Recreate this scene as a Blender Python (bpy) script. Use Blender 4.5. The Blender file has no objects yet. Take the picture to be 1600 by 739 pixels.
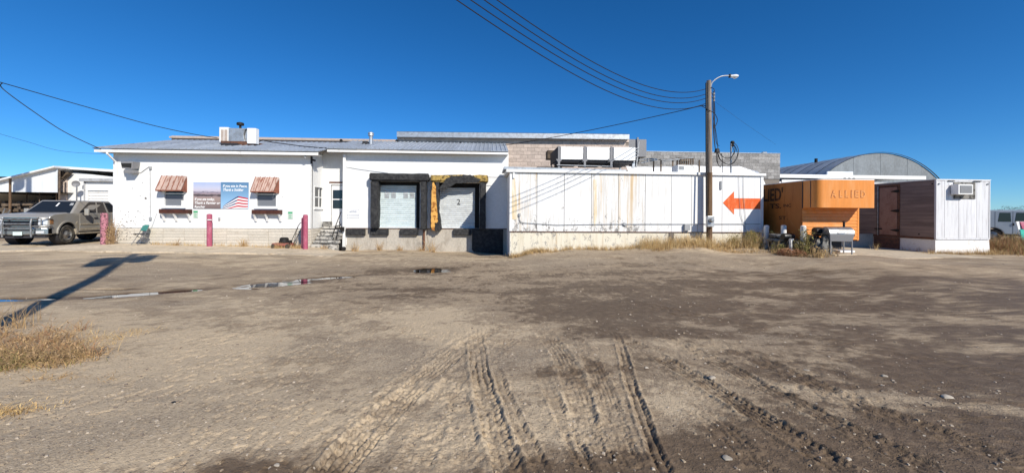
import bpy, bmesh, math, random
import numpy as np
from mathutils import Vector, Matrix

random.seed(7)
rng = np.random.default_rng(11)
SC = bpy.context.scene
COL = SC.collection
R = math.radians

# ------------------------------------------------------------------ camera
F, HC, HX, HY, RHO, YAW = 600.0, 1.7, 800.0, 335.0, 0.0065, R(3.3)
cam_d = bpy.data.cameras.new('camera')
cam = bpy.data.objects.new('camera', cam_d); COL.objects.link(cam)
cam_d.sensor_fit = 'HORIZONTAL'; cam_d.sensor_width = 36.0; cam_d.lens = 36.0 * F / 1600.0
cam_d.shift_y = -(369.5 - HY) / 1600.0
cam_d.clip_start = 0.05; cam_d.clip_end = 4000
_r = Vector((math.cos(YAW), -math.sin(YAW), 0)); _f = Vector((math.sin(YAW), math.cos(YAW), 0)); _u = Vector((0, 0, 1))
rr = (_r * math.cos(RHO) + _u * math.sin(RHO)); uu = (_u * math.cos(RHO) - _r * math.sin(RHO))
cam.matrix_world = Matrix(((rr.x, uu.x, -_f.x, 0), (rr.y, uu.y, -_f.y, 0), (rr.z, uu.z, -_f.z, HC), (0, 0, 0, 1)))
SC.camera = cam

# ------------------------------------------------------------------ sky, sun, exposure
SUN = Vector((-0.64, 1.0, -0.82)).normalized()          # the way the light travels
el = math.asin(-SUN.z); az = math.atan2(-SUN.x, -SUN.y)
W = bpy.data.worlds.new('World'); SC.world = W; W.use_nodes = True
nt = W.node_tree; bg = nt.nodes['Background']
sky = nt.nodes.new('ShaderNodeTexSky'); sky.sky_type = 'NISHITA'; sky.sun_disc = False
sky.sun_elevation = el; sky.sun_rotation = az; sky.altitude = 2200; sky.air_density = 1.0; sky.dust_density = 0.0; sky.ozone_density = 4.0
hs = nt.nodes.new('ShaderNodeHueSaturation'); hs.inputs['Saturation'].default_value = 1.12; hs.inputs['Hue'].default_value = 0.5
tn = nt.nodes.new('ShaderNodeMix'); tn.data_type = 'RGBA'; tn.blend_type = 'MULTIPLY'; tn.inputs[0].default_value = 1.0; tn.inputs[7].default_value = (0.60, 0.87, 1.10, 1)
nt.links.new(sky.outputs[0], tn.inputs[6]); nt.links.new(tn.outputs[2], hs.inputs['Color']); nt.links.new(hs.outputs[0], bg.inputs['Color'])
bg.inputs['Strength'].default_value = 0.097
sl = bpy.data.lights.new('sun', 'SUN'); sl.energy = 4.6; sl.angle = R(0.5); sl.color = (1.0, 0.935, 0.82)
so = bpy.data.objects.new('sun', sl); COL.objects.link(so); so.location = (30, -40, 40)
so.rotation_euler = SUN.to_track_quat('-Z', 'Y').to_euler()
SC.view_settings.view_transform = 'Standard'; SC.view_settings.look = 'None'
SC.view_settings.exposure = 0.24; SC.view_settings.gamma = 1.0
SC.render.engine = 'CYCLES'

# ------------------------------------------------------------------ measuring helpers (photo pixel -> place)
ca, sa = math.cos(YAW), math.sin(YAW)
def ray(px, py):
    dx, dy = px - HX, py - HY
    u, v = dx + dy * RHO, dy - dx * RHO
    return u * ca + F * sa, F * ca - u * sa, v
def P(px, py, Y):                      # point on the vertical plane y = Y
    a, b, v = ray(px, py); t = Y / b
    return Vector((a * t, Y, HC - v * t))
def PX(px, py, X):                     # point on the vertical plane x = X
    a, b, v = ray(px, py); t = X / a
    return Vector((X, b * t, HC - v * t))
def G(px, py, z=0.0):                  # point on the level z
    a, b, v = ray(px, py); t = (HC - z) / v
    return Vector((a * t, b * t, z))
def rect(x0, y0, x1, y1, Y):           # pixel rectangle -> X0, X1, Z0, Z1 at depth Y
    xm, ym = (x0 + x1) / 2, (y0 + y1) / 2
    return P(x0, ym, Y).x, P(x1, ym, Y).x, P(xm, y1, Y).z, P(xm, y0, Y).z

# ------------------------------------------------------------------ materials
def new_mat(name):
    m = bpy.data.materials.new(name); m.use_nodes = True
    return m, m.node_tree.nodes, m.node_tree.links, m.node_tree.nodes['Principled BSDF']
def noise(N, L, src, scale, detail=4, rough=0.6, dist=0.0):
    n = N.new('ShaderNodeTexNoise'); n.inputs['Scale'].default_value = scale
    n.inputs['Detail'].default_value = detail; n.inputs['Roughness'].default_value = rough; n.inputs['Distortion'].default_value = dist
    L.new(src, n.inputs['Vector']); return n.outputs['Fac']
def ramp(N, L, src, a, b, c0=0.0, c1=1.0):
    n = N.new('ShaderNodeMapRange'); n.inputs['From Min'].default_value = a; n.inputs['From Max'].default_value = b
    n.inputs['To Min'].default_value = c0; n.inputs['To Max'].default_value = c1
    n.interpolation_type = 'SMOOTHSTEP'; L.new(src, n.inputs['Value']); return n.outputs['Result']
def mixc(N, L, fac, a, b):
    n = N.new('ShaderNodeMix'); n.data_type = 'RGBA'
    for s, v in ((n.inputs[0], fac), (n.inputs[6], a), (n.inputs[7], b)):
        if isinstance(v, (int, float)): s.default_value = v
        elif isinstance(v, tuple): s.default_value = (v + (1,)) if len(v) == 3 else v
        else: L.new(v, s)
    return n.outputs[2]
def mth(N, L, op, a, b=None):
    n = N.new('ShaderNodeMath'); n.operation = op; n.use_clamp = False
    for i, v in enumerate((a, b)):
        if v is None: continue
        if isinstance(v, (int, float)): n.inputs[i].default_value = v
        else: L.new(v, n.inputs[i])
    return n.outputs[0]
def coords(N, L, scale=(1, 1, 1), world=False, rnd=True):
    if world:
        g = N.new('ShaderNodeNewGeometry'); o = g.outputs['Position']
    else:
        t = N.new('ShaderNodeTexCoord'); o = t.outputs['Object']
    mp = N.new('ShaderNodeMapping'); mp.inputs['Scale'].default_value = scale
    L.new(o, mp.inputs['Vector'])
    if rnd and not world:
        oi = N.new('ShaderNodeObjectInfo'); cb = N.new('ShaderNodeCombineXYZ')
        k = mth(N, L, 'MULTIPLY', oi.outputs['Random'], 50.0)
        for i in range(3): L.new(k, cb.inputs[i])
        L.new(cb.outputs[0], mp.inputs['Location'])
    return mp.outputs[0]
def bump(N, L, b, h, strength=0.3, dist=0.01):
    n = N.new('ShaderNodeBump'); n.inputs['Strength'].default_value = strength; n.inputs['Distance'].default_value = dist
    L.new(h, n.inputs['Height']); L.new(n.outputs[0], b.inputs['Normal'])
def mat(name, c, rough=0.7, metal=0.0, c2=None, scale=6.0, lo=0.4, hi=0.65, stretch=(1, 1, 1), rnd=0.0, bmp=0.0, bscale=40.0, spec=0.3, fine=0.12, world=False):
    """painted / weathered surface: base colour, second colour in noise patches, small value grain, per-object value shift"""
    m, N, L, b = new_mat(name)
    v = coords(N, L, stretch, world)
    col = c
    if c2 is not None:
        col = mixc(N, L, ramp(N, L, noise(N, L, v, scale, 6, 0.65), lo, hi), c, c2)
    hsv = N.new('ShaderNodeHueSaturation')
    if isinstance(col, tuple): hsv.inputs['Color'].default_value = col + (1,)
    else: L.new(col, hsv.inputs['Color'])
    g = ramp(N, L, noise(N, L, v, scale * 7, 3), 0.25, 0.75, 1 - fine, 1 + fine)
    if rnd:
        oi = N.new('ShaderNodeObjectInfo')
        g = mth(N, L, 'MULTIPLY', g, ramp(N, L, oi.outputs['Random'], 0, 1, 1 - rnd, 1 + rnd))
    L.new(g, hsv.inputs['Value']); L.new(hsv.outputs[0], b.inputs['Base Color'])
    b.inputs['Roughness'].default_value = rough; b.inputs['Metallic'].default_value = metal
    b.inputs['Specular IOR Level'].default_value = spec
    if bmp: bump(N, L, b, noise(N, L, v, bscale, 5), bmp, 0.01)
    return m
def peel_mat(name, paint, under, dirt, peel=0.62, streak=0.6, rust=None, rust_at=0.6, rough=0.6, grow=0.0):
    """old white paint: vertical dirt streaks, flaked patches showing what is beneath, rust runs; grow > 0: more flaking towards the foot"""
    m, N, L, b = new_mat(name)
    v = coords(N, L); vs = coords(N, L, (7, 7, 0.45))
    st = ramp(N, L, noise(N, L, vs, 1.6, 6, 0.7), streak, streak + 0.22, 0, 0.55)
    col = mixc(N, L, st, paint, dirt)
    if rust:
        vr = coords(N, L, (3.2, 3.2, 0.16))
        col = mixc(N, L, ramp(N, L, noise(N, L, vr, 1.3, 4, 0.6), rust_at, rust_at + 0.14, 0, 0.8), col, rust)
    pn = noise(N, L, coords(N, L, (1, 1, 0.7)), 5.5, 8, 0.75)
    sm = noise(N, L, v, 34, 4, 0.7)
    pn = mth(N, L, 'ADD', mth(N, L, 'MULTIPLY', pn, 0.72), mth(N, L, 'MULTIPLY', sm, 0.28))
    if grow:
        tc = N.new('ShaderNodeTexCoord'); sx = N.new('ShaderNodeSeparateXYZ'); L.new(tc.outputs['Object'], sx.inputs[0])
        pn = mth(N, L, 'ADD', pn, ramp(N, L, sx.outputs['Z'], 0.0, 0.9, grow, 0.0))
    fl = ramp(N, L, pn, peel, peel + 0.03)
    col = mixc(N, L, fl, col, under)
    L.new(col, b.inputs['Base Color']); b.inputs['Roughness'].default_value = rough; b.inputs['Specular IOR Level'].default_value = 0.25
    bump(N, L, b, mth(N, L, 'SUBTRACT', 1.0, fl), 0.25, 0.004)
    return m
def glass_mat(name, c, rough=0.06):
    m, N, L, b = new_mat(name)
    b.inputs['Base Color'].default_value = c + (1,); b.inputs['Roughness'].default_value = rough
    b.inputs['Specular IOR Level'].default_value = 0.7
    return m

MT = {}
MT['white'] = mat('white_wall_paint', (0.76, 0.765, 0.765), 0.65, c2=(0.72, 0.71, 0.68), scale=1.3, lo=0.5, hi=0.8, fine=0.04, bmp=0.08, bscale=30)
MT['white_side'] = mat('white_siding_paint', (0.76, 0.76, 0.75), 0.65, c2=(0.66, 0.65, 0.62), scale=2.0, lo=0.5, hi=0.8, stretch=(3, 3, .5), fine=0.05)
MT['trim'] = mat('white_trim_paint', (0.78, 0.78, 0.77), 0.55, c2=(0.6, 0.58, 0.54), scale=3, lo=0.55, hi=0.8, fine=0.06)
MT['greytrim'] = mat('grey_trim_paint', (0.42, 0.43, 0.45), 0.6, c2=(0.33, 0.33, 0.33), scale=3, fine=0.08)
MT['base'] = mat('cream_base_siding', (0.60, 0.55, 0.47), 0.8, c2=(0.50, 0.44, 0.36), scale=4, lo=0.5, hi=0.75, rnd=0.06, bmp=0.15, bscale=60)
MT['grime'] = mat('grime_joint', (0.16, 0.14, 0.12), 0.9, fine=0.2)
MT['roof'] = mat('galvanised_roof', (0.36, 0.40, 0.46), 0.5, 0.2, c2=(0.29, 0.315, 0.35), scale=1.4, lo=0.45, hi=0.75, rnd=0.08, stretch=(3, .6, 1))
MT['galv'] = mat('galvanised_metal', (0.50, 0.52, 0.54), 0.42, 0.6, c2=(0.38, 0.38, 0.38), scale=5, fine=0.08)
MT['hut'] = mat('hut_gable_sheet', (0.215, 0.235, 0.25), 0.65, 0.0, c2=(0.175, 0.19, 0.20), scale=1.2, lo=0.45, hi=0.7, stretch=(1, 1, .6))
MT['concrete'] = mat('old_concrete', (0.46, 0.42, 0.36), 0.9, c2=(0.34, 0.30, 0.25), scale=2.5, lo=0.45, hi=0.7, bmp=0.3, bscale=50, stretch=(1, 1, .5))
MT['step'] = mat('weathered_step_concrete', (0.48, 0.46, 0.42), 0.9, c2=(0.13, 0.12, 0.11), scale=9, lo=0.47, hi=0.6, rnd=0.08, bmp=0.5, bscale=40)
MT['slab'] = mat('yard_concrete', (0.56, 0.465, 0.34), 0.92, c2=(0.44, 0.36, 0.255), scale=1.1, lo=0.42, hi=0.7, bmp=0.4, bscale=30, fine=0.16, world=True)
MT['black'] = mat('black_rubber', (0.020, 0.020, 0.022), 0.75, c2=(0.05, 0.05, 0.05), scale=8, fine=0.2)
MT['dark'] = mat('dark_recess', (0.012, 0.012, 0.013), 0.9)
MT['tan'] = mat('torn_tan_foam', (0.42, 0.29, 0.09), 0.9, c2=(0.10, 0.07, 0.03), scale=7, lo=0.45, hi=0.62, bmp=0.6, bscale=20)
MT['foam'] = mat('yellow_exposed_foam', (0.70, 0.38, 0.10), 0.9, c2=(0.33, 0.13, 0.03), scale=6, lo=0.48, hi=0.62, bmp=0.6, bscale=18)
MT['slat'] = mat('pale_door_slat', (0.62, 0.70, 0.72), 0.55, c2=(0.52, 0.60, 0.62), scale=3, rnd=0.05, fine=0.04)
MT['slat2'] = mat('grey_white_door_slat', (0.62, 0.65, 0.66), 0.55, c2=(0.50, 0.52, 0.53), scale=3, rnd=0.05, fine=0.04)
MT['rustm'] = mat('rusty_steel', (0.17, 0.08, 0.05), 0.85, c2=(0.09, 0.05, 0.04), scale=9, bmp=0.3)
MT['awning'] = mat('rusted_awning_sheet', (0.52, 0.38, 0.32), 0.75, 0.1, c2=(0.25, 0.095, 0.06), scale=5.5, lo=0.49, hi=0.64, rnd=0.12, stretch=(2.2, .5, .5), bmp=0.2)
MT['awning_rust'] = mat('awning_side_rust', (0.26, 0.10, 0.065), 0.85, c2=(0.17, 0.06, 0.04), scale=7)
MT['brown'] = mat('brown_planter_paint', (0.085, 0.030, 0.020), 0.6, c2=(0.05, 0.02, 0.015), scale=6)
MT['pane'] = glass_mat('dark_window_glass', (0.015, 0.018, 0.022))
MT['blind'] = mat('grey_window_blind', (0.17, 0.18, 0.20), 0.5, fine=0.05, spec=0.6)
MT['paper'] = mat('paper', (0.7, 0.7, 0.69), 0.8, fine=0.03)
MT['pink'] = mat('faded_pink_bollard_paint', (0.36, 0.080, 0.135), 0.7, c2=(0.46, 0.18, 0.23), scale=6, lo=0.45, hi=0.72, bmp=0.2, stretch=(1, 1, .4))
MT['pinkpeel'] = mat('peeling_pink_paint', (0.46, 0.19, 0.235), 0.8, c2=(0.13, 0.06, 0.07), scale=20, lo=0.49, hi=0.55, bmp=0.5)
MT['cream'] = mat('cmu_beige', (0.52, 0.43, 0.37), 0.9, c2=(0.44, 0.36, 0.31), scale=9, rnd=0.11, bmp=0.4, bscale=60)
MT['cmu'] = mat('cmu_grey', (0.33, 0.32, 0.31), 0.92, c2=(0.25, 0.24, 0.23), scale=9, rnd=0.22, bmp=0.4, bscale=60)
MT['mortar'] = mat('mortar', (0.22, 0.19, 0.165), 0.95)
MT['foamroof'] = mat('white_roof_foam', (0.84, 0.84, 0.83), 0.8, bmp=0.4, bscale=8, fine=0.05)
MT['cpanel'] = peel_mat('cooler_panel_paint', (0.78, 0.78, 0.77), (0.30, 0.29, 0.28), (0.52, 0.49, 0.44), peel=0.612, streak=0.47, grow=0.08)
MT['cpanel_clean'] = peel_mat('cooler_panel_cleaner', (0.79, 0.79, 0.79), (0.36, 0.35, 0.34), (0.60, 0.58, 0.55), peel=0.66, streak=0.53, grow=.05)
MT['cpanel_worn'] = peel_mat('cooler_panel_worn', (0.76, 0.76, 0.75), (0.27, 0.26, 0.25), (0.50, 0.44, 0.36), peel=0.59, streak=0.43, rust=(0.60, 0.42, 0.21), rust_at=0.57, grow=0.09)
MT['cbase'] = peel_mat('flaking_plaster', (0.72, 0.67, 0.55), (0.33, 0.31, 0.28), (0.52, 0.44, 0.30), peel=0.545, streak=0.47, rust=(0.42, 0.27, 0.13), rust_at=0.60, rough=0.85)
MT['ruststreak'] = mat('rust_run', (0.68, 0.54, 0.33), 0.75, c2=(0.75, 0.70, 0.60), scale=3, lo=0.40, hi=0.62, stretch=(6, 1, .35))
MT['arrow'] = mat('orange_red_paint', (0.70, 0.115, 0.022), 0.65, c2=(0.72, 0.22, 0.09), scale=3.5, lo=.46, hi=.68, stretch=(2, 1, .6), fine=0.10)
MT['pole'] = mat('weathered_pole_wood', (0.20, 0.125, 0.070), 0.9, c2=(0.09, 0.055, 0.035), scale=5, lo=0.42, hi=0.6, stretch=(5, 5, .18), bmp=0.6, bscale=14, fine=0.2)
MT['poletop'] = mat('sun_bleached_wood', (0.30, 0.255, 0.215), 0.9, c2=(0.16, 0.125, 0.10), scale=5, lo=0.42, hi=0.6, stretch=(5, 5, .18), bmp=0.6, bscale=14, fine=0.2)
MT['wood'] = mat('old_grey_timber', (0.155, 0.115, 0.08), 0.9, c2=(0.07, 0.05, 0.04), scale=4, stretch=(1, 1, 1), rnd=0.25, bmp=0.4)
MT['shed'] = mat('shed_sheet_white', (0.76, 0.78, 0.80), 0.55, c2=(0.66, 0.69, 0.72), scale=1.0, stretch=(3, 1, .4), fine=0.05)
MT['cable'] = mat('black_cable', (0.015, 0.015, 0.017), 0.6)
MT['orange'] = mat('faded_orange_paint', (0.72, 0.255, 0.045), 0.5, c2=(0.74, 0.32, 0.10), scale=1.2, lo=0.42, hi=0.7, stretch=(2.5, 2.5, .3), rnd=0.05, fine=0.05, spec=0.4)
MT['orange_shaded'] = mat('orange_shaded_paint', (0.34, 0.125, 0.026), 0.6, c2=(0.25, 0.085, 0.018), scale=1.5, lo=0.45, hi=0.7, stretch=(3, 3, .5), fine=0.08)  # same orange, darkened for the side turned away from the sun
MT['letter'] = mat('old_letter_black', (0.04, 0.02, 0.012), 0.8, c2=(0.25, 0.09, 0.02), scale=20, lo=0.52, hi=0.7)
MT['letter_o'] = mat('faded_letter_edge', (0.33, 0.095, 0.035), 0.7, c2=(0.6, 0.25, 0.07), scale=18, lo=0.5, hi=0.62)
MT['letter_l'] = mat('faded_letter_face', (0.74, 0.34, 0.12), 0.6, c2=(0.70, 0.27, 0.06), scale=14)
MT['trailer'] = mat('white_trailer_sheet', (0.70, 0.70, 0.715), 0.45, 0.0, c2=(0.52, 0.51, 0.52), scale=1.6, lo=0.45, hi=0.72, stretch=(5, 5, .4), rnd=0.04, fine=0.05, spec=0.45)
MT['alum'] = mat('dull_brown_aluminium', (0.25, 0.190, 0.172), 0.55, 0.15, c2=(0.185, 0.138, 0.128), scale=1.6, lo=0.4, hi=0.65, stretch=(1, .35, 2.5), rnd=0.10, fine=0.06)
MT['bdoor'] = mat('brown_trailer_door', (0.34, 0.20, 0.155), 0.6, 0.1, c2=(0.25, 0.125, 0.09), scale=2.4, lo=0.4, hi=0.7)
MT['skirt'] = mat('white_skirt_plaster', (0.80, 0.79, 0.77), 0.85, c2=(0.58, 0.54, 0.49), scale=4.5, lo=0.52, hi=0.75, bmp=0.3)
MT['iron'] = mat('black_iron', (0.02, 0.018, 0.017), 0.6, 0.2)
MT['steel'] = mat('grey_steel', (0.36, 0.37, 0.38), 0.4, 0.7, c2=(0.24, 0.22, 0.2), scale=8)
MT['acgrille'] = mat('ac_grille_grey', (0.22, 0.22, 0.23), 0.5)
MT['truck'] = mat('pewter_truck_paint', (0.43, 0.415, 0.385), 0.3, 0.35, c2=(0.42, 0.385, 0.33), scale=1.6, spec=0.5, fine=0.03)
MT['truckdirt'] = mat('dusty_rocker', (0.36, 0.31, 0.24), 0.85, c2=(0.27, 0.24, 0.19), scale=3)
MT['chrome'] = mat('chrome', (0.62, 0.63, 0.64), 0.18, 1.0, fine=0.02)
MT['tyre'] = mat('tyre_rubber', (0.035, 0.033, 0.031), 0.85, c2=(0.10, 0.09, 0.075), scale=5)
MT['lens'] = glass_mat('headlight_lens', (0.62, 0.64, 0.66), 0.12)
MT['amber'] = glass_mat('amber_lens', (0.32, 0.16, 0.07), 0.2)
MT['plate'] = mat('pale_plate', (0.60, 0.70, 0.68), 0.5)
MT['van'] = mat('white_van_paint', (0.36, 0.41, 0.47), 0.3, 0.0, c2=(0.32, 0.37, 0.43), scale=2, spec=0.5, fine=0.03)
MT['green'] = mat('green_chair_vinyl', (0.055, 0.24, 0.205), 0.55)
MT['greenpaint'] = mat('green_print', (0.05, 0.36, 0.16), 0.6)
MT['teal'] = mat('teal_print', (0.05, 0.45, 0.36), 0.6)
MT['redpaint'] = mat('faded_red_paint', (0.34, 0.11, 0.085), 0.75, c2=(0.26, 0.11, 0.08))
MT['greypl'] = mat('grey_plastic', (0.33, 0.34, 0.35), 0.55)
MT['signwhite'] = mat('sign_white', (0.8, 0.8, 0.8), 0.6, fine=0.02)
MT['noticepale'] = mat('pale_green_print', (0.50, 0.58, 0.52), 0.6, fine=0.03)
MT['ink'] = mat('sign_ink', (0.17, 0.21, 0.30), 0.7)
MT['inkblack'] = mat('black_ink', (0.03, 0.03, 0.035), 0.7)
MT['flagred'] = mat('flag_red', (0.50, 0.035, 0.055), 0.6, fine=0.03)
MT['flagblue'] = mat('flag_navy', (0.035, 0.06, 0.17), 0.6, fine=0.03)
MT['lowbounce'] = mat('low_bounce_grey_end', (0.34, 0.34, 0.34), 0.8)  # end wall colour darkened to cut light bounced onto the orange trailer
MT['bag'] = mat('black_plastic_bag', (0.012, 0.012, 0.013), 0.4, spec=0.5)
MT['rubbish'] = mat('grey_rubbish', (0.22, 0.21, 0.19), 0.8, c2=(0.06, 0.055, 0.05), scale=7, lo=0.45, hi=0.6)
MT['whitepost'] = mat('white_post_paint', (0.74, 0.73, 0.70), 0.75, c2=(0.30, 0.27, 0.23), scale=7, lo=0.56, hi=0.68, bmp=0.3)
MT['rock'] = mat('field_stone', (0.42, 0.37, 0.30), 0.9, c2=(0.33, 0.29, 0.24), scale=12, rnd=0.15, bmp=0.4)
MT['trunk'] = mat('grey_bark', (0.10, 0.085, 0.07), 0.95)
MT['leaf_g'] = mat('olive_foliage', (0.075, 0.08, 0.045), 0.9, rnd=0.2)
def straw(name, a, b, c): return mat(name, a, 0.85, c2=b, scale=5.0, lo=0.35, hi=0.65, fine=0.3, world=True)
MT['straw'] = straw('dry_straw', (0.56, 0.39, 0.18), (0.43, 0.27, 0.12), None)
MT['straw_pale'] = straw('pale_straw', (0.68, 0.53, 0.29), (0.55, 0.38, 0.16), None)
MT['weed_brown'] = straw('brown_weed', (0.30, 0.19, 0.10), (0.41, 0.28, 0.15), None)
MT['weed_green'] = straw('olive_weed', (0.19, 0.185, 0.06), (0.32, 0.25, 0.09), None)
MT['weed_red'] = straw('red_brown_weed', (0.30, 0.135, 0.075), (0.40, 0.22, 0.11), None)
m, N, L, b = new_mat('puddle_water'); MT['water'] = m
b.inputs['Base Color'].default_value = (0.03, 0.024, 0.018, 1); b.inputs['Roughness'].default_value = 0.02; b.inputs['IOR'].default_value = 1.6
b.inputs['Specular IOR Level'].default_value = 1.0
bump(N, L, b, noise(N, L, coords(N, L, rnd=False), 14, 2), 0.02, 0.01)

# ------------------------------------------------------------------ mesh and object helpers
ROOT = {}
class MB:
    def __init__(s): s.v = []; s.f = []; s.m = []
    def add(s, vs, fs, m=0):
        o = len(s.v); s.v += [tuple(p) for p in vs]; s.f += [tuple(i + o for i in f) for f in fs]; s.m += [m] * len(fs); return s
    def box(s, x0, x1, y0, y1, z0, z1, m=0):
        vs = [(x, y, z) for z in (z0, z1) for y in (y0, y1) for x in (x0, x1)]
        return s.add(vs, [(0, 2, 3, 1), (4, 5, 7, 6), (0, 1, 5, 4), (1, 3, 7, 5), (3, 2, 6, 7), (2, 0, 4, 6)], m)
    def hexa(s, b4, t4, m=0):          # bottom ring, top ring (counter-clockwise from above)
        return s.add(list(b4) + list(t4), [(3, 2, 1, 0), (4, 5, 6, 7), (0, 1, 5, 4), (1, 2, 6, 5), (2, 3, 7, 6), (3, 0, 4, 7)], m)
    def cyl(s, p0, p1, r0, r1=None, n=12, m=0, caps=True):
        r1 = r0 if r1 is None else r1
        return s.tube([p0, p1], [r0, r1], n, m, caps)
    def tube(s, pts, r, n=6, m=0, caps=True):
        pts = [Vector(p) for p in pts]; k = len(pts)
        rs = r if isinstance(r, (list, tuple)) else [r] * k
        vs = []; prev = None
        for i, p in enumerate(pts):
            d = (pts[min(i + 1, k - 1)] - pts[max(i - 1, 0)]).normalized()
            if prev is None:
                a = Vector((0, 0, 1)) if abs(d.z) < 0.9 else Vector((1, 0, 0))
                a = (a - d * a.dot(d)).normalized()
            else:
                a = (prev - d * prev.dot(d)).normalized()
            prev = a; c = d.cross(a)
            for j in range(n):
                t = 2 * math.pi * j / n
                vs.append(p + (a * math.cos(t) + c * math.sin(t)) * rs[i])
        fs = [(i * n + j, i * n + (j + 1) % n, (i + 1) * n + (j + 1) % n, (i + 1) * n + j) for i in range(k - 1) for j in range(n)]
        if caps: fs += [tuple(range(n - 1, -1, -1)), tuple((k - 1) * n + j for j in range(n))]
        return s.add(vs, fs, m)
    def prism(s, poly, axis, a, b, m=0):   # extrude a 2-D polygon along an axis
        def pt(p, t): return (t, p[0], p[1]) if axis == 'x' else (p[0], t, p[1]) if axis == 'y' else (p[0], p[1], t)
        n = len(poly); vs = [pt(p, a) for p in poly] + [pt(p, b) for p in poly]
        fs = [tuple(range(n)), tuple(range(2 * n - 1, n - 1, -1))] + [(i, n + i, n + (i + 1) % n, (i + 1) % n) for i in range(n)]
        return s.add(vs, fs, m)
    def lathe(s, prof, c, axis='z', n=16, m=0):    # prof: (radius, height)
        c = Vector(c); k = len(prof); vs = []
        for r, h in prof:
            for j in range(n):
                t = 2 * math.pi * j / n; q = (r * math.cos(t), r * math.sin(t))
                vs.append(c + Vector((q[0], q[1], h) if axis == 'z' else (h, q[0], q[1]) if axis == 'x' else (q[0], h, q[1])))
        fs = [(i * n + j, i * n + (j + 1) % n, (i + 1) * n + (j + 1) % n, (i + 1) * n + j) for i in range(k - 1) for j in range(n)]
        return s.add(vs, fs, m)
    def poly(s, pts, m=0): return s.add(pts, [tuple(range(len(pts)))], m)
    def xf(s, M):
        s.v = [tuple(M @ Vector(p)) for p in s.v]; return s
    def mesh(s, name, mats, smooth=False, off=None):
        me = bpy.data.meshes.new(name)
        vs = s.v if off is None else [(p[0] - off[0], p[1] - off[1], p[2] - off[2]) for p in s.v]
        me.from_pydata(vs, [], s.f)
        for q in (mats if isinstance(mats, (list, tuple)) else [mats]): me.materials.append(MT[q])
        if any(s.m): me.polygons.foreach_set('material_index', s.m)
        bm = bmesh.new(); bm.from_mesh(me); bmesh.ops.recalc_face_normals(bm, faces=bm.faces); bm.to_mesh(me); bm.free()
        if smooth:
            me.polygons.foreach_set('use_smooth', [True] * len(me.polygons)); me.set_sharp_from_angle(angle=R(40))
        me.update(); return me
    def build(s, name, mats, parent=None, smooth=False, bevel=0.0, local=False):
        """one mesh object; parts are given in world coordinates and stored relative to their thing (local=True: already relative)"""
        if parent is None:
            a = np.array(s.v); c = (a.min(0) + a.max(0)) / 2; off = (c[0], c[1], a[:, 2].min())
        else:
            off = None if local else ROOT[parent.name]
        o = bpy.data.objects.new(name, s.mesh(name, mats, smooth, off)); COL.objects.link(o)
        if parent is None: o.location = off; ROOT[o.name] = off
        else: o.parent = parent; ROOT[o.name] = ROOT[parent.name]
        if bevel:
            q = o.modifiers.new('bevel', 'BEVEL'); q.width = bevel; q.segments = 2; q.limit_method = 'ANGLE'; q.angle_limit = R(40)
        return o
def tag(o, label=None, cat=None, group=None, kind=None):
    if label: o['label'] = label
    if cat: o['category'] = cat
    if group: o['group'] = group
    if kind: o['kind'] = kind
    return o
def thing(name, loc, label, cat, group=None, rz=0.0):
    o = bpy.data.objects.new(name, None); COL.objects.link(o); o.location = loc; o.rotation_euler.z = rz; o.empty_display_size = 0.2
    ROOT[o.name] = tuple(loc); return tag(o, label, cat, group)
def piece(name, me, parent, loc, rot=None):
    """alike piece: shares mesh data; loc in world coordinates"""
    o = bpy.data.objects.new(name, me); COL.objects.link(o); o.parent = parent
    r = ROOT[parent.name]; o.location = (loc[0] - r[0], loc[1] - r[1], loc[2] - r[2])
    if rot: o.rotation_euler = rot
    return o
def wall_holes(mb, x0, x1, z0, z1, y, holes, d=0.14, m=0):
    """front face at y (facing -y) with openings, and their reveals"""
    xs = sorted({x0, x1, *[h[0] for h in holes], *[h[1] for h in holes]}); zs = sorted({z0, z1, *[h[2] for h in holes], *[h[3] for h in holes]})
    for i in range(len(xs) - 1):
        for j in range(len(zs) - 1):
            cx, cz = (xs[i] + xs[i + 1]) / 2, (zs[j] + zs[j + 1]) / 2
            if any(h[0] < cx < h[1] and h[2] < cz < h[3] for h in holes): continue
            mb.add([(xs[i], y, zs[j]), (xs[i + 1], y, zs[j]), (xs[i + 1], y, zs[j + 1]), (xs[i], y, zs[j + 1])], [(0, 1, 2, 3)], m)
    for a, b_, c, e in holes:
        mb.add([(a, y, c), (a, y + d, c), (a, y + d, e), (a, y, e)], [(0, 1, 2, 3)], m)
        mb.add([(b_, y, c), (b_, y + d, c), (b_, y + d, e), (b_, y, e)], [(3, 2, 1, 0)], m)
        mb.add([(a, y, c), (b_, y, c), (b_, y + d, c), (a, y + d, c)], [(0, 1, 2, 3)], m)
        mb.add([(a, y, e), (b_, y, e), (b_, y + d, e), (a, y + d, e)], [(3, 2, 1, 0)], m)
    return mb
def text_mb(txt, size, shear=0.0, spacing=1.0, bold=0.0, width=1.0):
    """lettering as a flat mesh in the x-z plane, lower left at the origin, facing -y"""
    cu = bpy.data.curves.new('t', 'FONT'); cu.body = txt; cu.size = size; cu.shear = shear; cu.space_character = spacing; cu.offset = bold
    cu.resolution_u = 3
    o = bpy.data.objects.new('t', cu); COL.objects.link(o)
    dg = bpy.context.evaluated_depsgraph_get(); me = bpy.data.meshes.new_from_object(o.evaluated_get(dg))
    mb = MB(); mb.add([(v.co.x * width, 0, v.co.y) for v in me.vertices], [tuple(p.vertices) for p in me.polygons])
    bpy.data.objects.remove(o); bpy.data.curves.remove(cu); bpy.data.meshes.remove(me)
    return mb
def place_text(mb, x, y, z): return mb.xf(Matrix.Translation((x, y, z)))
def twidth(mb): return max(p[0] for p in mb.v) - min(p[0] for p in mb.v)

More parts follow.
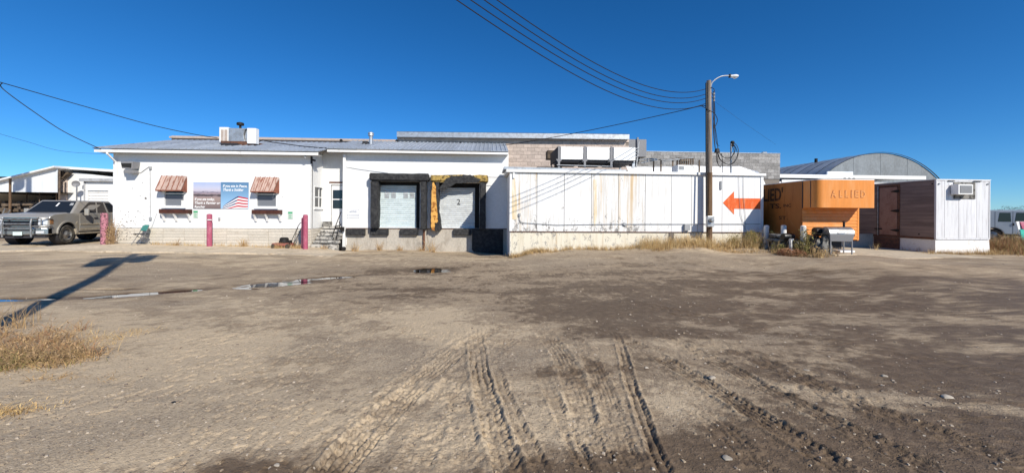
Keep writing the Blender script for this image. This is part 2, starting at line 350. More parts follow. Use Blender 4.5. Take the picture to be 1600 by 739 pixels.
# ------------------------------------------------------------------ lie of the land
CP = [(0, 2, 0), (0, 6, 0), (-6, 6, 0), (6, 6, 0), (-14, 8, 0), (14, 8, 0.02), (0, -20, 0), (-40, 0, 0.05), (40, 0, 0.05), (0, 10, 0), (-8, 10.5, 0.0), (8, 10.5, 0.05)]
for px, py, Y in [(180, 381, 17.6), (330, 384, 17.6), (470, 387, 17.4), (300, 397, 14.6), (560, 391, 18.4), (640, 391, 18.4), (700, 394, 18.4), (780, 399, 18.2),
                  (797, 403, 15.5), (845, 392, 15.5), (900, 389, 15.5), (1000, 386.5, 15.5), (1080, 383, 15.4), (1160, 383, 15.3), (850, 400, 14.7), (1000, 395, 14.6), (1150, 396, 14.2), (1240, 400, 13.4), (1000, 412, 12.3),
                  (1197, 389, 15.0), (1310, 397, 13.3), (1400, 402, 14.0), (1375, 388, 18.3), (1462, 396, 16.0), (1546, 396, 16.0), (1580, 375, 25), (100, 383, 19.2), (40, 383, 18.6), (20, 346, 30)]:
    p = P(px, py, Y); CP.append((p.x, p.y, p.z))
CP += [(-40, 40, 0.15), (40, 40, 0.15), (0, 60, 0.15), (-80, 20, .1), (80, 20, .1)]
CP = np.array(CP, float)
def gz(X, Y):
    X = np.asarray(X, float); Y = np.asarray(Y, float); num = np.zeros(np.broadcast(X, Y).shape); den = num.copy()
    for x, y, z in CP:
        w = 1.0 / (((X - x) ** 2 + (Y - y) ** 2) + 0.25) ** 1.7
        num = num + w * z; den = den + w
    return num / den
def gzf(x, y): return float(gz(x, y))
def onground(px, py):                  # where a photo pixel meets the land
    z = 0.0
    for _ in range(12): p = G(px, py, z); z = gzf(p.x, p.y)
    return Vector((p.x, p.y, z))

# ------------------------------------------------------------------ the yard
def hash2(i, j, k=0):
    n = (i.astype(np.int64) * 374761393 + j.astype(np.int64) * 668265263 + k * 974634533) & 0x7fffffff
    n = ((n ^ (n >> 13)) * 1274126177) & 0x7fffffff
    return ((n ^ (n >> 16)) & 0xffff) / 65535.0
def vnoise(X, Y, k=0):
    i = np.floor(X); j = np.floor(Y); fx = X - i; fy = Y - j
    fx = fx * fx * (3 - 2 * fx); fy = fy * fy * (3 - 2 * fy); i = i.astype(np.int64); j = j.astype(np.int64)
    return (hash2(i, j, k) * (1 - fx) + hash2(i + 1, j, k) * fx) * (1 - fy) + (hash2(i, j + 1, k) * (1 - fx) + hash2(i + 1, j + 1, k) * fx) * fy
def fbm(X, Y, o=4, k=0, g=0.5):
    s = 0; a = 1; t = 0
    for q in range(o):
        s = s + a * vnoise(X, Y, k + q * 17); t += a; a *= g; X, Y = (X * .81 - Y * .59) * 2.03 + 11.3, (X * .59 + Y * .81) * 2.03 + 5.7
    return s / t
def sstep(a, b, x):
    t = np.clip((x - a) / (b - a), 0, 1); return t * t * (3 - 2 * t)

def axis(fine, half, step, grow, lim):
    out = [0.0]; d = step
    while out[-1] < lim:
        if out[-1] > half: d *= grow
        out.append(out[-1] + d)
    a = np.array(out); return np.concatenate([-a[:0:-1], a])
gx = axis(0, 3.3, 0.0095, 1.04, 1500.0)
ys = [-40, -30, -22, -16, -12, -9, -7, -5.5, -4.2, -3.2, -2.3, -1.5, -0.8, -0.2, 0.3, 0.7, 1.0, 1.3, 1.55, 1.75, 1.9, 2.0, 2.08, 2.14]
while ys[-1] < 1500:
    y = ys[-1]; ys.append(y + (min(max(y * y / 1050.0, 0.0062), 0.5) if y < 34 else 0.5 * 1.12 ** (len([q for q in ys if q > 34]) + 1)))
gy = np.array(ys)
GX, GY = np.meshgrid(gx, gy)
near = np.clip(1.3 - np.hypot(GX, GY) / 40.0, 0, 1)
base = np.where(np.hypot(GX, GY) < 120, gz(GX, GY), 0.1)

# concrete areas lie on smoothed, slightly lowered earth
def slab_mask(X, Y):
    a = sstep(-26.5, -26, X) * (1 - sstep(-6.2, -5.8, X)) * sstep(14.7, 14.9, Y) * (1 - sstep(20, 20.5, Y))
    b = sstep(12.2, 12.4, X) * (1 - sstep(20.0, 20.2, X)) * sstep(0, .2, Y - np.interp(X, [12.2, 14.5, 17, 20], [12.85, 13.35, 13.95, 14.35])) * (1 - sstep(20, 21, Y))
    return np.clip(a + b, 0, 1)
SM = slab_mask(GX, GY)

# puddles: (centre, half length, half width, heading, name)
PUD = []
def puddle(pa, pb, w):
    a, b = onground(*pa), onground(*pb); PUD.append(((a.x + b.x) / 2, (a.y + b.y) / 2, (b - a).length / 2, w, math.atan2(b.y - a.y, b.x - a.x)))
puddle((150, 463.5), (318, 452), 0.21); puddle((-40, 469.5), (70, 467), 0.15); puddle((392, 446), (486, 440), 0.30)
puddle((470, 437), (562, 431), 0.20); puddle((648, 421), (702, 420), 0.33); puddle((135, 453), (205, 452), 0.07)
dep = np.zeros_like(GX); rim = np.zeros_like(GX); PZ = []
for cx, cy, hl, hw, a in PUD:
    dx, dy = GX - cx, GY - cy; l = (dx * math.cos(a) + dy * math.sin(a)) / hl; w = (-dx * math.sin(a) + dy * math.cos(a)) / hw
    wob = (fbm(GX * 2.2, GY * 4.5, 4, 71) - 0.5) * 1.1 + (fbm(GX * 0.9, GY * 1.6, 2, 72) - 0.5) * 1.0
    e = l * l + w * w + wob
    dep = np.maximum(dep, 0.085 * np.clip(1.3 - e, 0, 1)); rim = np.maximum(rim, np.exp(-np.clip(e - 0.6, 0, 9) / 1.1))

# wet and dry patches, from where they lie in the yard
def blob(px, py, rx, ry, h=0.0, z=0.0):
    p = G(px, py, z); dx, dy = GX - p.x, GY - p.y; c, s = math.cos(h), math.sin(h)
    return np.exp(-(((dx * c + dy * s) / rx) ** 2 + ((-dx * s + dy * c) / ry) ** 2))
wn = .5 * fbm(GX * 0.38, GY * 0.8, 6, 3, 0.66) + .5 * fbm(GX * 0.16 - GY * .05, GY * 1.25, 6, 23, 0.62) + 0.85 * (fbm(GX * 1.3, GY * 2.4, 6, 9, 0.72) - 0.5) + .45 * (fbm(GX * 5, GY * 7, 4, 13, .7) - .5)
wet = (wn - 0.55) * 2.1
wet += 0.40 * sstep(-.3, 2.0, GX) * (1 - .6 * sstep(7, 11, GY)) - 0.35 * sstep(-1.5, -3.5, GX) * (1 - sstep(8, 10, GY))
wet -= 0.30 * sstep(11.0, 13.5, GY)
for px, py, rx, ry, h, k in [(860, 470, 4.0, .7, 0, .30), (1300, 450, 7, .7, 0, .40), (1100, 430, 6, .6, 0, .30), (1200, 480, 4, .5, 0, .30), (660, 455, 2.0, .8, 0, .35), (1000, 520, 1.9, .5, 0, .55), (940, 490, 2.4, .45, 0, .35),
                             (500, 560, .8, .4, .2, .62), (300, 615, .55, .22, .3, .42), (400, 733, .36, .17, 0, 1.25), (850, 735, .25, .3, 0, .8), (930, 735, .35, .22, 0, .45), (1150, 690, .55, .5, 0, .75), (1420, 720, 1.0, .5, 0, .65), (1500, 600, 2.0, .7, 0, .5), (1250, 600, 1.2, .35, -.3, .3), (900, 520, .5, .3, 0, .3),
                             (640, 423, 1.8, .7, 0, .7), (720, 415, 1.6, .5, 0, .5), (300, 500, 1.0, .5, 0, .15), (430, 505, 1.2, .4, 0, .4), (1550, 520, 3, .8, 0, .35), (830, 415, 2, .7, 0, .25), (760, 400, 1.2, .5, 0, .35),
                             (760, 530, 1.6, .8, .2, -.55), (680, 490, 1.6, .7, .1, -.4), (1000, 545, 1.2, .3, 0, -.3), (1220, 605, .9, .13, -.55, -.85), (1090, 620, .35, .5, .2, -.5), (1330, 490, 2.0, .25, 0, -.45), (1240, 475, 1.6, .25, 0, -.4),
                             (850, 640, .5, .7, 0, -.35), (680, 660, .3, .6, 0, -.35), (560, 650, .5, .7, 0, -.25), (150, 650, 2, 1.2, 0, -.6), (350, 560, 1.6, .8, 0, -.2), (1350, 660, 1.2, .6, 0, .3), (1050, 720, .5, .4, 0, .3), (1250, 400, 8, 1.1, 0, -.1), (1540, 640, .8, .10, -.35, -.5), (1050, 640, .22, .7, .15, -.5)]:
    wet += k * blob(px, py, rx, ry, h)
grav = (fbm(GX * 0.45, GY * 1.1, 4, 31, 0.55) - 0.52) * 2.5
for px, py, rx, ry, k in [(900, 415, 3.5, 1.8, .6), (1200, 415, 8, 1.5, .5), (300, 425, 6, 1.6, .5), (1000, 405, 7, 1, .5), (500, 560, 1.2, .6, .4), (100, 700, 1.0, .6, .25), (700, 520, 1.2, .6, .3), (1060, 495, 2, .35, .6), (1290, 520, 2.4, .4, .5), (860, 560, 1, .4, .35)]:
    grav += k * blob(px, py, rx, ry)

# tyre tracks: (path as photo points at ground level, width, depth, ribs, lug pitch, strength)
trk = np.zeros_like(GX); trkin = np.zeros_like(GX); churn = np.zeros_like(GX)
TR = [([(800, 497), (760, 520), (720, 545), (668, 588), (610, 640), (560, 690), (515, 745), (480, 790)], .27, .024, 5, .065, 1.0),
      ([(738, 500), (742, 525), (745, 545), (750, 585), (760, 630), (777, 685), (798, 745), (812, 790)], .20, .030, 3, .075, 1.0),
      ([(770, 560), (785, 610), (812, 670), (850, 745)], .13, .026, 2, .08, .9),
      ([(740, 560), (705, 600), (680, 650), (660, 700), (640, 745)], .24, .010, 1, .050, 1.0),
      ([(640, 580), (590, 640), (540, 700), (500, 745)], .18, .010, 1, .055, .8),
      ([(700, 570), (720, 640), (728, 700), (730, 745)], .18, .010, 1, .060, .8),
      ([(955, 505), (965, 530), (975, 560), (985, 600), (1000, 640), (1022, 700), (1046, 745)], .12, .022, 2, .08, .9),
      ([(825, 490), (850, 518), (870, 545), (890, 580), (903, 620), (922, 680), (945, 745)], .24, .014, 5, .055, .9),
      ([(880, 510), (900, 530), (920, 560), (940, 600), (955, 645), (972, 700), (996, 745)], .20, .012, 5, .060, .8),
      ([(840, 560), (853, 600), (872, 640), (895, 690), (925, 745)], .14, .018, 2, .07, .8),
      ([(900, 500), (960, 525), (1020, 555), (1085, 590), (1150, 630), (1235, 682), (1330, 745)], .22, .022, 5, .060, 1.0),
      ([(1060, 620), (1130, 670), (1200, 745)], .20, .012, 4, .06, .7),
      ([(960, 500), (1030, 525), (1110, 560), (1205, 612), (1290, 655), (1390, 705), (1470, 745)], .20, .016, 4, .060, .8),
      ([(1040, 510), (1110, 535), (1200, 570), (1290, 612), (1400, 655), (1520, 700), (1640, 745)], .24, .014, 5, .065, .8),
      ([(1400, 610), (1480, 645), (1560, 680), (1660, 722)], .22, .012, 5, .065, .7),
      ([(900, 455), (1000, 478), (1180, 515), (1400, 556), (1640, 600)], .28, .012, 4, .09, .7),
      ([(960, 440), (1100, 455), (1300, 475), (1640, 510)], .30, .012, 3, .09, .6),
      ([(860, 425), (1000, 440), (1250, 452), (1640, 470)], .35, .012, 3, .10, .6),
      ([(780, 500), (690, 550), (640, 590), (560, 670), (520, 720)], .25, .008, 4, .07, .7),
      ([(860, 500), (800, 530), (750, 570)], .2, .008, 3, .07, .6),
      ([(700, 470), (500, 500), (300, 540)], .3, .008, 3, .09, .5)]
for pts, w, dpt, ribs, pit, k in TR:
    q = np.array([G(*p, 0.0)[:2] for p in pts])
    t = np.linspace(0, len(q) - 1, 60); qx = np.interp(t, np.arange(len(q)), q[:, 0]); qy = np.interp(t, np.arange(len(q)), q[:, 1])
    sel = np.where((gy > qy.min() - .3) & (gy < qy.max() + .5))[0]; sl_ = slice(sel[0], sel[-1] + 1)
    X, Y = GX[sl_], GY[sl_]; best = np.full(X.shape, 9.0); sd = np.zeros(X.shape); arc = np.zeros(X.shape); al = 0.0
    for i in range(len(qx) - 1):
        ax, ay, bx, by = qx[i], qy[i], qx[i + 1], qy[i + 1]; ll = math.hypot(bx - ax, by - ay); ux, uy = (bx - ax) / ll, (by - ay) / ll
        tt = np.clip((X - ax) * ux + (Y - ay) * uy, 0, ll); dx, dy = X - ax - ux * tt, Y - ay - uy * tt; d = np.hypot(dx, dy)
        c = d < best; best = np.where(c, d, best); sd = np.where(c, np.sign(dx * uy - dy * ux) * d, sd); arc = np.where(c, al + tt, arc); al += ll
    sd = sd + (fbm(X * 6, Y * 6, 3, 55) - .5) * .03
    cover = k * sstep(0.28, 0.5, fbm(X * 1.5, Y * 1.5, 3, int(w * 1000)) + 0.12) * sstep(0, min(2.2, al * .5), arc) * sstep(0, .15, al - arc)
    n = np.abs(sd) / (w / 2); inn = 1 - sstep(.88, 1.06, n)
    fr_ = np.mod(ribs * (sd / w + .5) + .5 * (ribs % 2) + (fbm(X * 9, Y * 4, 3, 58) - .5) * .35, 1.0); rib = 1 - np.exp(-((fr_ - .5) / .17) ** 2)
    lug = (0.5 + 0.5 * np.sign(np.sin(2 * np.pi * (arc + np.abs(sd) * .6) / pit))) * sstep(.45, .8, n)
    ch = fbm(X * 16, Y * 16, 3, 91)
    gp_ = sstep(.40, .62, fbm(X * 3.3, Y * 2.2, 3, 59))
    h = inn * (-dpt * .38 - (1 - rib) * dpt * (.25 + .65 * gp_) + (lug - .4) * dpt * .40 + (ch - .5) * .020) + (dpt * .42 + .034 * (ch - .45)) * np.exp(-((n - 1.20) / .20) ** 2)
    trk[sl_] += h * cover; trkin[sl_] = np.maximum(trkin[sl_], inn * cover); churn[sl_] = np.maximum(churn[sl_], np.exp(-(np.clip(n - .7, 0, 9) / 1.1) ** 2) * cover)

lump = (fbm(GX * 0.9, GY * 0.9, 3, 5) - .5) * .05 + (fbm(GX * 4, GY * 4, 4, 8, .55) - .5) * .012
clod = fbm(GX * 13, GY * 13, 4, 21, .62); crumb = fbm(GX * 42, GY * 42, 2, 25)
rough = .35 + .65 * sstep(.42, .6, fbm(GX * .8, GY * .8, 3, 41))
micro = lump + (np.maximum(clod - .46, -.06) * .024 * ((.22 + .33 * sstep(-1.2, .8, GX)) * rough + 1.6 * churn) + (crumb - .5) * .009 * (.6 + churn)) * np.clip(1.5 - GY / 9, .25, 1)
chips = sstep(.66, .74, vnoise(GX * 21, GY * 17, 63)) * sstep(.5, .62, fbm(GX * .7 + 3, GY * .7, 3, 44) + .12 * (GX < -1.5)) * (GY < 7)
micro -= chips * .009
GZ = base + (micro * near + trk) * (1 - SM) - SM * .03
rimz = base
GZ = GZ - dep + rim * (lump * -.6) * near
wet = wet + 1.5 * rim * np.clip(1 - dep * 6, 0, 1) + trkin * .22 * sstep(-.5, .5, GX)
wet += (clod - .5) * .9 + (crumb - .5) * .3 - np.clip(trk, 0, .05) * 9
PALE = 1 - sstep(-.80, .05, wet)
WET = sstep(-.25, .95, wet) * (1 - SM); GRV = sstep(.0, .8, grav)

nx, ny = len(gx), len(gy)
vs = np.empty((nx * ny, 3), np.float32); vs[:, 0] = GX.ravel(); vs[:, 1] = GY.ravel(); vs[:, 2] = GZ.ravel()
ii = np.arange((ny - 1) * nx).reshape(ny - 1, nx)[:, :-1].ravel()
fs = np.stack([ii, ii + 1, ii + nx + 1, ii + nx], 1).astype(np.int32)
me = bpy.data.meshes.new('ground'); me.vertices.add(len(vs)); me.vertices.foreach_set('co', vs.ravel())
me.loops.add(fs.size); me.loops.foreach_set('vertex_index', fs.ravel()); me.polygons.add(len(fs))
me.polygons.foreach_set('loop_start', np.arange(0, fs.size, 4, dtype=np.int32)); me.polygons.foreach_set('use_smooth', np.ones(len(fs), bool))
for nm, arr in (('moisture', WET), ('dusty', PALE), ('stony', GRV), ('churned', np.clip(churn, 0, 1))):
    at = me.attributes.new(nm, 'FLOAT', 'POINT'); at.data.foreach_set('value', arr.ravel().astype(np.float32))
me.update(calc_edges=True)
GROUND_Z = (gx, gy, GZ)
def gsurf(x, y):                       # height of the finished ground sheet
    i = min(max(np.searchsorted(gx, x) - 1, 0), nx - 2); j = min(max(np.searchsorted(gy, y) - 1, 0), ny - 2)
    a = (x - gx[i]) / (gx[i + 1] - gx[i]); b_ = (y - gy[j]) / (gy[j + 1] - gy[j])
    return float((GZ[j, i] * (1 - a) + GZ[j, i + 1] * a) * (1 - b_) + (GZ[j + 1, i] * (1 - a) + GZ[j + 1, i + 1] * a) * b_)

m, N, L, b = new_mat('yard_earth')
pos = N.new('ShaderNodeNewGeometry').outputs['Position']
def att(n):
    a = N.new('ShaderNodeAttribute'); a.attribute_name = n; return a.outputs['Fac']
n1 = noise(N, L, pos, 1.1, 6, .6); n2 = noise(N, L, pos, 9, 6, .7); n3 = noise(N, L, pos, 55, 4, .7); n4 = noise(N, L, pos, 0.35, 4, .6)
dry = mixc(N, L, ramp(N, L, n1, .35, .65), (.375, .287, .192), (.298, .226, .153))
dry = mixc(N, L, ramp(N, L, n2, .45, .7, 0, .75), dry, (.45, .345, .225))
dry = mixc(N, L, ramp(N, L, noise(N, L, pos, .8, 7, .68), .50, .72, 0, .62), dry, (.215, .160, .105))
dry = mixc(N, L, ramp(N, L, mth(N, L, 'ADD', att('dusty'), mth(N, L, 'MULTIPLY', mth(N, L, 'SUBTRACT', n2, .5), .8)), .15, .95, 0, .9), dry, (.56, .440, .295))
gravc = mixc(N, L, ramp(N, L, n3, .38, .62), (.21, .160, .115), (.40, .325, .235))
vor = N.new('ShaderNodeTexVoronoi'); vor.inputs['Scale'].default_value = 38; L.new(pos, vor.inputs['Vector'])
sepc = N.new('ShaderNodeSeparateColor'); L.new(vor.outputs['Color'], sepc.inputs[0])
pebm = mth(N, L, 'MULTIPLY', ramp(N, L, sepc.outputs[0], .70, .74), ramp(N, L, vor.outputs['Distance'], .34, .26))
col = mixc(N, L, mth(N, L, 'MULTIPLY', att('stony'), .65), dry, gravc)
pebc = mixc(N, L, sepc.outputs[1], (.20, .155, .115), (.56, .47, .36))
col = mixc(N, L, mth(N, L, 'MULTIPLY', pebm, ramp(N, L, att('stony'), 0, 1, .15, .7)), col, pebc)
vh = N.new('ShaderNodeTexVoronoi'); vh.inputs['Scale'].default_value = 62; L.new(pos, vh.inputs['Vector'])
sh = N.new('ShaderNodeSeparateColor'); L.new(vh.outputs['Color'], sh.inputs[0])
col = mixc(N, L, mth(N, L, 'MULTIPLY', ramp(N, L, sh.outputs[1], .55, 1.0), .35), col, (.52, .42, .30))
col = mixc(N, L, mth(N, L, 'MULTIPLY', ramp(N, L, sh.outputs[1], .30, .0), .40), col, (.17, .125, .085))
wetc = mixc(N, L, ramp(N, L, n2, .35, .7), (.108, .073, .044), (.180, .125, .078))
mo = ramp(N, L, mth(N, L, 'ADD', att('moisture'), mth(N, L, 'MULTIPLY', mth(N, L, 'SUBTRACT', n2, .5), .9)), .05, .95)
col = mixc(N, L, mth(N, L, 'MULTIPLY', mo, .94), col, wetc)
vor2 = N.new('ShaderNodeTexVoronoi'); vor2.inputs['Scale'].default_value = 26; L.new(pos, vor2.inputs['Vector'])
sc2 = N.new('ShaderNodeSeparateColor'); L.new(vor2.outputs['Color'], sc2.inputs[0])
w2 = mth(N, L, 'MULTIPLY', ramp(N, L, sc2.outputs[0], .975, .98), ramp(N, L, vor2.outputs['Distance'], .28, .22))
col = mixc(N, L, w2, col, (.56, .47, .36))
L.new(col, b.inputs['Base Color'])
L.new(ramp(N, L, mo, .2, 1, .95, .62), b.inputs['Roughness']); b.inputs['Specular IOR Level'].default_value = .25
hh = mth(N, L, 'ADD', mth(N, L, 'MULTIPLY', n3, .6), mth(N, L, 'ADD', mth(N, L, 'MULTIPLY', n2, .8), mth(N, L, 'MULTIPLY', pebm, .5)))
hh = mth(N, L, 'ADD', hh, mth(N, L, 'MULTIPLY', noise(N, L, pos, 130, 3, .7), .5))
vg = N.new('ShaderNodeTexVoronoi'); vg.inputs['Scale'].default_value = 62; L.new(pos, vg.inputs['Vector'])
sg = N.new('ShaderNodeSeparateColor'); L.new(vg.outputs['Color'], sg.inputs[0])
grain = mth(N, L, 'MULTIPLY', ramp(N, L, vg.outputs['Distance'], .5, .1), mth(N, L, 'POWER', sg.outputs[0], 2.0))
hh = mth(N, L, 'ADD', hh, mth(N, L, 'MULTIPLY', grain, .9))
bump(N, L, b, hh, .55, .026)
MT['earth'] = m; me.materials.append(m)
g = bpy.data.objects.new('ground', me); COL.objects.link(g); tag(g, kind='structure')

for cx, cy, hl, hw, a in PUD:
    mb = MB(); z = gzf(cx, cy) - .016; c, s = math.cos(a), math.sin(a); pts = []
    for i in range(36):
        t = 2 * math.pi * i / 36; x, y = 1.6 * hl * math.cos(t), 1.9 * hw * math.sin(t); pts.append((cx + x * c - y * s, cy + x * s + y * c, z))
    mb.poly(pts); tag(mb.build('puddle', 'water'), kind='structure')

# concrete: slabs draped on the land with open joints
def slab(parent, x0, x1, y0, y1, wob, seed, lift=.016):
    n, k = max(int((x1 - x0) / .22), 3), max(int((y1 - y0) / .22), 3); mb = MB(); vs = []; r = np.random.default_rng(seed)
    for j in range(k + 1):
        for i in range(n + 1):
            x = x0 + (x1 - x0) * i / n; y = y0 + (y1 - y0) * j / k
            if j == 0: y += wob * (float(fbm(np.array(x * 1.6), np.array(seed * 1.0), 4, 12)) - .5) * 2
            vs.append((x, y, gzf(x, y) + lift + .008 * math.sin(x * 1.1 + seed)))
    fs = [(j * (n + 1) + i, j * (n + 1) + i + 1, (j + 1) * (n + 1) + i + 1, (j + 1) * (n + 1) + i) for j in range(k) for i in range(n)]
    o = len(vs); vs2 = [(p[0], p[1], p[2] - .12) for p in vs]; mb.add(vs + vs2, fs)
    e = [(i, i + 1) for i in range(n)] + [(j * (n + 1), (j + 1) * (n + 1)) for j in range(k)] + [(j * (n + 1) + n, (j + 1) * (n + 1) + n) for j in range(k)]
    mb.add(vs + vs2, [(a_, b_, b_ + o, a_ + o) for a_, b_ in e])
    return mb.build('slab', 'slab', parent, smooth=False)
ap = thing('concrete_apron', (-12, 16, gzf(-12, 16)), None, None); tag(ap, kind='structure')
xs = [-26, -23, -20.2, -17.2, -14.2, -11.2, -8.3, -6.0]
for i in range(7): slab(ap, xs[i] + .012, xs[i + 1] - .012, 15.02 + .1 * math.sin(i * 2.1), 17.64 if i > 1 else 19.5, .22, i)
ap2 = thing('concrete_pad', (16, 15.5, gzf(16, 15.5)), None, None); tag(ap2, kind='structure')
for i, (x0_, x1_, y0_, y1_) in enumerate(((12.25, 14.5, 12.95, 14.6), (14.5, 17.2, 13.55, 17.5), (17.2, 19.95, 14.1, 19.5))): slab(ap2, x0_ + .012, x1_ - .012, y0_, y1_, .15, 20 + i)

# loose stones: many small ones as one scatter, the larger ones each a thing
def scatter(n, yr, size, seed):
    r = np.random.default_rng(seed); t = np.array([(-1, -1, -1), (1, -1, -1), (1, 1, -1), (-1, 1, -1), (-.7, -.7, 1), (.7, -.7, 1), (.7, .7, 1), (-.7, .7, 1)], float)
    fq = np.array([(4, 5, 6, 7), (0, 1, 5, 4), (1, 2, 6, 5), (2, 3, 7, 6), (3, 0, 4, 7)])
    V = []; Fq = []; c = 0
    inv = 1 / yr[0] - r.random(n * 3) * (1 / yr[0] - 1 / yr[1]); Y = 1 / inv; X = (r.random(n * 3) - .5) * 2 * 1.42 * Y + .05 * Y
    for x, y in zip(X, Y):
        if slab_mask(np.array(x), np.array(y)) > .1 or (y > 14.8 and -.4 < x < 11.8) or y > 17.6: continue
        i = min(np.searchsorted(gx, x), nx - 1); j = min(np.searchsorted(gy, y), ny - 1)
        if r.random() > .25 + .75 * GRV[j, i]: continue
        s = size * (.4 + r.random() ** 4 * 2.2) * (1 + y / 12); a = r.random() * 6.28; q = t * (s * (.7 + .6 * r.random(3)) * (1, 1, .55)) + r.normal(0, s * .12, (8, 3))
        rot = np.stack([q[:, 0] * math.cos(a) - q[:, 1] * math.sin(a), q[:, 0] * math.sin(a) + q[:, 1] * math.cos(a), q[:, 2]], 1)
        V.append(rot + (x, y, gsurf(x, y) + s * .1)); Fq.append(fq + 8 * c); c += 1
        if c >= n: break
    mb = MB(); mb.v = [tuple(p) for p in np.concatenate(V)]; mb.f = [tuple(p) for p in np.concatenate(Fq)]
    mb.m = [int(k) for k in np.repeat(r.integers(0, 3, c), 5)]; return mb
MT['peb1'] = mat('pebble_grey', (.20, .16, .125), .9, world=True); MT['peb2'] = mat('pebble_tan', (.32, .25, .175), .9, world=True); MT['peb3'] = mat('pebble_pale', (.44, .37, .29), .9, world=True)
tag(scatter(6000, (2.2, 17), .0040, 4).build('gravel', ['peb1', 'peb2', 'peb3']), 'small grey and tan stones scattered over the dirt yard', 'gravel', kind='stuff')
def rock(px, py, s, label, m='rock', flat=.5):
    p = onground(px, py); bm = bmesh.new(); bmesh.ops.create_icosphere(bm, subdivisions=2, radius=1)
    for v in bm.verts:
        n = v.co.copy(); v.co *= 1 + .22 * math.sin(3 * n.x + px) * math.sin(2.5 * n.y + py) + random.uniform(-.09, .09); v.co.x *= s; v.co.y *= s * .75; v.co.z *= s * flat
    mb = MB(); mb.v = [tuple(v.co + Vector((p.x, p.y, gsurf(p.x, p.y) + s * flat * .25))) for v in bm.verts]; mb.f = [tuple(v.index for v in f.verts) for f in bm.faces]; mb.m = [0] * len(mb.f); bm.free()
    tag(mb.build('rock', m, smooth=True), label, 'rock', 'loose rocks on the dirt yard')
rock(1112, 592, .040, 'rounded tan rock at the edge of a dry strip in the middle of the yard')
rock(1480, 618, .050, 'flat tan rock half sunk in dark mud at the far right of the yard', flat=.35)
rock(433, 726, .020, 'small pale stone lying on the dark wet patch at the bottom edge')
rock(1136, 714, .040, 'broad flat pale rock beside wheel ruts near the bottom edge', flat=.3)
rock(1326, 717, .022, 'small pale stone in mud below the small wet puddle')
rock(1382, 588, .030, 'small tan stone on dark earth left of the flat sunken rock')
rock(1260, 578, .030, 'thin flat pale stone at the head of the long dry strip', flat=.25)
rock(272, 629, .022, 'small blue black stone on pale hard dirt at the left', 'bag', flat=.4)
rock(1010, 575, .022, 'small pale stone above the parallel wheel ruts')
rock(985, 575, .018, 'tiny grey stone left of another small stone above the ruts')

# ================================================================== office building
YO = 17.7
xl = P(176.5, 320, YO).x; xr = P(485, 320, YO).x; zf = 1.0; zt = 4.32
gl = gzf(-12, YO)
office = thing('office_building', (-13.5, YO, gl), 'long white one storey office with grey metal roof and cream base courses', 'building')
w1 = rect(255.5, 294, 289, 323, YO); w2 = rect(400, 295, 433, 324, YO)
mb = MB(); wall_holes(mb, xl, xr, zf, zt, YO, [w1, w2], .10)
mb.box(xl, xr, YO + .12, YO + .20, .2, zt); mb.box(xl, xl + .1, YO + .001, 24, .1, zt); mb.build('front_wall', 'white', office)
# recess side wall, with its own window
YR = 18.95
side = MB(); sw0, sw1 = PX(491, 305, xr).y, PX(508, 305, xr).y; sz0, sz1 = PX(500, 325, xr).z, PX(500, 292, xr).z
mb = MB(); wall_holes(mb, YO, YR + .3, zf, zt + .16, 0, [(sw0, sw1, sz0, sz1)], .10)
mb.v = [(xr - y, x, z) for x, y, z in mb.v]
mb.box(xr - .2, xr - .12, YO + .2, YR + .3, .1, zt + .12); mb.build('recess_wall', 'white_side', office)
bat = MB().box(-.008, .008, 0, .02, -1.65, 1.65).mesh('batten', 'white_side', off=(0, 0, 0))
for i in range(6):
    y = YO + .1 + i * .24
    if sw0 - .06 < y < sw1 + .06: continue
    piece('batten', bat, office, (xr + .001, y, zf + 1.66))
def window(parent, r, y, axis='y', sill=True, meet=.5, blind=True, sash_v=False, xr_=0):
    x0, x1, z0, z1 = r; t = .045
    fr = MB()
    for a in ((x0 - .02, x0 + t, z0, z1), (x1 - t, x1 + .02, z0, z1), (x0 + t, x1 - t, z1 - t, z1 + .02), (x0 + t, x1 - t, z0 - .02, z0 + t)): fr.box(a[0], a[1], y - .012, y + .07, a[2], a[3])
    ms = MB(); zm = z0 + (z1 - z0) * meet; ms.box(x0 + t, x1 - t, y + .035, y + .066, zm - .022, zm + .022)
    if sash_v: ms.box((x0 + x1) / 2 - .02, (x0 + x1) / 2 + .02, y + .033, y + .064, z0 + t, zm - .024); ms.box((x0 + x1) / 2 - .02, (x0 + x1) / 2 + .02, y + .033, y + .064, zm + .024, z1 - t)
    pn = MB().box(x0 + t, x1 - t, y + .062, y + .07, z0 + t, z1 - t)
    parts = [('frame', fr, 'trim'), ('sash', ms, 'trim'), ('pane', pn, 'pane')]
    if blind: parts.append(('blind', MB().box(x0 + t, x1 - t, y + .050, y + .060, z0 + t, z0 + (z1 - z0) * .62), 'blind'))
    if sill: parts.append(('sill', MB().box(x0 - .05, x1 + .05, y - .06, y + .01, z0 - .07, z0 - .022), 'trim'))
    win = None
    for nm, q, mt in parts:
        if axis == 'x': q.v = [(xr_ - (yy - y), xx, zz) for xx, yy, zz in q.v]
        if win is None: win = q.build('window', mt, parent)
        else: q.build(nm, mt, win)
    return win
wa = window(office, w1, YO, meet=.70); wb = window(office, w2, YO, meet=.70)
pr = rect(282, 313, 288, 321.5, YO); MB().box(pr[0], pr[1], YO + .040, YO + .048, pr[2], pr[3]).build('taped_paper', 'paper', wa)
window(office, (sw0, sw1, sz0, sz1), 0, 'x', True, .5, False, True, xr)
